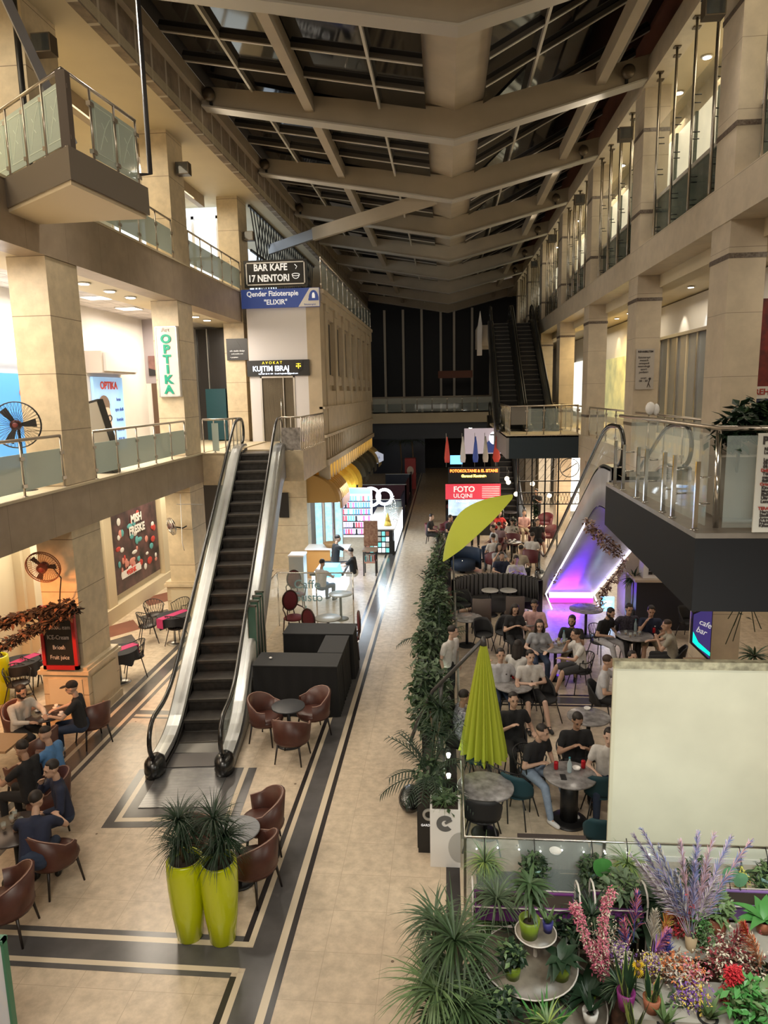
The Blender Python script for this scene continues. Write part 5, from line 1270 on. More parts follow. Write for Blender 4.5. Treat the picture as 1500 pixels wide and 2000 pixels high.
def leaves(q, c, rx, ry, rz, n, s, rng=random, ball=True, el=1.7):
    for _ in range(n):
        while True:
            x, y, z = (rng.uniform(-1, 1) for _ in range(3))
            rr = x*x+y*y+z*z
            if rr < 1 and rr > (.25 if ball else 0): break
        p = Vector((c[0]+x*rx, c[1]+y*ry, c[2]+z*rz)); a = rng.uniform(0, 2*pi); t = rng.uniform(-.9, .7)
        d = Vector((cos(a)*cos(t), sin(a)*cos(t), sin(t))); sd = d.cross(Vector((rng.uniform(-.5, .5), rng.uniform(-.5, .5), 1))).normalized(); k = s*rng.uniform(.6, 1.3)
        q.add([p, p+d*k*.5*el+sd*k*.42, p+d*k*el-Vector((0, 0, k*.2)), p+d*k*.5*el-sd*k*.42], [(0, 1, 2, 3)])
def frond(q, p, d, L, n=13, ll=.22, w=.022, droop=.9):
    p = Vector(p); d = Vector(d).normalized(); c = p.copy(); pts = [p.copy()]
    for i in range(n):
        t = i/n; d = (d+Vector((0, 0, -droop/n))).normalized(); c = c+d*L/n; pts.append(c.copy())
        if i < 2: continue
        sd = d.cross(Vector((0, 0, 1))).normalized(); k = ll*(1-abs(t-.45)*1.1)
        for s in (-1, 1): blade(q, c, sd*s+d*.7+Vector((0, 0, .15)), k, w, .8, 3)
    q.tube(pts, [.008]*(len(pts)-1)+[.003], 4)
def pot(parent, r, h, m, r2=None, soil=True, z=0):
    r2 = r2 or r*.75
    part('pot', MB().lathe([(r2, 0), (r, h), (r-.02, h), (r-.03, h-.04), (.01, h-.05)], z=z, n=24), m, parent)
    if soil: part('soil', MB().lathe([(r-.03, h-.045), (.01, h-.03)], z=z, n=20), SOIL, parent)
# ================================================================ LEFT CAFE
BLK = CL('black', (.016, .016, .018)); WHT = CL('white', (.62, .60, .58)); WHC = CL('cream', (.55, .50, .44)); NAVY = CL('navy', (.018, .024, .055)); BLUE = CL('blue', (.08, .20, .42))
DEN = CL('denim', (.11, .17, .27)); DEND = CL('denim_dark', (.025, .04, .08)); KHA = CL('khaki', (.34, .28, .20)); PINK = CL('pink', (.62, .38, .36)); GRY = CL('grey', (.34, .35, .38)); BEI = CL('beige', (.36, .34, .28)); REDC = CL('red', (.5, .03, .03))
LGR = CL('light_grey', (.50, .50, .53)); CHK = mat('cloth_check', (.45, .46, .52), .85, noise=.9, nscale=26, noise2=(.06, .06, .1)); PAT = mat('cloth_pattern', (.06, .05, .07), .85, noise=.8, nscale=30, noise2=(.02, .02, .03)); JEANL = CL('denim_light', (.24, .31, .42))
SHW = mat('shoe_white', (.7, .7, .7), .5)
proto = tub_chair('tub_chair', 'brown leather tub chair nearest the viewer, at the lower left edge', M_LEATH, 'brown leather tub chairs')
proto.location = G(12, 1760, .45); proto.rotation_euler.z = R(-80)
def at(px, py, z=.45): return G(px, py, z)
def tub(px, py, rz, label, z=.45): return dup(proto, tuple(at(px, py, z).xy) + (0,), R(rz), label)
proto.location.z = 0
tub(105, 1665, 150, 'brown leather tub chair under the man in the navy polo seen from behind')
tub(180, 1405, -130, 'brown leather tub chair under the man in the black cap')
tub(45, 1415, 60, 'brown leather tub chair under the bearded man in the white shirt')
tub(75, 1465, -95, 'brown leather tub chair under the man in the blue shirt')
tub(55, 1510, -110, 'brown leather tub chair under the man in black at the left edge')
tub(95, 1560, -60, 'brown leather tub chair under the man in the navy jacket')
tub(520, 1400, 75, 'brown tub chair left of the small table in front of the black counters')
tub(570, 1435, 172, 'brown tub chair turned away, nearest of the three by the black counters')
tub(612, 1388, -55, 'brown tub chair right of the small table in front of the black counters')
tub(512, 1600, -75, 'brown tub chair behind the lime planters, on the far side of the grey table')
tub(495, 1680, -115, 'brown tub chair behind the lime planters, on the near side of the grey table')
tub(405, 1650, 110, 'brown tub chair mostly hidden behind the two spiky plants')
round_table('round_table', 'small round black table in front of the black counters', mat('slate', (.05, .052, .058), .4), at(563, 1380, .72).xy.to_3d(), .30, base=.24)
round_table('round_table', 'grey round table behind the lime planters', mat('grey_top', (.30, .31, .33), .35), at(462, 1620, .73).xy.to_3d(), .30)
M_DTOP = mat('dark_top', (.05, .04, .038), .25)
round_table('round_table', 'dark round table with cups between the two men by the fan column', M_DTOP, at(92, 1392, .74).xy.to_3d(), .36)
round_table('round_table', 'dark round table with tall glasses in front of the man in the navy polo', M_DTOP, at(28, 1618, .74).xy.to_3d(), .40)
single('wooden_table', MB().box(-7.9, -7.0, 9.7, 10.3, .7, .74).box(-7.5, -7.4, 9.95, 10.05, 0, .7), mat('wood_light', (.42, .26, .14), .5), 'pale wooden table edge behind the man in black at the left', 'table')
for k, (px, py) in enumerate(((24, 1608), (42, 1612), (8, 1622), (30, 1598))): glass_tumbler('half empty tall glass on the dark table at the lower left', at(px, py, .75), 'tall glasses on the lower left table')
for k, (px, py) in enumerate(((75, 1388), (88, 1398), (110, 1382), (120, 1396))):
    single('saucer', MB().lathe([(.03, 0), (.065, .012), (.03, .006)], *at(px, py, .745).xy, .745, 14).lathe([(.02, .01), (.035, .06), (.02, .02)], *at(px, py, .745).xy, .745, 12), M_WHITE, 'white cup and saucer on the dark table by the fan column', 'cup', 'cups on the table by the fan column')
person('bearded man in a white shirt sitting by the fan column', (42, 1352), R(70), arms=('table', 'table'), shirt=WHC, pants=BLK, beard=True, long_sleeve=True, skin=1, nod=.3)
person('man in a black cap and black T-shirt sitting across from the bearded man', (140, 1344), R(-75), arms=('table', 'table'), shirt=BLK, pants=DEND, cap=True, shoe=SHW, nod=.2)
person('man in a bright blue shirt sitting at the left cafe', (88, 1435), R(-95), arms=('lap', 'table'), shirt=BLUE, pants=DEND, hair='fade', nod=.2)
person('man in a black T-shirt with raised forearm at the left edge', (42, 1462), R(-100), arms=('mouth', 'table'), shirt=BLK, pants=BLK, skin=1)
person('man in a dark navy jacket looking over his shoulder', (100, 1503), R(-50), arms=('mouth', 'lap'), shirt=NAVY, pants=DEND, long_sleeve=True, turn=R(15))
person('man in a dark navy polo seen from behind, leaning to the table', (72, 1562), R(-165), lean=.42, arms=('table', 'table'), shirt=NAVY, pants=DEND, nod=.1, turn=R(-20))
# passage tables and chairs
cloth_table('black cloth table with a pink runner in the side passage', at(338, 1200, .76).xy.to_3d(), R(-25), 'black cloth tables with pink runners')
cloth_table('black cloth table half hidden behind the fan column', at(232, 1282, .60).xy.to_3d(), R(-30), 'black cloth tables with pink runners')
cloth_table('black cloth table with a pink runner at the far left edge', at(38, 1290, .76).xy.to_3d(), R(-20), 'black cloth tables with pink runners')
mc0 = shell_chair('metal_chair', 'black metal armchair in front of the pink runner table', mat('chair_dark', (.03, .022, .022), .4), 'dark chairs of the side passage', lattice=True)
mc0.location = at(288, 1222, .45); mc0.location.z = 0; mc0.rotation_euler.z = R(120)
for px, py, rz, lab in ((302, 1200, 40, 'dark chair left behind the pink runner table'), (352, 1196, -30, 'dark chair right behind the pink runner table'), (262, 1282, -60, 'black metal chair beside the column hidden table'), (345, 1225, 170, 'dark chair between the runner table and the escalator')):
    dup(mc0, at(px, py, .45).xy.to_3d(), R(rz), lab)
for px, py, rz, lab in ((70, 1308, 150, 'dark chair with rounded back by the far left cloth table'), (36, 1335, 60, 'grey chair by the far left cloth table')): dup(mc0, at(px, py, .45).xy.to_3d(), R(rz), lab)
c = tub_chair('tub_chair', 'pink chair with a red cushion behind the fan column plinth', mat('chair_pink', (.5, .33, .28), .6), None, (-8.75, 14.0, 0), R(0))
part('cushion', MB().ball((0, -.02, .51), .2, .2, .05), mat('cushion_red', (.55, .02, .03), .7), c)
# big lime planter edge at the far left
M_LIME = mat('lime_glaze', (.50, .56, .0), .22, spec=.6, coat=.4)
def lime(label, loc, r=.215, h=1.02):
    p = thing('lime_planter', label, 'planter', loc, 0, None)
    part('pot', MB().lathe([(r*.64, 0), (r*.69, .02), (r*.88, h*.35), (r*.98, h*.66), (r, h*.86), (r*.97, h*.985), (r*.93, h), (r*.82, h), (r*.78, h-.03), (r*.78, h-.12)], n=32), M_LIME, p)
    part('soil', MB().lathe([(r*.78, h-.06), (.01, h-.045)], n=24), SOIL, p); return p
def dracaena(label, loc, seed, heads, z0, n=70, L=.34):
    rg = random.Random(seed); p = thing('dracaena', label, 'plant', loc)
    q = MB(); f = MB()
    for hx, hy, hz in heads:
        f.use(G2 if rg.random() < .7 else G1); q.tube([(hx*.3, hy*.3, z0), (hx*.8, hy*.8, z0+(hz-z0)*.6), (hx, hy, hz)], [.018, .014, .012], 6)
        rosette(f, (hx, hy, hz), n, L, .014, 1.35, (-.1, 1), rg)
    part('stem', q, BARK, p); part('foliage', f, None, p); return p
a = G(372, 1828); b_ = G(436, 1834)
lime('tall lime green planter, left one of the pair', a); lime('tall lime green planter, right one of the pair', b_)
dracaena('spiky dark dracaena in the left lime planter', (a.x, a.y, 0), 3, [(-.05, .02, 1.48), (.02, .05, 1.36), (-.03, -.04, 1.22)], .98, 150, .42)
dracaena('spiky dark dracaena in the right lime planter', (b_.x, b_.y, 0), 5, [(-.04, .05, 1.50), (.10, .0, 1.33), (.03, -.05, 1.18)], .98, 150, .42)
lime('lime green planter cut by the left edge near the pink runner table', at(-2, 1345, .3).xy.to_3d(), .25)
# fans, speaker, garland, board at the lower left corner
def fan(label, c, rad, m, nx=(0, -1, 0), stand=0):
    f = thing('fan', label, 'fan', c); M = Vector(nx).to_track_quat('Z', 'Y').to_matrix().to_4x4()
    q = MB()
    for d in (-.06, .06):
        q.tube([(rad*cos(t), rad*sin(t), d*.4) for t in [2*pi*k/32 for k in range(32)]], .010, 5, closed=True)
        for k in range(40): t = 2*pi*k/40; q.tube([(.05*cos(t), .05*sin(t), d*1.6), (rad*.6*cos(t), rad*.6*sin(t), d*1.4), (rad*cos(t), rad*sin(t), d*.4)], .0035, 3)
    part('cage', q.xf(M), m, f); q = MB()
    for k in range(3): q.add([Vector((.05*cos(t), .05*sin(t), 0)) for t in (k*2.094-.5, k*2.094+.5)]+[Vector((rad*.85*cos(t), rad*.85*sin(t), .02)) for t in (k*2.094+.32, k*2.094-.12)], [(0, 1, 2, 3)])
    part('blade', q.xf(M), M_BLACK, f); part('hub', MB().lathe([(.02, -.08), (.08, -.07), (.09, .08), (.02, .1)], n=16).xf(M), mat('hub_red', (.12, .02, .02), .4), f)
    if stand: part('stand', MB().tube([(0, .05, 0), (0, .08, -stand)], .025).lathe([(.22, 0), (.2, .03), (.03, .05)], 0, .08, -stand), M_BLACK, f)
    return f
p = onX(32, 830, -7.5); fan('big black cage fan standing behind the first floor railing', p, .40, M_BLACK, (.35, -1, 0), p.z-4.62)
p = onX(84, 1108, -7.2); f_ = fan('rusty brown wall fan with hanging cables on the column', p, .30, mat('rust', (.16, .055, .025), .7), (.1, -1, -.3)); part('cable', MB().tube([(.1, .1, 0), (.2, .2, -.25), (.1, .3, -.5), (0, .4, -.8)], .012, 5), M_BLACK, f_)
p = onX(335, 1028, -7.4); f_ = fan('small pale wall fan on the far stone column', p, .24, M_STEEL, (-.8, -.6, -.2)); part('arm', MB().tube([(0, 0, 0), (.25, .15, -.08), (.3, .3, -.05)], .02, 5), M_BLACK, f_)
single('cable_run', MB().tube([onX(352, 965, -7.0), onX(356, 1060, -7.0), onX(360, 1075, -7.0)], .012, 5).tube([onX(345, 985, -7.0), onX(395, 985, -7.0)], .008, 5), M_WHITE, 'thin cables running down the far stone column', 'cable')
p = onX(197, 815, -7.35); s = thing('speaker', 'tilted black box speaker with a pale front at the first floor railing', 'speaker', (p.x, p.y, 4.62))
part('body', MB().box(-.18, .18, -.14, .12, .0, 1.05).xf(Matrix.Translation((.05, .1, .55)) @ Matrix.Rotation(R(-14), 4, 'Y')), M_BLACK, s); part('front_panel', MB().box(-.165, .165, -.16, -.14, .05, 1.0).xf(Matrix.Translation((.05, .1, .55)) @ Matrix.Rotation(R(-14), 4, 'Y')), mat('panel_grey', (.34, .32, .28), .5), s); part('stand', MB().box(-.2, .2, -.1, .3, 0, .56), M_BLACK, s)
gA = MAT['leaf_dark']; M_DRY = mat('dry_leaf', (.13, .055, .030), .8, noise=.5, nscale=20); M_DRY2 = mat('dry_dark', (.03, .018, .012), .8)
for k, (pts, lab) in enumerate((([(-6, 1222), (40, 1205), (95, 1190), (145, 1178)], 'upper dried leaf garland hanging from the fan column to the left edge'), ([(-6, 1268), (45, 1240), (100, 1212), (148, 1186)], 'lower dried leaf garland hanging from the fan column to the left edge'))):
    W_ = [onY(x, y, 11.6) for x, y in pts]; o = thing('garland', lab, 'garland', W_[0]); q = MB().use(M_DRY2).tube(W_, .02, 5)
    for i in range(260):
        t = random.random()*2.999; a = W_[int(t)].lerp(W_[int(t)+1], t % 1); q.use(random.choice((M_DRY, M_DRY2, M_DRY2))); leaves(q, a, .10, .10, .10, 3, .075)
    part('dry_leaves', q, None, o, True)
s = thing('standing_board', 'white board with a green edge cut by the lower left corner', 'board', (-3.9, 5.2, 0)); part('panel', MB().box(-4.8, -4.0, 5.18, 5.22, .2, 1.44), mat('board_print', (.50, .55, .66), .5, noise=.5, nscale=5, noise2=(.75, .75, .76)), s, True); part('edge', MB().box(-4.0, -3.975, 5.17, 5.23, .15, 1.48).box(-4.8, -3.975, 5.16, 5.24, 1.44, 1.48), mat('edge_green', (.05, .2, .12), .4), s, True)
for sx in (-4.8, -4.1): part('foot', MB().box(sx-.03, sx+.03, 4.95, 5.45, 0, .18), M_STEEL, s, True)
# oval chairs and bistro tables by the arcade
oval_chair('oval backed wine red armchair at the end of the glass barrier', (-2.35, 15.75, 0), R(-75)); oval_chair('oval backed wine red armchair in front of the rear black counter', (-3.2, 16.2, 0), R(150)); oval_chair('wine red armchair deeper behind the glass barrier', (-4.0, 17.3, 0), R(30))
round_table('round_table', 'pale round table beside the oval backed armchair', mat('pale_top', (.36, .36, .33), .3), (-2.95, 16.5, 0), .33); round_table('round_table', 'pale round table with a tray behind the first one', MAT['pale_top'], (-2.95, 18.6, 0), .33)
oval_chair('wine red armchair beyond the glass barrier by the stone wall', (-4.4, 19.4, 0), R(20))
person('person in a pale grey shirt sitting behind the glass barrier', (630, 1100), R(150), arms=('table', 'table'), shirt=LGR, pants=DEN, far=1); person('person in black with white apron beside the bright kiosk table', (684, 1078), R(-100), arms=('table', 'table'), shirt=BLK, pants=WHT, far=1)
person('standing person in dark clothes between the kiosk tables', (660, 1052), R(120), stand=True, arms=('reach', 'side'), shirt=BLK, pants=BLK, far=1)
# ================================================================ HEDGE OF PLANTERS along the cafe
M_PLB = mat('planter_black', (.012, .012, .012), .5)
hedge = []
def planter_box(label, x, y, w, d, h, m=None):
    p = thing('planter_box', label, 'planter', (x, y, 0)); part('pot', MB().box(-w/2, w/2, -d/2, d/2, 0, h), m or M_PLB, p); part('soil', MB().box(-w/2+.03, w/2-.03, -d/2+.03, d/2-.03, h-.01, h+.01), SOIL, p); return p
places = [(9.15, 'palm'), (10.1, 'reed'), (11.15, 'bush'), (12.2, 'grass'), (13.25, 'bush'), (14.3, 'palm'), (15.4, 'bush'), (16.5, 'bush'), (17.6, 'palm'), (19.0, 'bush'), (20.6, 'bush'), (22.4, 'reed'), (24.2, 'reed')]
names = ['first, nearest the white planter', 'second', 'third', 'fourth', 'fifth', 'sixth', 'seventh', 'eighth', 'ninth', 'tenth', 'eleventh', 'twelfth', 'thirteenth', 'last']
for i, (y, kind) in enumerate(places):
    rg = random.Random(100+i); x = (-.36 if i in (3, 4) else -.20)+rg.uniform(-.06, .04)
    planter_box(f'black planter box in the row along the cafe, {names[i]}' + (' counted from the white planter' if i else ''), x, y, .34, .8, .55)
    pl = thing({'palm': 'palm', 'reed': 'reed_plant', 'bush': 'bushy_plant', 'grass': 'grass_plant'}[kind], f'{"feathery palm" if kind == "palm" else "leafy green plant" if kind == "bush" else "slender long leaved plant"} in the cafe row, {names[i]}' + (' counted from the white planter' if i else ''), 'plant', (x, y, .55))
    f = MB(); st = MB()
    dens = 1 if y < 18 else .55
    if kind == 'palm':
        f.use(G2)
        for _ in range(int(17*dens)):
            a = rg.uniform(0, 2*pi); e = rg.uniform(.35, 1.4); frond(f, (0, 0, .25), (cos(a)*cos(e), sin(a)*cos(e), sin(e)), rg.uniform(.6, .95), 14, .24, .022, 1.3)
        f.use(G1); leaves(f, (0, 0, .3), .2, .4, .3, 150, .07, rg)
    elif kind == 'reed':
        for j in range(4): f.use(G2 if j % 2 else G1); rosette(f, (rg.uniform(-.1, .1), rg.uniform(-.3, .3), rg.uniform(.3, .85)), int(50*dens), .45, .026, 1.2, (0, 1), rg); 
        for j in range(4): st.tube([(0, 0, 0), (rg.uniform(-.1, .1), rg.uniform(-.3, .3), .8)], .012, 5)
    elif kind == 'grass':
        f.use(G4); rosette(f, (0, .1, .3), 90, .6, .018, 1.3, (.2, 1), rg); f.use(G3); rosette(f, (0, -.2, .2), 60, .5, .016, 1.4, (.1, 1), rg); f.use(G2); leaves(f, (0, 0, .45), .2, .4, .35, 260, .06, rg)
    else:
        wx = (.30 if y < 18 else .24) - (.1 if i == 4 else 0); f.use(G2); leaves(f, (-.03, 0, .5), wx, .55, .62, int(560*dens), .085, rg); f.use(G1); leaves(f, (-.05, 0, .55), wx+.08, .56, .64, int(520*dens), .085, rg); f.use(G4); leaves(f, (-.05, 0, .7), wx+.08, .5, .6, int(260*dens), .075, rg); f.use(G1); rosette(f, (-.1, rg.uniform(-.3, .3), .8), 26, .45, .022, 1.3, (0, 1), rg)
        for j in range(5): st.tube([(0, rg.uniform(-.2, .2), 0), (rg.uniform(-.15, .15), rg.uniform(-.3, .3), .9)], .012, 5)
    if st.v: part('stem', st, BARK, pl)
    part('foliage', f, None, pl)
# long side shoots
pl = thing('palm', 'dark palm frond arching out over the walkway from the cafe row', 'plant', (-.1, 13.9, .55)); f = MB(); frond(f, (0, 0, .5), (-1, -.1, .9), 1.0, 16, .26, .022, 1.5); frond(f, (0, 0, .5), (-.9, -.5, .8), .8, 16, .26, .022, 1.5); part('foliage', f, G2, pl)
pl = thing('twig', 'bare leafy twig reaching over the walkway further up the cafe row', 'plant', (-.1, 19.2, .9)); f = MB().use(BARK).tube([(0, 0, 0), (-.3, 0, .25), (-.55, 0, .3)], .01, 5).tube([(-.2, 0, .1), (-.5, 0, .02)], .01, 5).use(G2); leaves(f, (-.5, 0, .3), .15, .1, .06, 14, .07); part('branch', f, None, pl)
g_ = thing('glass_fence', 'low clear glass fence between the plant row and the cafe', 'glass barrier', (.22, 15, 0))
for y0 in range(9, 22, 2): part('glass_panel', MB().box(.215, .225, y0+.05, y0+1.95, .1, 1.15), M_GLASS, g_, True)
for y0 in range(9, 23, 2): part('post', MB().box(.20, .24, y0-.02, y0+.02, 0, 1.25), M_STEEL, g_, True)
# white logo planter and its dark neighbour
p = planter_box('tall white planter with a grey ring emblem at the cafe corner', -.03, 8.55, .40, .36, .83, M_WHITE)
part('ring_emblem', MB().xzprism([(.115*cos(t), .64+.115*sin(t)) for t in [R(45+270*k/24) for k in range(25)]]+[(.045*cos(t), .64+.045*sin(t)) for t in [R(315-270*k/24) for k in range(25)]], -.186, -.18), mat('emblem_grey', (.13, .13, .13), .5), p)
part('emblem_dash', MB().bar((.0, -.188, .65), (.085, -.188, .70), .02, .03), MAT['emblem_grey'], p)
part('curved_relief', MB().xzprism([(.20, .52)]+[(.20-.16*sin(t), .30+.22*cos(t)) for t in [pi*k/12 for k in range(13)]]+[(.20, .08)], -.186, -.18), mat('relief_grey', (.48, .47, .45), .35), p)
p = planter_box('black planter with a pale ring emblem behind the tall white one', -.27, 8.85, .26, .40, .80, M_PLB)
part('ring_emblem', MB().tube([(.02+.07*cos(t), -.205, .58+.07*sin(t)) for t in [2*pi*k/20 for k in range(20)]], .022, 5, closed=True), mat('emblem_pale', (.4, .4, .38), .5), p)
tx_ = text('lettering', 'GARDEN', .045, M_TXT, p, (.0, -.205, .42), (R(90), 0, 0)); tx_.parent = p
p2 = planter_box('black planter with a pale ring emblem beside the standing man', -.12, 12.75, .5, .3, .62, M_PLB); part('ring_emblem', MB().tube([(.1+.08*cos(t), -.155, .42+.08*sin(t)) for t in [2*pi*k/20 for k in range(20)]], .025, 5, closed=True), MAT['emblem_pale'], p2)
pl = thing('grass_plant', 'low green plant in the tall white planter', 'plant', (-.03, 8.55, .83)); f = MB().use(G1); leaves(f, (0, 0, .05), .16, .16, .10, 160, .06); f.use(G3); rosette(f, (0, 0, .02), 40, .3, .012, 1.3); part('foliage', f, None, pl)
for k, (y, cc) in enumerate(((10.2, G5), (12.9, M_LAMPC), (9.6, G5))): 
    single('plant_spotlight', MB().lathe([(.02, 0), (.035, .06), (.03, .07)], .02, y, .56, 10), M_LAMP, ('small spotlight glowing among the plants near the closed umbrella', 'small spotlight glowing in the plants by the standing man', 'small spotlight glowing in the plants behind the white planter')[k], 'light'); lamp('POINT', (-.1, y-.15, .72), 2.2, (.8, 1, .7), .03)
# ================================================================ UMBRELLAS
M_UMB = mat('lime_canvas', (.42, .47, .035), .75); M_MAST = mat('mast_grey', (.09, .085, .085), .4, .5)
u = thing('closed_umbrella', 'closed lime green cantilever umbrella with hanging pleats', 'umbrella', (.55, 10.05, 0))
rows = []; n = 96
for i in range(15):
    t = i/14; r = .035+.245*t**.85; am = .16+.14*t; z = 2.50-1.78*t
    rows.append([((r*(1+am*cos(16*a)))*cos(a)*1.05, (r*(1+am*cos(16*a)))*sin(a), z-(.05*abs(cos(8*a)) if i == 14 else 0)+( .10*max(0, -cos(a)) if i == 14 else 0)) for a in [2*pi*k/n for k in range(n+1)]])
part('canopy', MB().sheet(rows), M_UMB, u)
part('top_cap', MB().lathe([(.02, 2.62), (.045, 2.56), (.05, 2.48)][::-1]), M_MAST, u)
w = lambda px, py, y: onY(px, py, y)-Vector((.55, 10.05, 0))
part('boom', MB().tube([(0, 0, 2.58), w(885, 1310, 10.2), w(845, 1350, 10.4), w(815, 1412, 10.4), w(800, 1452, 10.4)], .03, 8), M_MAST, u)
part('pole', MB().tube([w(862, 1330, 10.4), w(858, 1440, 10.4), (-.72, .5, .1)], .03, 8), M_MAST, u)
part('joint', MB().ball(w(800, 1452, 10.4), .05), M_STEEL, u); part('strut', MB().tube([w(800, 1452, 10.4), w(822, 1475, 10.3)], .02, 6), M_MAST, u)
part('base', MB().ball((-1.12, -.25, .10), .18, .34, .12, 14, 8), M_RUBBER, u)
u = thing('tilted_umbrella', 'open lime green cantilever umbrella tilted nearly edge on', 'umbrella', (.3, 18.6, 0))
A = onY(866, 1097, 18.2); B = onY(997, 966, 19.2); Cc = (A+B)/2; ax = (B-A)/2; Rr = ax.length; ax.normalize()
vd = (Cc-Vector((0, 0, CAM_H))).normalized(); nrm = ax.cross(vd).normalized()
if nrm.z < 0: nrm = -nrm
nrm = (nrm*1.0-vd*.12).normalized(); sd = nrm.cross(ax).normalized(); rows = []
for i in range(9):
    t = i/8; rows.append([tuple(Cc + (ax*cos(a)+sd*sin(a))*Rr*t*(1-.035*abs(sin(4*a))*t) + nrm*.62*(1-t**1.7)) for a in [2*pi*k/48 for k in range(49)]])
part('canopy', MB().sheet(rows), M_UMB, u, True)
q = MB()
for k in range(8): a = 2*pi*k/8; q.tube([Cc+nrm*.3, Cc+(ax*cos(a)+sd*sin(a))*Rr*.95+nrm*.0], .012, 4)
part('rib', q, M_MAST, u, True)
part('boom', MB().tube([Cc+nrm*.45, onY(905, 1015, 19.2), onY(862, 1070, 19.5), onY(848, 1120, 19.6)], .03, 6), M_MAST, u, True); part('pole', MB().tube([onY(870, 1060, 19.5), (-.05, 19.6, .1)], .03, 6), M_MAST, u, True)
# ================================================================ RIGHT CAFE furniture
M_TEAL = mat('velvet_teal', (.008, .045, .06), .7); M_VBLK = mat('shell_black', (.014, .014, .016), .6)
wire = shell_chair('wire_chair', '', M_VBLK, 'black wire hoop chairs of the cafe', True)
shell = shell_chair('shell_chair', '', M_VBLK, 'dark shell chairs of the cafe')
teal = shell_chair('shell_chair', '', M_TEAL, 'teal velvet chairs of the cafe')
first = {id(wire): 1, id(shell): 1, id(teal): 1}
def chair(pr, loc, rz, label):
    if first.get(id(pr)): first[id(pr)] = 0; pr.location = (loc[0], loc[1], 0); pr.rotation_euler.z = rz; pr['label'] = label; return pr
    return dup(pr, (loc[0], loc[1], 0), rz, label)
def seat(pr, per, label, off=.02): 
    rz = per.rotation_euler.z; return chair(pr, (per.location.x + off*-sin(rz)*-1*0 , per.location.y), rz, label)
P = person
p = P('man in a black polo and ripped jeans leaning to the cola table', (1060, 1432), R(38), lean=.30, arms=('folded', 'lap'), shirt=BLK, pants=JEANL, shoe=SHW, hair='fade', turn=R(15), nod=.1, legs='out'); seat(wire, p, 'wire hoop chair under the man in ripped jeans')
p = P('man in a black T-shirt holding a phone to his chest behind the cola table', (1128, 1408), R(8), arms=('chest', 'phone'), shirt=BLK, pants=BLK, skin=1, nod=.45); seat(wire, p, 'wire hoop chair under the man holding a phone')
p = P('man in a white T-shirt at the left edge of the white screen', (1190, 1440), R(-15), arms=('lap', 'lap'), shirt=WHT, pants=DEND, skin=2, nod=.05, logo=M_INKR); seat(wire, p, 'wire hoop chair under the man beside the white screen')
p = P('man in a black T-shirt with one hand at his chest and a wristwatch', (1003, 1368), R(12), lean=-.05, arms=('chest', 'arm'), shirt=BLK, pants=BLK, hair='fade', nod=.0); seat(shell, p, 'dark shell chair under the man with the wristwatch')
p = P('man in a checked shirt partly hidden by the closed umbrella', (908, 1362), R(100), arms=('lap', 'table'), shirt=CHK, pants=REDC, skin=1); seat(shell, p, 'dark shell chair under the man in the checked shirt')
p = P('man in a pale T-shirt leaning back with one arm behind his head', (978, 1280), R(6), lean=-.1, arms=('back', 'arm'), shirt=LGR, pants=DEND, nod=0, logo=M_INK); seat(shell, p, 'dark shell chair under the man leaning back')
p = P('man in a white T-shirt and black shorts with folded hands', (1036, 1283), R(10), lean=.0, arms=('folded', 'folded'), shirt=WHT, pants=BLK, shorts=True, legs='out', skin=2, nod=.1, logo=None); seat(wire, p, 'wire hoop chair under the man with folded hands')
p = P('woman with glasses and shoulder length dark hair in a grey T-shirt', (1054, 1222), R(2), arms=('lap', 'lap'), shirt=GRY, pants=DEND, hair='long', glasses=True, woman=True, skin=2); seat(shell, p, 'dark shell chair under the woman with glasses')
p = P('person with long black hair and white top seen from behind', (1012, 1262), R(155), arms=('table', 'table'), shirt=WHT, pants=BLK, hair='long', woman=True); seat(shell, p, 'dark shell chair under the person with long black hair')
p = P('bearded man in a black T-shirt looking down to the left', (1117, 1213), R(-15), arms=('lap', 'phone_side'), shirt=BLK, pants=KHA, beard=True, skin=1, turn=R(-10)); seat(shell, p, 'dark shell chair under the bearded man in black')
p = P('man in a white T-shirt and grey shorts sitting sideways with a strap across his back', (1124, 1240), R(-78), lean=.15, arms=('mouth', 'table'), shirt=WHT, pants=CL('dark_grey', (.05, .05, .055)), shorts=True, legs='out', nod=.15); seat(wire, p, 'wire hoop chair under the man in grey shorts')
part('strap', MB().tube([(-.2, -.12, .98), (0, .10, .85), (.2, -.05, .70)], .018, 6), M_BLACK, p)
p = P('woman with long dark hair in black looking at her phone', (1006, 1190), R(10), arms=('phone', 'phone'), shirt=BLK, pants=BLK, hair='long', woman=True, nod=.5); seat(shell, p, 'dark shell chair under the woman with the phone')
p = P('man in a pink shirt sitting beside the violet light', (1044, 1182), R(-12), arms=('lap', 'lap'), shirt=PINK, pants=KHA, skin=1, nod=.4, logo=M_INK); seat(shell, p, 'dark shell chair under the man in pink')
p = P('man in a black T-shirt and grey jeans bending towards the round table', (1193, 1198), R(40), lean=.35, arms=('lap', 'lap'), shirt=BLK, pants=LGR, shoe=SHW, beard=True, legs='out', nod=.4); seat(wire, p, 'wire hoop chair under the man in grey jeans')
p = P('man in a dark patterned shirt behind the round table with drinks', (1229, 1190), R(5), arms=('hip', 'lap'), shirt=PAT, pants=BLK, skin=0, nod=.3); seat(shell, p, 'dark shell chair under the man in the patterned shirt')
p = P('man in a navy polo with a hand at his mouth', (1272, 1194), R(-8), arms=('mouth', 'lap'), shirt=NAVY, pants=KHA, skin=1, nod=.3, logo=M_WHITE, shorts=True, legs='out'); seat(shell, p, 'dark shell chair under the man with a hand at his mouth')
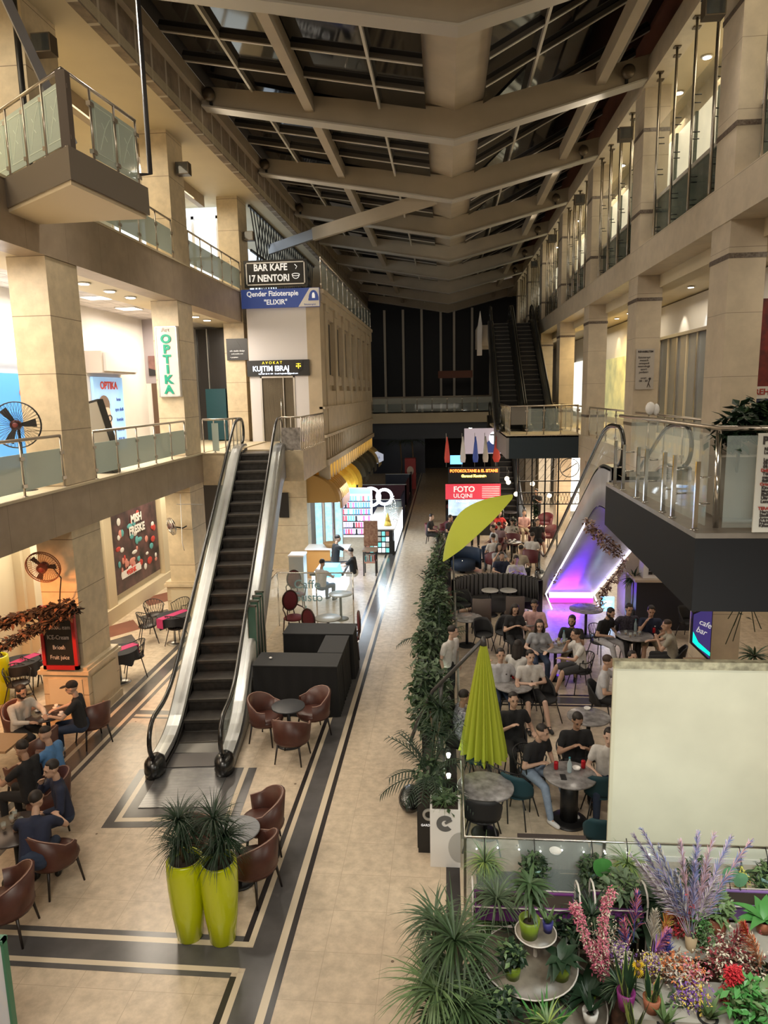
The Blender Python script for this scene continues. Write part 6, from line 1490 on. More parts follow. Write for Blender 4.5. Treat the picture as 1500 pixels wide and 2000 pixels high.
p = P('man in a beige T-shirt seen from the side at the round table', (1302, 1222), R(-110), lean=.2, arms=('table', 'phone_side'), shirt=BEI, pants=BLK, hairm=HAIRB, hair='fade'); seat(shell, p, 'dark shell chair under the man in beige')
p = P('man in a printed white T-shirt sitting left of the white screen', (1188, 1293), R(70), lean=.1, arms=('lap', 'table'), shirt=LGR, pants=BLK, hairm=HAIRB, logo=M_INK); seat(shell, p, 'dark shell chair under the man in the printed T-shirt')
p = P('man with dark hair looking up just above the white screen', (1236, 1285), R(-5), arms=('lap', 'lap'), shirt=BLK, pants=BLK, nod=-.1, turn=R(20)); seat(shell, p, 'dark shell chair behind the top edge of the white screen')
P('man in a white T-shirt standing beside the plant row', (885, 1238), R(55), stand=True, arms=('side', 'side'), shirt=WHT, pants=BLK, skin=2, turn=R(25), z=1.60)
def rt(px, py, label, r=.36, **k): return round_table('round_table', label, M_MARB, at(px, py, .74).xy.to_3d(), r, **k)
t1 = rt(1113, 1512, 'round marble table with cola and water in front of the men in black', .38, base=.27, colr=.13)
rt(948, 1535, 'round grey marble table with a glossy top beside the closed umbrella', .40, base=.2, colr=.03)
rt(1150, 1398, 'round grey table with a white ashtray right of the man holding a phone', .36)
rt(1003, 1337, 'round grey table with a red can between the two pale shirted men', .36)
rt(1085, 1262, 'dark round table crowded with glasses in front of the woman with glasses', .38)
rt(1028, 1215, 'pale round table between the woman with the phone and the man in pink', .28)
rt(1240, 1240, 'round table with drinks among the four men on the right', .40)
rt(1145, 1188, 'round table lit violet by the escalator light', .42)
rt(912, 1205, 'dark round table left of the striped sofa chairs', .38)
for k, px in enumerate((957, 993)): rt(px, 1152, ('left', 'right')[k]+' one of the two white round tables in front of the curved sofa', .24) ['label']
for o in list(bpy.data.objects):
    if o.get('label', '').endswith('in front of the curved sofa'):
        for c_ in o.children:
            if c_.name.startswith('tabletop'): c_.data.materials.clear(); c_.data.materials.append(mat('white_marble', (.62, .60, .58), .2, noise=.2, nscale=8))
def can(px, py, m, label, z=.745, r=.033, h=.12, z0=.745):
    g = at(px, py, z); return single('drink_can', MB().lathe([(r*.8, 0), (r, .01), (r, h-.01), (r*.8, h)], g.x, g.y, z0, 14), m, label, 'can')
M_CAN = mat('can_red', (.45, .01, .02), .3, .3)
can(1086, 1502, M_CAN, 'red drink can at the left of the cola table'); can(1139, 1500, M_CAN, 'red drink can at the right of the cola table'); can(1003, 1325, M_CAN, 'red drink can on the table between the pale shirted men'); can(1277, 1236, M_CAN, 'red drink can beside the man in the navy polo')
def bottle(px, py, label, s=1): g = at(px, py, .745); b = thing('water_bottle', label, 'bottle', (g.x, g.y, .745)); part('body', MB().lathe([(.03, 0), (.034, .01), (.034, .14*s), (.014, .19*s), (.013, .215*s)], n=14), mat('bottle_clear', (.55, .7, .75), .1, alpha=.45), b); part('cap', MB().lathe([(.015, .215*s), (.015, .235*s)], n=10), mat('cap_teal', (.05, .3, .35), .4), b)
bottle(1112, 1508, 'clear water bottle on the cola table'); bottle(1241, 1232, 'clear water bottle on the table of the four men', 1.2); bottle(1101, 1255, 'clear bottle with a violet glow on the crowded dark table', 1.2); bottle(1031, 1213, 'clear water bottle beside the man in pink', 1.2)
for px, py, lab in ((1126, 1502, 'cola table'), (1147, 1385, 'grey table by the man holding a phone'), (1022, 1330, 'table with the red can')):
    g = at(px, py, .745); single('ashtray', MB().lathe([(.05, 0), (.06, .03), (.05, .03), (.04, .01)], g.x, g.y, .745, 16), M_WHITE, 'white round ashtray on the ' + lab, 'ashtray')
for k in range(9): glass_tumbler('small glass on the crowded dark table', at(1066+5*k, 1254+(k*7) % 9, .75), 'glasses on the crowded dark table')
for k in range(4): glass_tumbler('small glass on the table of the four men', at(1222+9*k, 1240+(k*5) % 7, .75), 'glasses on the table of the four men')
g = at(1100, 1518, .745); single('phone', MB().box(g.x-.04, g.x+.04, g.y-.07, g.y+.07, .745, .753), M_BLACK, 'black phone lying on the cola table', 'phone')
# empty chairs
chair(teal, at(1012, 1545), R(150), 'teal velvet chair with its back half turned near the marble table')
chair(teal, at(935, 1480), R(5), 'teal velvet chair below the closed umbrella')
chair(teal, at(1172, 1545), R(178), 'teal velvet chair cut by the white screen, near the cola table')
chair(teal, at(1175, 1630), R(175), 'teal velvet chair behind the glass rail, cut by the screen')
chair(wire, at(985, 1530), R(140), 'empty wire hoop chair behind the teal chair')
c_ = chair(shell, at(942, 1590), R(175), 'black chair with its back to the glass rail corner'); c_.scale = (1.12, 1.12, 1.0)
chair(wire, at(1195, 1510), R(150), 'empty wire hoop chair touching the white screen')
chair(shell, at(985, 1235), R(-30), 'dark chair behind the standing man'); chair(shell, at(945, 1240), R(20), 'dark chair next to the plant row behind the standing man'); chair(shell, at(905, 1180), R(10), 'reddish shaded chair near the curved sofa')
chair(shell, at(1065, 1365), R(30), 'empty dark chair behind the man with folded hands')
single('floor_drain_mat', MB().box(1.0, 1.95, 8.35, 8.55, .0, .02), M_BAND, 'dark strip mat on the cafe floor behind the glass rail', 'mat')
# curved striped sofa with two high backed chairs
sf = thing('curved_sofa', 'dark curved sofa with vertical channel back', 'sofa', (1.4, 18.9, 0)); M_SOFA = mat('sofa_grey', (.085, .08, .085), .6)
rows = [[], [], [], []]
for k in range(161):
    a = R(-80+160*k/160); cx = 1.28*sin(a); cy = .95*cos(a)-.1; bump_ = .045*abs(sin(k*pi/7)); rr = 1+bump_
    rows[0].append((cx*.92, cy*.92, .42)); rows[1].append((cx*.92*(1+bump_*-1), cy*.92*(1-bump_), 1.02)); rows[2].append((cx*1.0, cy*1.0, 1.04)); rows[3].append((cx, cy, .05))
part('backrest', MB().sheet(rows), M_SOFA, sf)
q = MB()
for k in range(0, 161, 7):
    a = R(-80+160*k/160); cx = 1.28*sin(a); cy = .95*cos(a)-.1; q.tube([(cx*.905, cy*.905, .42), (cx*.91, cy*.91, 1.03), (cx*1.0, cy*1.0, 1.045)], .016, 5)
part('groove_shade', q, M_MATTE, sf)  # dark tubes paint the shade in the grooves between channels
n_ = 40; part('seat', MB().sheet([[(1.2*sin(R(-80+160*k/n_)), .9*cos(R(-80+160*k/n_))-.1, .44) for k in range(n_+1)], [(.72*sin(R(-80+160*k/n_)), .40*cos(R(-80+160*k/n_))-.1, .44) for k in range(n_+1)], [(.72*sin(R(-80+160*k/n_)), .40*cos(R(-80+160*k/n_))-.1, .04) for k in range(n_+1)]][::-1]), mat('sofa_seat', (.045, .042, .045), .75), sf)
for k, (px, py) in enumerate(((940, 1200), (1004, 1195))):
    g = at(px, py, .45); c_ = thing('high_back_chair', ('left', 'right')[k]+' brown upholstered high back chair facing the curved sofa', 'chair', (g.x, g.y, 0), R(180)); M_TAUPE = mat('taupe', (.10, .075, .065), .75)
    part('backrest', MB().sheet([[((.27)*sin(t), .22+.05*cos(t)*0-.0+.05*(1-abs(t)), zz) for t in [-1+2*j/10 for j in range(11)]] for zz in (.3, .6, .95)], .06), M_TAUPE, c_); part('seat', MB().ball((0, 0, .42), .27, .25, .08), M_TAUPE, c_); legs4(c_, .2, .18, .38, M_BLACK)
# white projection screen, seen from behind
s = thing('projection_screen', 'large off white projection screen hanging at the cafe corner', 'screen', (2.6, 7.75, 0))
M_SCR = mat('screen_cloth', (.66, .65, .52), .75, noise=.10, nscale=1.3)
part('cloth', MB().box(1.92, 4.6, 7.74, 7.76, .70, 3.12), M_SCR, s, True); part('top_roller', MB().box(1.90, 4.6, 7.70, 7.80, 3.10, 3.19), mat('roller', (.42, .39, .27), .6, noise=.5, nscale=12), s, True); part('edge_tape', MB().box(1.90, 1.94, 7.73, 7.77, .7, 3.1), mat('tape', (.62, .60, .46), .6), s, True); part('bottom_bar', MB().box(1.92, 4.6, 7.72, 7.78, .68, .74), M_WHITE, s, True)
part('stand', MB().box(2.2, 2.26, 7.74, 7.78, 0, .7).box(4.2, 4.26, 7.74, 7.78, 0, .7), M_STEEL, s, True)
# glass rail of the flower stall
g_ = thing('glass_rail', 'clear glass rail with a metal edge between the cafe and the flower stall', 'glass barrier', (.2, 7.3, 0))
part('glass_panel', MB().box(.2, 1.75, 7.295, 7.305, .15, 1.18), M_GLASS, g_, True); part('glass_panel', MB().box(1.77, 3.6, 7.295, 7.305, .15, 1.18), M_GLASS, g_, True); part('glass_panel', MB().box(.195, .205, 7.3, 9.0, .15, 1.18), M_GLASS, g_, True)
part('top_rail', MB().tube([(.2, 9.0, 1.2), (.2, 7.3, 1.2), (3.7, 7.3, 1.2)], .014, 6), M_STEEL, g_, True)
for x in (.2, 1.76, 3.6): part('post', MB().box(x-.015, x+.015, 7.28, 7.32, 0, 1.2), M_STEEL, g_, True)
for k in range(9): single('bead_light', MB().ball((.33+.24*k, 7.26, 1.08+.012*((k*5) % 3)), .009, n=8, m=6), M_LAMP, 'tiny round light strung under the glass rail', 'light', 'tiny lights along the glass rail')
# under the near balcony: totem screen, counter, white box appliance, plants
b = thing('screen_totem', 'slanted black screen with a green curve beside the big right pillar', 'screen', (4.72, 12.7, 0)); sh_ = [(4.52, 1.62), (4.78, 1.30), (4.84, 1.32), (4.84, 2.28), (4.78, 2.26), (4.55, 2.12)]
part('body', MB().xzprism([(4.5, 1.55), (4.86, 1.2), (4.86, 2.32), (4.5, 2.15)], 12.72, 12.8), M_SIGNB, b, True); part('screen_face', MB().xzprism([(4.52, 1.58), (4.84, 1.27), (4.84, 2.28), (4.52, 2.12)], 12.70, 12.72), mat('totem_scr', (.01, .01, .04), .3, emit=(.06, .04, .20), es=.5), b, True)
part('green_curve', MB().xzprism([(4.52, 1.80), (4.62, 1.60), (4.84, 1.40), (4.84, 1.33), (4.62, 1.50), (4.52, 1.60)], 12.69, 12.70), mat('totem_green', (0, .5, .35), .4, emit=(0, .7, .45), es=1.2), b, True)
text('lettering', 'cafe\nbar', .15, M_TXT, b, Vector((4.70, 12.685, 1.88))-b.location, (R(90), R(25), 0)); part('foot', MB().box(4.45, 4.86, 12.6, 12.95, 0, 1.2), mat('counter_wood', (.30, .2, .12), .5), b, True)
for px, py, k in ((1285, 1178, 0), (1335, 1180, 1), (1275, 1175, 2), (1345, 1215, 3)): chair_n = ('navy shaded chair farthest back under the near balcony', 'navy shaded chair beside the slanted screen', 'navy shaded chair behind the man with a hand at his mouth', 'navy shaded chair right of the man in beige')[k]; chair(shell, at(px, py), R(20*k-20), chair_n)
round_table('round_table', 'dark round table in the shade under the near balcony', M_DTOP, at(1320, 1165, .74).xy.to_3d(), .36)
b = thing('service_counter', 'pale topped counter under the near balcony', 'counter', (5.2, 17.5, 0)); part('body', MB().box(4.9, 6.6, 17.9, 18.4, 0, 1.34), mat('counter_body', (.02, .02, .03), .5), b, True); part('top', MB().box(4.8, 6.7, 17.7, 18.5, 1.34, 1.40), mat('counter_top', (.50, .40, .30), .35), b, True)
b = thing('white_machine', 'white coffee machine with dark square windows on the counter', 'appliance', (5.3, 18.1, 1.40)); part('body', MB().box(5.05, 5.5, 17.9, 18.3, 1.40, 1.85), M_WHITE, b, True); part('window', MB().box(5.18, 5.28, 17.88, 17.9, 1.5, 1.58).box(5.30, 5.40, 17.88, 17.9, 1.5, 1.58).box(5.18, 5.28, 17.88, 17.9, 1.6, 1.68).box(5.30, 5.40, 17.88, 17.9, 1.6, 1.68), M_BLACK, b, True)
b = thing('glow_sign', 'small glowing blue sign beneath the blossom branches', 'sign', (4.55, 19.0, 0)); p0 = onY(1187, 1180, 18.8); part('panel', MB().box(p0.x-.17, p0.x+.17, 18.8, 18.86, p0.z-.2, p0.z+.2), mat('sign_cyan', (.1, .5, 1), .4, emit=(.15, .55, 1), es=3), b, True); part('text_line', MB().box(p0.x-.11, p0.x+.11, 18.79, 18.8, p0.z+.04, p0.z+.09).box(p0.x-.08, p0.x+.08, 18.79, 18.8, p0.z-.05, p0.z-.01), M_LAMP, b, True); part('pole', MB().tube([(p0.x, 18.85, 0), (p0.x, 18.85, p0.z-.2)], .02), M_BLACK, b, True)
M_BLOS = mat('blossom', (.42, .26, .22), .8); M_BLOS2 = mat('blossom_pale', (.55, .40, .30), .8)
for pts, lab, yy in (([(1145, 1016), (1180, 1050), (1215, 1080)], 'dry blossom garland hanging below the near balcony edge', 13.9), ([(1222, 1085), (1205, 1120), (1180, 1150), (1172, 1180)], 'pink blossom branch beside the right light line', 17.2), ([(1135, 1030), (1110, 1080), (1080, 1140)], 'thin dry garland along the left light line', 18.0)):
    W_ = [onY(x, y, yy) for x, y in pts]; o = thing('garland', lab, 'garland', W_[0]); q = MB().use(M_DRY).tube(W_, .012, 5); nn = 110 if 'thin' not in lab else 40
    for i in range(nn):
        t = random.random()*(len(W_)-1.001); a = W_[int(t)].lerp(W_[int(t)+1], t % 1); q.use(random.choice((M_BLOS, M_BLOS2, M_DRY)))
        if 'thin' in lab: leaves(q, a, .05, .05, .05, 3, .05)
        else: leaves(q, a-Vector((0, 0, .06)), .09, .09, .16, 4, .055)
    part('blossoms', q, None, o, True)
pl = thing('dark_plant', 'dark leafy plant behind the blossom branch', 'plant', (4.9, 18.2, 0)); f = MB().use(G2); rosette(f, (0, 0, 1.3), 50, .5, .05, 1.2, (0, 1)); part('foliage', f, None, pl); pot(pl, .2, .5, M_BLACK); part('stem', MB().tube([(0, 0, .4), (0, 0, 1.3)], .02), BARK, pl)
pl = thing('hanging_plant', 'thin hanging plant trailing from the near balcony over the screen', 'plant', (4.55, 10.6, 3.8)); f = MB().use(G2)
for k in range(6): f.tube([(0, 0, 0), (random.uniform(-.2, .2), 0, -.6), (random.uniform(-.3, .3), 0, -1.0-random.random()*.5)], .007, 4)
leaves(f, (0, 0, -.5), .2, .1, .55, 60, .08); part('foliage', f, None, pl)
pl = thing('dark_plant', 'small potted plant in the shade right of the totem', 'plant', (6.3, 14.2, 0)); f = MB().use(G4); rosette(f, (0, 0, .75), 46, .5, .05, 1.4, (.1, 1)); part('foliage', f, None, pl); pot(pl, .22, .5, M_BLACK); part('stem', MB().tube([(0, 0, .4), (0, 0, .8)], .02), BARK, pl)
# plants and things on the near balcony
pl = thing('umbrella_plant', 'dark glossy leafed plant spilling over the near balcony corner rail', 'plant', (3.35, 8.35, 4.64)); f = MB()
for x, y, z, n in ((0, 0, 1.16, 260), (.30, .3, 1.28, 200), (.62, .2, 1.26, 180), (-.12, .0, 1.02, 60)): f.use(G2); leaves(f, (x, y, z), .24, .2, .15, n, .10)
f.use(G1); leaves(f, (.3, .1, 1.28), .4, .25, .12, 60, .09); part('foliage', f, None, pl); part('stem', MB().tube([(.2, .5, .5), (.1, .2, 1.1)], .02), BARK, pl); part('pot', MB().box(.0, .9, .45, .9, 0, .75), mat('pot_stone', (.30, .27, .22), .6), pl)
single('stone_box', MB().box(3.5, 5.0, 9.2, 9.9, 4.64, 5.7), mat('box_stone', (.34, .29, .23), .6), 'beige box counter behind the plant on the near balcony', 'counter')
sp = onY(1270, 800, 11.2); single('white_bundle', MB().ball((sp.x, 11.2, sp.z+.02), .075, .06, .10).ball((sp.x+.09, 11.2, sp.z), .05, .05, .09), M_WHITE, 'white cloth bundle on the handrail of the near balcony', 'cloth')
# ================================================================ FAR CAFE with wine red chairs
M_WINE = mat('wine_leather', (.10, .012, .018), .5)
wine = tub_chair('tub_chair', 'wine red tub chair standing alone at the walkway edge of the far cafe', M_WINE, 'wine red tub chairs of the far cafe', tuple(at(845, 1040, .45).xy)+(0,), R(80))
def wc(px, py, rz, label): return dup(wine, tuple(at(px, py, .45).xy)+(0,), R(rz), label, 'wine red tub chairs of the far cafe')
P = person
def far(label, px, py, rz, wl=None, **k):
    p = P(label, (px, py), R(rz), far=2, **k)
    if wl: dup(wine, (p.location.x, p.location.y, 0), R(rz), wl)
    return p
far('man in a black vest sitting alone at the edge of the far cafe', 843, 1010, 70, None, shirt=BLK, pants=BLK, skin=2)
far('woman in a bright red top at the far cafe', 976, 1003, 20, 'wine red chair under the woman in red', shirt=REDC, pants=BLK, hair='long', woman=True, arms=('table', 'table'), skin=2)
far('man in a salmon shirt sitting beyond the white shirted group', 1024, 1002, 10, 'wine red chair under the man in salmon', shirt=PINK, pants=KHA)
far('man with his broad pale back to the viewer in the far cafe', 1000, 1018, 175, 'wine red chair under the man with the pale back', shirt=WHC, pants=BLK)
far('man in a black T-shirt and shorts at the right of the far cafe', 1050, 1020, 5, 'wine red chair under the man in black shorts', shirt=BLK, pants=BLK, shorts=True, legs='out', arms=('arm', 'arm'))
far('man in a grey T-shirt turned to the left in the far cafe', 962, 1032, -70, 'wine red chair under the man in grey turned left', shirt=LGR, pants=DEND)
far('man in a mauve T-shirt sitting beside the grey one', 975, 1026, 160, 'wine red chair under the man in mauve', shirt=mat('cloth_mauve', (.25, .17, .19), .85), pants=BLK)
far('person in a white hooded top seen from behind', 1040, 1047, 160, 'wine red chair under the person in the white hooded top', shirt=WHT, pants=KHA)
far('small man in a white T-shirt left of the far group', 963, 1050, -160, 'wine red chair under the small man in white', shirt=WHT, pants=DEN)
far('woman in a pale top with a raised arm', 975, 1069, 20, None, shirt=GRY, pants=BLK, hair='long', woman=True, arms=('mouth', 'table'))
far('man in khaki trousers bending over a dark table', 1018, 1072, 150, None, shirt=KHA, pants=BLK)
far('man in a dark blue shirt behind the curved sofa', 980, 1086, 5, None, shirt=NAVY, pants=BLK, arms=('table', 'table'))
far('man in a white long sleeved top behind the curved sofa', 1008, 1093, 0, None, shirt=WHT, pants=BLK, long_sleeve=True, arms=('chest', 'chest'), nod=.4)
far('waiter in black standing near the beige wall', 1047, 962, -40, stand=True, shirt=BLK, pants=BLK, shorts=True, z=1.6, arms=('side', 'chest'))
for k, (px, py, lab) in enumerate(((880, 1012, 'left of the woman in red'), (900, 1020, 'behind the tilted umbrella'), (925, 1008, 'below the photo stand'))):
    far('person in dark clothes sitting in the shade ' + lab, px, py, (60, -40, 10)[k], None, shirt=BLK, pants=BLK)
for px, py, rz, lab in ((870, 1035, -70, 'second wine red chair at the walkway edge'), (1065, 1020, -30, 'empty wine red chair near the right escalator'), (1072, 1045, -60, 'nearer empty wine red chair by the right escalator'), (900, 1040, 140, 'wine red chair under the lower tip of the tilted umbrella'), (885, 1000, 10, 'wine red chair beside the photo stand')): wc(px, py, rz, lab)
for px, py, lab in ((1000, 1058, 'dark table with white cups in the middle of the far cafe'), (995, 1000, 'dark table in front of the woman in red'), (990, 1108, 'low dark table behind the curved sofa'), (870, 1060, 'dark table beside the plant row of the far cafe')):
    round_table('round_table', lab, M_DTOP, at(px, py, .74).xy.to_3d(), .36)
for k, (px, py) in enumerate(((996, 1056), (1003, 1058), (1005, 1055), (999, 1060))): single('saucer', MB().lathe([(.03, 0), (.07, .012), (.03, .05)], *at(px, py, .745).xy, .745, 10), M_WHITE, 'white cup on the middle table of the far cafe', 'cup', 'cups of the far cafe')
sf2 = thing('curved_sofa', 'dark blue tub sofa between the plant row and the far cafe', 'sofa', tuple(at(905, 1095, .4).xy)+(0,)); part('backrest', MB().sheet([[(.55*sin(t), .45*cos(t), z_) for t in [-1.6+3.2*j/14 for j in range(15)]] for z_ in (.1, .5, .8)], .08), mat('velvet_navy', (.01, .025, .06), .7), sf2); part('seat', MB().lathe([(.05, .1), (.42, .12), (.43, .4), (.05, .42)]), mat('velvet_navy', (.01, .025, .06), .7), sf2)
p = at(903, 1088, .55); gl_ = thing('amber_lamp', 'small glowing amber lamp on the floor of the far cafe', 'lamp', (p.x, p.y, 0)); part('glass', MB().ball((0, 0, .3), .13, .13, .12), M_LAMPW, gl_); part('base', MB().lathe([(.1, 0), (.08, .18)]), M_BLACK, gl_)
for k, (px, py) in enumerate(((1003, 1045), (1045, 1000))):
    g = at(px, py, .7); pl = thing('small_tree', ('small dark potted conifer between the white shirted men', 'small dark conifer beside the waiter')[k], 'plant', (g.x, g.y, 0)); f = MB().use(G2); leaves(f, (0, 0, .9), .14, .14, .55, 260, .07); part('foliage', f, None, pl); pot(pl, .14, .35, M_BLACK)
for k, (px, py) in enumerate(((782, 905), (805, 905))):
    g = G(px, py, 0); g = Vector((g.x*.75, g.y*.75, 0)); pl = thing('indoor_palm', ('left', 'right')[k]+' thin palm standing in the dark below the far bridge', 'plant', g); f = MB().use(G2)
    for j in range(12): a = j*.52; frond(f, (0, 0, 3.0), (cos(a), sin(a), .8), 1.0, 8, .3, .03, 1.6)
    part('foliage', f, None, pl); part('stem', MB().tube([(0, 0, 0), (.1, 0, 1.5), (0, 0, 3.0)], .05), BARK, pl)
# ================================================================ FLOWER STALL in the foreground
# hanging baskets on the rail
def basket(label, x, seed, kind, y=7.2, z=.93):
    rg = random.Random(seed); p = thing('hanging_basket', label, 'plant', (x, y, z)); f = MB(); 
    if kind == 'trail': f.use(G3 if seed % 2 else G1); leaves(f, (0, 0, -.05), .15, .10, .24, 300, .042, rg); f.use(G2); leaves(f, (0, .02, -.02), .15, .10, .2, 130, .04, rg)
    elif kind == 'spider': f.use(G3); rosette(f, (0, 0, .02), 90, .34, .016, 1.7, (-.1, 1), rg); f.use(G5); rosette(f, (0, 0, .02), 40, .3, .014, 1.6, (0, 1), rg)
    elif kind == 'orchid':
        f.use(G1); rosette(f, (0, 0, 0), 16, .25, .04, 1.0, (0, .8), rg); f.use(mat('bloom_yellow', (.62, .60, .14), .6)); leaves(f, (.0, -.04, -.10), .08, .05, .20, 150, .03, rg)
    part('foliage', f, None, p); part('pot', MB().lathe([(.05, -.1), (.09, 0), (.08, 0), (.04, -.08)], n=16), mat('pot_mint', (.25, .42, .38), .4), p); part('hook', MB().tube([(0, 0, 0), (0, .02, .2), (0, .09, .28)], .006, 4), M_BLACK, p); return p
basket('spider plant hanging at the left end of the glass rail', .42, 1, 'spider'); basket('small leafed trailing plant hanging second along the glass rail', .98, 2, 'trail'); basket('trailing plant hanging third along the glass rail, left of the big heart leaves', 1.62, 4, 'trail')
basket('mint green basket hanging against the white screen', 2.0, 3, 'spider', z=.98); basket('trailing plant behind the blue pampas plumes', 2.75, 6, 'trail'); basket('yellow orchid spray hanging at the right of the rail', 3.22, 7, 'orchid'); basket('trailing plant cut by the right edge of the rail', 3.5, 9, 'trail')
# purple balcony boxes on scroll racks
M_PUR = mat('purple_box', (.13, .03, .16), .4); M_IVR = mat('rack_white', (.6, .56, .52), .4)
def rack(label, x0, x1, y, m=M_PUR, zt=.92, full=True):
    r = thing('flower_rack', label, 'rack', ((x0+x1)/2, y, 0)); q = MB()
    for x in (x0, x1):
        q.tube([(x, y-.14, .0), (x, y-.14, zt+.10), (x, y-.10, zt+.17), (x, y, zt+.20), (x, y+.10, zt+.17), (x, y+.14, zt+.1), (x, y+.14, 0)], .011, 6)
    for z in (zt-.22, zt): q.tube([(x0, y-.14, z), (x1, y-.14, z)], .008, 5).tube([(x0, y+.14, z), (x1, y+.14, z)], .008, 5)
    k = x0+.1
    while k < x1-.08:
        q.tube([(k+.035*cos(t), y-.145, zt-.30+.035*sin(t)) for t in [2*pi*j/10 for j in range(10)]], .005, 4, closed=True); k += .13
    part('frame', q, M_IVR, r, True); part('planter_box', MB().box(x0+.03, x1-.03, y-.12, y+.12, zt-.17, zt-.02), m, r, True)
    part('box_rim', MB().box(x0+.02, x1-.02, y-.13, y-.10, zt-.03, zt-.005).box(x0+.02, x1-.02, y+.10, y+.13, zt-.03, zt-.005), m, r, True); part('soil', MB().box(x0+.04, x1-.04, y-.11, y+.11, zt-.05, zt-.018), SOIL, r, True); return r
rack('white wire rack with a purple planter box behind the tiered stand', .26, 1.36, 6.68); rack('white wire rack with a purple planter box behind the pink blossom', 1.52, 2.05, 6.72); rack('white scroll rack with a lilac planter box on the right', 2.35, 3.75, 6.85, mat('lilac_box', (.26, .15, .42), .4))
# big dracaena clump at the left
for k, (px, py, z, n, L) in enumerate(((888, 1830, 1.05, 150, .66), (850, 1925, .75, 130, .6), (905, 1960, .7, 130, .6), (848, 1790, .85, 95, .5))):
    g = G(px, py, z); p = thing('dracaena', ('tallest', 'lower left', 'lower right', 'rear')[k]+' clump of long arching leaves at the left of the flower stall', 'plant', (g.x, g.y, 0)); rg = random.Random(50+k)
    f = MB(); f.use((G1, G3, G1, G4)[k]); rosette(f, (0, 0, z-.05), n, L, .023, 1.7, (.0, 1), rg); f.use((G4, G1, G4, G1)[k]); rosette(f, (.03, 0, z*.6), n//2, L*.85, .02, 1.7, (-.1, 1), rg)
    part('foliage', f, None, p); part('stem', MB().tube([(0, 0, .25), (.02, 0, z-.05)], .018).tube([(0.03, 0.02, .25), (-.02, 0.03, z*.8)], .014), BARK, p); pot(p, .15, .30, M_MATTE)
# three tier round stand
g = Vector((1.08, 6.1, 0)); s = thing('tiered_stand', 'round three tiered metal plant stand with mottled shelves', 'plant stand', (1.1, 6.02, 0)); M_SHELF = mat('mottled_shelf', (.19, .165, .13), .35, noise=.5, nscale=5)
for (x, y, r_, z) in ((.87, 6.22, .20, .93), (.80, 6.16, .47, .66), (.90, 5.98, .62, .40)):
    part('shelf', MB().lathe([(r_-.02, z-.02), (r_, z-.015), (r_, z), (.01, z)], x, y, 0, 40), M_SHELF, s, True); part('rim', MB().tube([(x+r_*cos(2*pi*j/40), y+r_*sin(2*pi*j/40), z) for j in range(40)], .008, 5, closed=True), M_IVR, s, True)
part('column', MB().tube([(.87, 6.22, 0), (.87, 6.22, .92)], .02), M_IVR, s, True)
for a in (0, 2.1, 4.2): part('leg', MB().tube([(.87, 6.15, .38), (.87+.4*cos(a), 6.05+.4*sin(a), 0)], .012, 6), M_IVR, s, True)
M_POTG = mat('pot_olive', (.16, .24, .02), .35); M_TERRA = mat('pot_terracotta', (.30, .10, .05), .6); M_POTW = mat('pot_white', (.6, .58, .55), .4); M_POTB = mat('pot_blue', (.05, .05, .25), .4); M_POTP = mat('pot_purple', (.17, .02, .13), .4); M_ZINC = mat('pot_zinc', (.45, .47, .48), .35, .6)
def potted(label, x, y, z, r, h, pm, kind, seed, s=1.0, lm=None):
    rg = random.Random(seed); p = thing('potted_plant', label, 'plant', (x, y, z)); pot(p, r, h, pm); f = MB(); lm = lm or G1; f.use(lm)
    if kind == 'spike': rosette(f, (0, 0, h-.03), int(22*s), .34*s, .045, .25, (.75, 1), rg)
    elif kind == 'snake':
        for _ in range(int(9*s)): a = rg.uniform(0, 2*pi); d = Vector((cos(a)*.25, sin(a)*.25, 1)); L = rg.uniform(.22, .38)*s; f.use(G5); blade(f, (cos(a)*.03, sin(a)*.03, h-.04), d, L, .062, .05, 5); f.use(G2); blade(f, (cos(a)*.03, sin(a)*.03-.004, h-.03), d, L*.97, .046, .05, 5)
    elif kind == 'arch': rosette(f, (0, 0, h), int(60*s), .28*s, .022, 1.5, (0, 1), rg); f.use(G5 if lm is G3 else G4); rosette(f, (0, 0, h), int(25*s), .26*s, .018, 1.5, (.1, 1), rg)
    elif kind == 'bush': leaves(f, (0, 0, h+.12*s), .15*s, .15*s, .14*s, int(190*s), .055, rg); f.use(G3); leaves(f, (0, 0, h+.14*s), .14*s, .14*s, .12*s, int(60*s), .05, rg)
    elif kind == 'broad': 
        for _ in range(int(16*s)): a = rg.uniform(0, 2*pi); u = rg.uniform(.2, 1.2); blade(f, (0, 0, h), (cos(a), sin(a), u), rg.uniform(.18, .32)*s, .11, 1.0, 5)
    elif kind == 'tree': 
        f.use(BARK).tube([(0, 0, h-.03), (0, 0, h+.30*s)], .018, 6); f.use(lm)
        for zz in (.14, .24, .32): rosette(f, (0, 0, h+zz*s), int(26*s), .22*s, .045, 1.3, (-.1, .9), rg)
    part('foliage', f, None, p); return p
potted('yucca in a yellow green pot on the top shelf of the tiered stand', .80, 6.17, .93, .105, .19, M_POTG, 'tree', 11, 1.2, G1)
potted('small green plant in a blue pot on the top shelf of the tiered stand', .99, 6.24, .93, .055, .11, M_POTB, 'spike', 12, .6, G3)
potted('leafy plant in an olive pot at the left of the middle shelf', .62, 5.95, .66, .085, .15, M_POTG, 'bush', 13, .8, G2)
potted('tall plant in an olive pot at the right of the middle shelf', 1.08, 5.98, .66, .10, .18, M_POTG, 'broad', 14, 1.0, G2)
potted('striped spider plant in a zinc pot on the lowest shelf', .90, 5.55, .40, .085, .15, M_ZINC, 'arch', 15, 1.0, G3)
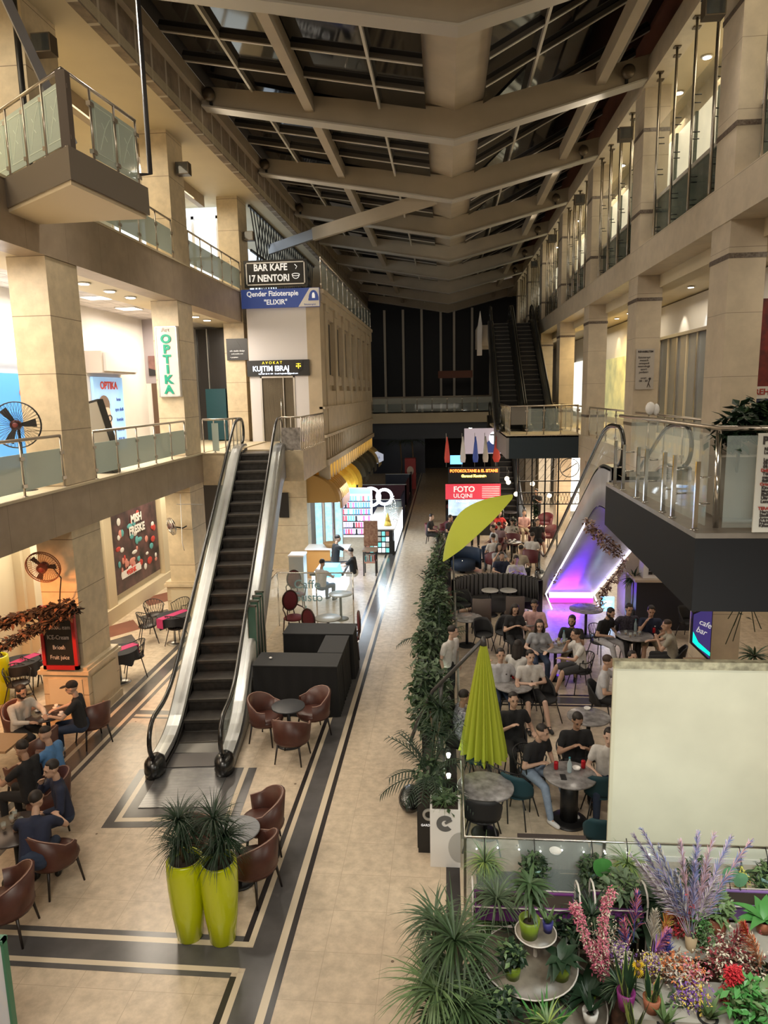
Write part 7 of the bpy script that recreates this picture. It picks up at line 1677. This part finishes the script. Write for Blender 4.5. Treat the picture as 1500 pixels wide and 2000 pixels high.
potted('succulent in a white pot on the lowest shelf of the tiered stand', 1.32, 5.75, .40, .075, .13, M_POTW, 'spike', 16, .7, G2)
potted('dark leafed plant in a pink pot at the left of the lowest shelf', .50, 5.68, .40, .07, .11, mat('pot_pink', (.5, .22, .2), .5), 'bush', 17, .9, G2)
potted('dark green plant behind the tiered stand on the left', .62, 6.35, .3, .11, .2, M_MATTE, 'broad', 18, 1.3, G2); potted('reddish stemmed plant in the shade of the purple box', .72, 6.5, .45, .09, .15, M_MATTE, 'arch', 19, 1.2, G2)
potted('long leafed plant in the left purple box', .52, 6.66, .80, .08, .12, M_MATTE, 'arch', 20, 1.5, G4); potted('fern like plant between the two purple boxes', 1.47, 6.5, .8, .06, .1, M_POTW, 'arch', 21, 1.3, G2)
potted('grey green ivy in the second purple box', 1.8, 6.75, .84, .07, .1, M_MATTE, 'bush', 22, 1.2, G4)
for k, (px, py, sz, z) in enumerate(((1176, 1690, .16, 1.1), (1425, 1705, .13, 1.1), (1445, 1715, .12, 1.05), (1402, 1732, .13, .98), (1458, 1755, .13, .95))):
    g = onY(px, py, 6.95); p = thing('heart_leaf', ('large bright heart shaped leaf beside the second basket', 'upper pale heart leaf at the right', 'overlapping pale heart leaf at the right', 'left pale heart leaf over the lilac box', 'round pale leaf nearest the right edge')[k], 'leaf', g); pts = []
    for j in range(20): t = 2*pi*j/20; pts.append((sz*.62*sin(t)*(1-.15*cos(t)), -.02*abs(sin(t)), sz*(-.72*cos(t)+.18*cos(2*t))*(-1)))
    part('blade', MB().add([(0, -.01, 0)]+pts, [(0, 1+(j+1) % 20, 1+j) for j in range(20)]), G6 if k == 0 else mat('leaf_pale', (.16, .36, .20), .45), p); part('stalk', MB().tube([(0, 0, -sz*.6), (.03, .02, -sz*1.6)], .006, 4), G1, p)
# wooden display tables with lace
M_TBL = mat('weathered_wood', (.30, .25, .20), .6, noise=.3, nscale=7)
for k, (x0, x1, y0, y1, h, lab) in enumerate(((1.62, 3.3, 5.6, 6.05, .62, 'low weathered display table in front of the dried flowers'), (2.05, 3.7, 6.2, 6.6, .82, 'higher display table with a lace edge behind the dried flowers'))):
    t = thing('display_table', lab, 'table', (x0, y0, 0)); part('top', MB().box(x0, x1, y0, y1, h-.05, h), M_TBL, t, True)
    for x in (x0+.04, x1-.04):
        for y in (y0+.04, y1-.04): part('leg', MB().box(x-.03, x+.03, y-.03, y+.03, 0, h-.05), M_TBL, t, True)
    q = MB(); nn = 60
    q.sheet([[(x0+(x1-x0)*j/nn, y0-.012, h+.004) for j in range(nn+1)], [(x0+(x1-x0)*j/nn, y0-.02-.004*sin(j), h-.05-.03*abs(sin(j*.7))) for j in range(nn+1)]][::-1]); q.box(x0, x1, y0-.01, y1, h, h+.004)
    part('lace_cloth', q, mat('lace', (.34, .32, .28), .8), t, True)
# dried bouquets
def plume(q, p, d, L, w, m1, m2, rg, n=150):
    p = Vector(p); d = Vector(d).normalized(); c = p.copy(); pts = [p.copy()]
    sidev = d.cross(Vector((0, 1, 0)))
    for i in range(12): d = (d+Vector((d.x*.04, 0, -.008))).normalized(); c = c+d*L/12; pts.append(c.copy())
    q.use(m2).tube(pts, .004, 4)
    for _ in range(n):
        t = rg.random()**.8*.8+.2; i = min(11, int(t*12)); a = pts[i].lerp(pts[i+1], (t*12) % 1); k = w*(1.15-t)*1.6+.012
        q.use(m1 if rg.random() < .6 else m2); blade(q, a, d+Vector((rg.uniform(-1, 1), rg.uniform(-1, 1), rg.uniform(-.3, .6)))*.45, k*1.3+.02, .010, .6, 2)
PB, PLI, PPK = mat('plume_blue', (.15, .17, .34), .9), mat('plume_lilac', (.36, .29, .40), .9), mat('plume_rose', (.40, .24, .26), .9); PWH = mat('plume_beige', (.42, .38, .34), .9)
B0 = G(1350, 1830, .95); s = thing('pampas_bouquet', 'big bouquet of blue and lilac pampas plumes', 'dried flowers', B0); rg = random.Random(5)
for k, (dx, dy, dz, L, m1, m2) in enumerate(((-.62, .1, 1, .95, PB, PLI), (-.50, 0, 1, 1.02, PB, PLI), (-.72, .0, .9, .85, PLI, PWH), (-.38, .1, 1, .78, PB, PWH), (-.5, -.1, .75, .75, PWH, PLI), (-.1, .1, 1, .80, PPK, PLI), (.10, .1, 1, .88, PB, PLI), (.22, 0, 1, .93, PPK, PLI), (.40, 0, 1, .95, PLI, PB), (.62, 0, 1, .98, PB, PPK), (.30, -.1, .9, .6, PLI, PWH), (-.25, -.1, .9, .62, PB, PWH), (.05, 0, 1, .65, PLI, PB))):
    q = MB(); plume(q, (dx*.05, 0, 0), (dx*.62, dy+.12, dz), L*1.12, .062, m1, m2, rg, 190); part('plume', q, None, s)
part('wrap', MB().lathe([(.03, -.25), (.06, 0)], n=14), mat('wrap_kraft', (.3, .22, .13), .8), s)
def spray(label, px, py, z, cols, n, rx, rz_, s_=.03, name='dried_bouquet', stem=.3, y=None):
    g = G(px, py, z); p = thing(name, label, 'dried flowers', g); f = MB()
    for _ in range(int(n*2.2)):
        f.use(random.choice(cols)); leaves(f, (random.gauss(0, rx*.45), random.gauss(0, rx*.4), random.gauss(0, rz_*.45)), .012, .012, .012, 3, s_*.6, ball=False)
    part('blooms', f, None, p); q = MB()
    for _ in range(9): q.tube([(0, 0, -rz_-stem), (random.gauss(0, rx*.4), random.gauss(0, rx*.3), random.uniform(-.2, .3)*rz_)], .004, 4)
    part('stems', q, BARK, p); return p
c_ = lambda n, *c: mat('bloom_'+n, c, .8)
RD, RDD, PKK, PK2, ORG, VIO, YEL_, CRM, BLU, GRN, BRN = c_('red', .50, .02, .03), c_('darkred', .20, .02, .03), c_('pink', .55, .16, .22), c_('rose', .42, .09, .15), c_('orange', .55, .17, .06), c_('violet', .19, .08, .34), c_('yellow2', .6, .45, .08), c_('cream', .52, .46, .36), c_('cobalt', .04, .06, .30), c_('green', .04, .15, .03), c_('brown', .16, .08, .05)
spray('dark red feathery bundle below the blue pampas', 1335, 1800, 1.0, [RDD, RD, BRN], 230, .13, .26); spray('fresh green fern bunch beside the dark red bundle', 1368, 1820, .98, [GRN, G1, G3], 240, .11, .24)
for k, (pts, lab) in enumerate((([(1182, 1905), (1150, 1850), (1128, 1780), (1122, 1770)], 'left arching pink cherry blossom branch'), ([(1182, 1905), (1176, 1830), (1182, 1770), (1195, 1740)], 'right upright pink cherry blossom branch'))):
    W_ = [onY(x, y, 6.05) for x, y in pts]; o = thing('blossom_branch', lab, 'dried flowers', W_[0]); q = MB().use(BARK).tube(W_, .008, 5)
    for i in range(330): t = random.random()*2.999; a = W_[int(t)].lerp(W_[int(t)+1], t % 1); q.use(random.choice((PKK, PKK, PK2, CRM))); leaves(q, a, .055, .05, .05, 3, .017, ball=False)
    part('blossoms', q, None, o, True)
spray('white and beige tiny flowers beside the cherry blossom', 1180, 1835, .85, [CRM, CRM, BRN], 120, .13, .22, .022); spray('pink dried flowers in the middle of the cherry branches', 1172, 1870, .75, [PKK, PK2], 130, .08, .22, .032)
for k, (px, py, z, dx, cs, lab) in enumerate(((1238, 1815, .95, .02, (PKK, BLU), 'tall pink spike with a blue foot'), (1228, 1850, .9, -.1, (PKK, BLU), 'short pink and blue spike'), (1272, 1830, .9, .05, (PWH, CRM), 'pale wheat coloured plume'), (1290, 1830, .9, .12, (ORG, YEL_), 'orange brown leaf plume'), (1268, 1860, .85, .3, (PKK, VIO), 'pink plume leaning right'), (1300, 1870, .8, .02, (BLU, BLU), 'dark blue plume standing beside the sunflowers'), (1425, 1850, .9, .2, (RDD, PWH), 'brown red plume at the right'), (1478, 1850, .95, -.25, (ORG, RD), 'orange red plume at the right edge'), (1490, 1880, .9, -.2, (ORG, CRM), 'salmon plume cut by the right edge'))):
    g = G(px, py, z); o = thing('dried_plume', lab, 'dried flowers', g); q = MB(); plume(q, (0, 0, -.15), (dx, 0, 1), .42 if k else .55, .07, cs[0], cs[1], random.Random(70+k), 130); part('plume', q, None, o)
o = thing('sunflower_stem', 'two yellow sunflowers one above the other', 'flower', G(1245, 1880, 1.02)); 
for k, dz in enumerate((0, -.085)):
    q = MB(); 
    for j in range(18): t = 2*pi*j/18; blade(q, (.02*cos(t), -.02, dz+.02*sin(t)), (cos(t), -.25, sin(t)), .038, .018, .1, 2)
    fl_ = part('petals', q, c_('sun', .75, .52, .02), o); part('centre', MB().ball((0, -.03, dz), .022, .012, .022), BRN, fl_)
part('stem', MB().tube([(0, 0, 0), (0, .02, -.35)], .006, 4), G1, o)
spray('large round fan of brown dried grass behind the red amaranth', 1430, 1870, .85, [BRN, RDD, CRM], 330, .30, .20, .035); o = thing('amaranth_bunch', 'bright red amaranth bunch hanging in front of the brown fan', 'dried flowers', G(1433, 1905, 1.0)); q = MB().use(RD); leaves(q, (0, 0, 0), .075, .05, .10, 800, .02, ball=False); part('blooms', q, None, o); part('stem', MB().tube([(0, 0, .0), (0, 0, -.3)], .008, 4), BRN, o)
spray('silver grey and orange mixed bunch in the middle of the stall', 1310, 1885, .82, [CRM, ORG, PWH, BRN], 230, .16, .12, .03); spray('orange and white dried flowers left of the red amaranth', 1345, 1895, .8, [ORG, CRM, PKK], 200, .14, .12, .03)
spray('violet and cream flower bunch above the grey pot', 1350, 1940, .72, [VIO, VIO, CRM, YEL_], 260, .15, .09, .026); spray('small red and orange bunch below the amaranth', 1428, 1945, .72, [RDD, ORG, RD, CRM], 170, .10, .11, .026); spray('lilac and white statice left of the sunflowers', 1212, 1862, .85, [CRM, VIO, CRM], 150, .12, .12, .022); spray('violet statice right of the sunflowers', 1272, 1880, .84, [VIO, YEL_, CRM], 130, .10, .10, .022)
g = G(1340, 1965, .62); potted('snake plant in a purple pot at the front left of the table', *G(1222, 1960, .66).xy, .62, .085, .17, M_POTP, 'snake', 31, 1.2); potted('snake plant in a terracotta pot beside the purple one', *G(1272, 1970, .64).xy, .62, .08, .14, M_TERRA, 'snake', 32, .9)
potted('yellow edged snake plant at the very bottom of the stall', *G(1238, 2010, .55).xy, .45, .08, .12, M_MATTE, 'snake', 33, 1.3); potted('pointed agave like plant at the bottom of the stall', *G(1300, 2000, .6).xy, .5, .08, .12, M_MATTE, 'spike', 34, .8, G3)
potted('star shaped pale succulent at the bottom edge', *G(1382, 1990, .62).xy, .52, .09, .12, M_MATTE, 'spike', 35, .8, G3); potted('bright green bushy plant at the bottom right', *G(1455, 1985, .65).xy, .52, .10, .14, M_MATTE, 'bush', 36, 1.3, G6); potted('flat green plant at the right edge of the stall', *G(1490, 1960, .7).xy, .6, .09, .12, M_MATTE, 'broad', 37, 1.1, G3)
potted('leafy plant in a brown pot beside the fern bunch', *G(1402, 1790, 1.0).xy, .82, .10, .18, M_TERRA, 'bush', 38, .9, G3); potted('pale fresh plant at the right edge behind the plumes', *G(1492, 1790, 1.0).xy, .84, .08, .12, M_TERRA, 'broad', 39, 1.1, G6)
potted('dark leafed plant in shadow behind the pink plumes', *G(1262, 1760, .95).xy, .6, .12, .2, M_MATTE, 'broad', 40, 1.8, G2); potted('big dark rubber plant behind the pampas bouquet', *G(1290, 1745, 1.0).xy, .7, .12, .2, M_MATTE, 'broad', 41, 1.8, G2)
potted('pale green plant low between the stand and the table', *G(1065, 2010, .5).xy, .3, .09, .12, M_MATTE, 'spike', 42, 1.3, G6); potted('grassy plant at the bottom left of the stall', *G(905, 2010, .4).xy, .2, .12, .16, M_MATTE, 'arch', 43, 1.6, G3)
single('trunk_vase', MB().lathe([(.07, 0), (.10, .1), (.07, .3), (.06, .52), (.08, .62)], 1.62, 5.9, 0, 16), mat('vase_brown', (.09, .045, .03), .6, noise=.6, nscale=14), 'dark brown woven floor vase between the stand and the table', 'vase')
potted('dark twiggy plant in the brown woven vase', 1.62, 5.9, .6, .05, .05, M_MATTE, 'arch', 44, 1.0, G2)
lamp('SPOT', (2.0, 4.2, 4.0), 110, (.92, 1, .92), .25, (1.9, 6.3, .7), 75)

for k, (px, py, z, sz, kd, lm) in enumerate(((1105, 1800, .55, 1.5, 'bush', G2), (1150, 1900, .45, 1.3, 'broad', G2), (985, 1800, .5, 1.4, 'broad', G2), (1000, 1870, .45, 1.1, 'bush', G2), (1080, 1905, .5, 1.0, 'arch', G2), (950, 1890, .3, 1.3, 'bush', G4), (945, 1760, .6, 1.3, 'arch', G3), (1215, 1790, .6, 1.3, 'bush', G2), (1330, 1960, .4, 1.2, 'bush', G4), (1410, 1990, .45, 1.1, 'arch', G3), (1470, 1900, .45, 1.2, 'bush', G2), (1110, 1985, .2, 1.3, 'arch', G4))):  # extra plants, the dark ones added to deepen shade in the stall
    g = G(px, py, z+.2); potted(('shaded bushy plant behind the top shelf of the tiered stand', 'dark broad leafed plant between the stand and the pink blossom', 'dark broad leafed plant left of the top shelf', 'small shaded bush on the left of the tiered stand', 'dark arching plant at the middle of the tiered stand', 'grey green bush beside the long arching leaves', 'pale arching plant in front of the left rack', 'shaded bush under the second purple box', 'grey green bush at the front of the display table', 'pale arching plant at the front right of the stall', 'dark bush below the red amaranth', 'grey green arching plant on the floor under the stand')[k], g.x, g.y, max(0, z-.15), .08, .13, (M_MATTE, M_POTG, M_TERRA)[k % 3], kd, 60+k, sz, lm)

p_ = at(1085, 1665, .75); b = thing('dark_table', 'dark square table with a white ashtray just behind the glass rail', 'table', (p_.x, p_.y, 0)); part('tabletop', MB().box(-.42, .42, -.30, .35, .71, .75), M_DTOP, b); part('column', MB().box(-.05, .05, -.05, .05, 0, .71), M_BLACK, b); part('base', MB().box(-.25, .25, -.25, .25, 0, .03), M_BLACK, b)
single('ashtray', MB().lathe([(.06, 0), (.075, .03), (.065, .03), (.05, .01)], p_.x, p_.y, .75, 18), M_WHITE, 'white round ashtray on the dark table behind the glass rail', 'ashtray')
b = thing('darkening_bench', 'low black bench added to darken the floor behind the glass rail of the flower stall', 'bench', (.9, 7.75, 0)); part('seat', MB().box(.35, 1.75, 7.42, 7.75, .36, .44), M_MATTE, b, True)  # black bench added to darken the bright floor here
for x in (.4, 1.7): part('leg', MB().box(x-.04, x+.04, 7.45, 7.72, 0, .36), M_MATTE, b, True)
b = thing('darkening_panel', 'dark green panel added to darken the space under the flower racks', 'panel', (1.3, 7.1, 0)); part('panel', MB().box(.28, 3.6, 7.08, 7.12, 0, .62), mat('panel_deepgreen', (.012, .022, .018), .6), b, True)  # added dark sheet in place of the shade under the racks
single('floor_shade', MB().box(.3, 3.6, 5.2, 7.0, .0, .015), mat('floor_shade_brown', (.10, .075, .05), .8, noise=.4, nscale=6), 'brown sheet painting the shadowed floor under the flower stall', 'mat')  # flat brown sheet standing in for shadow on the stall floor
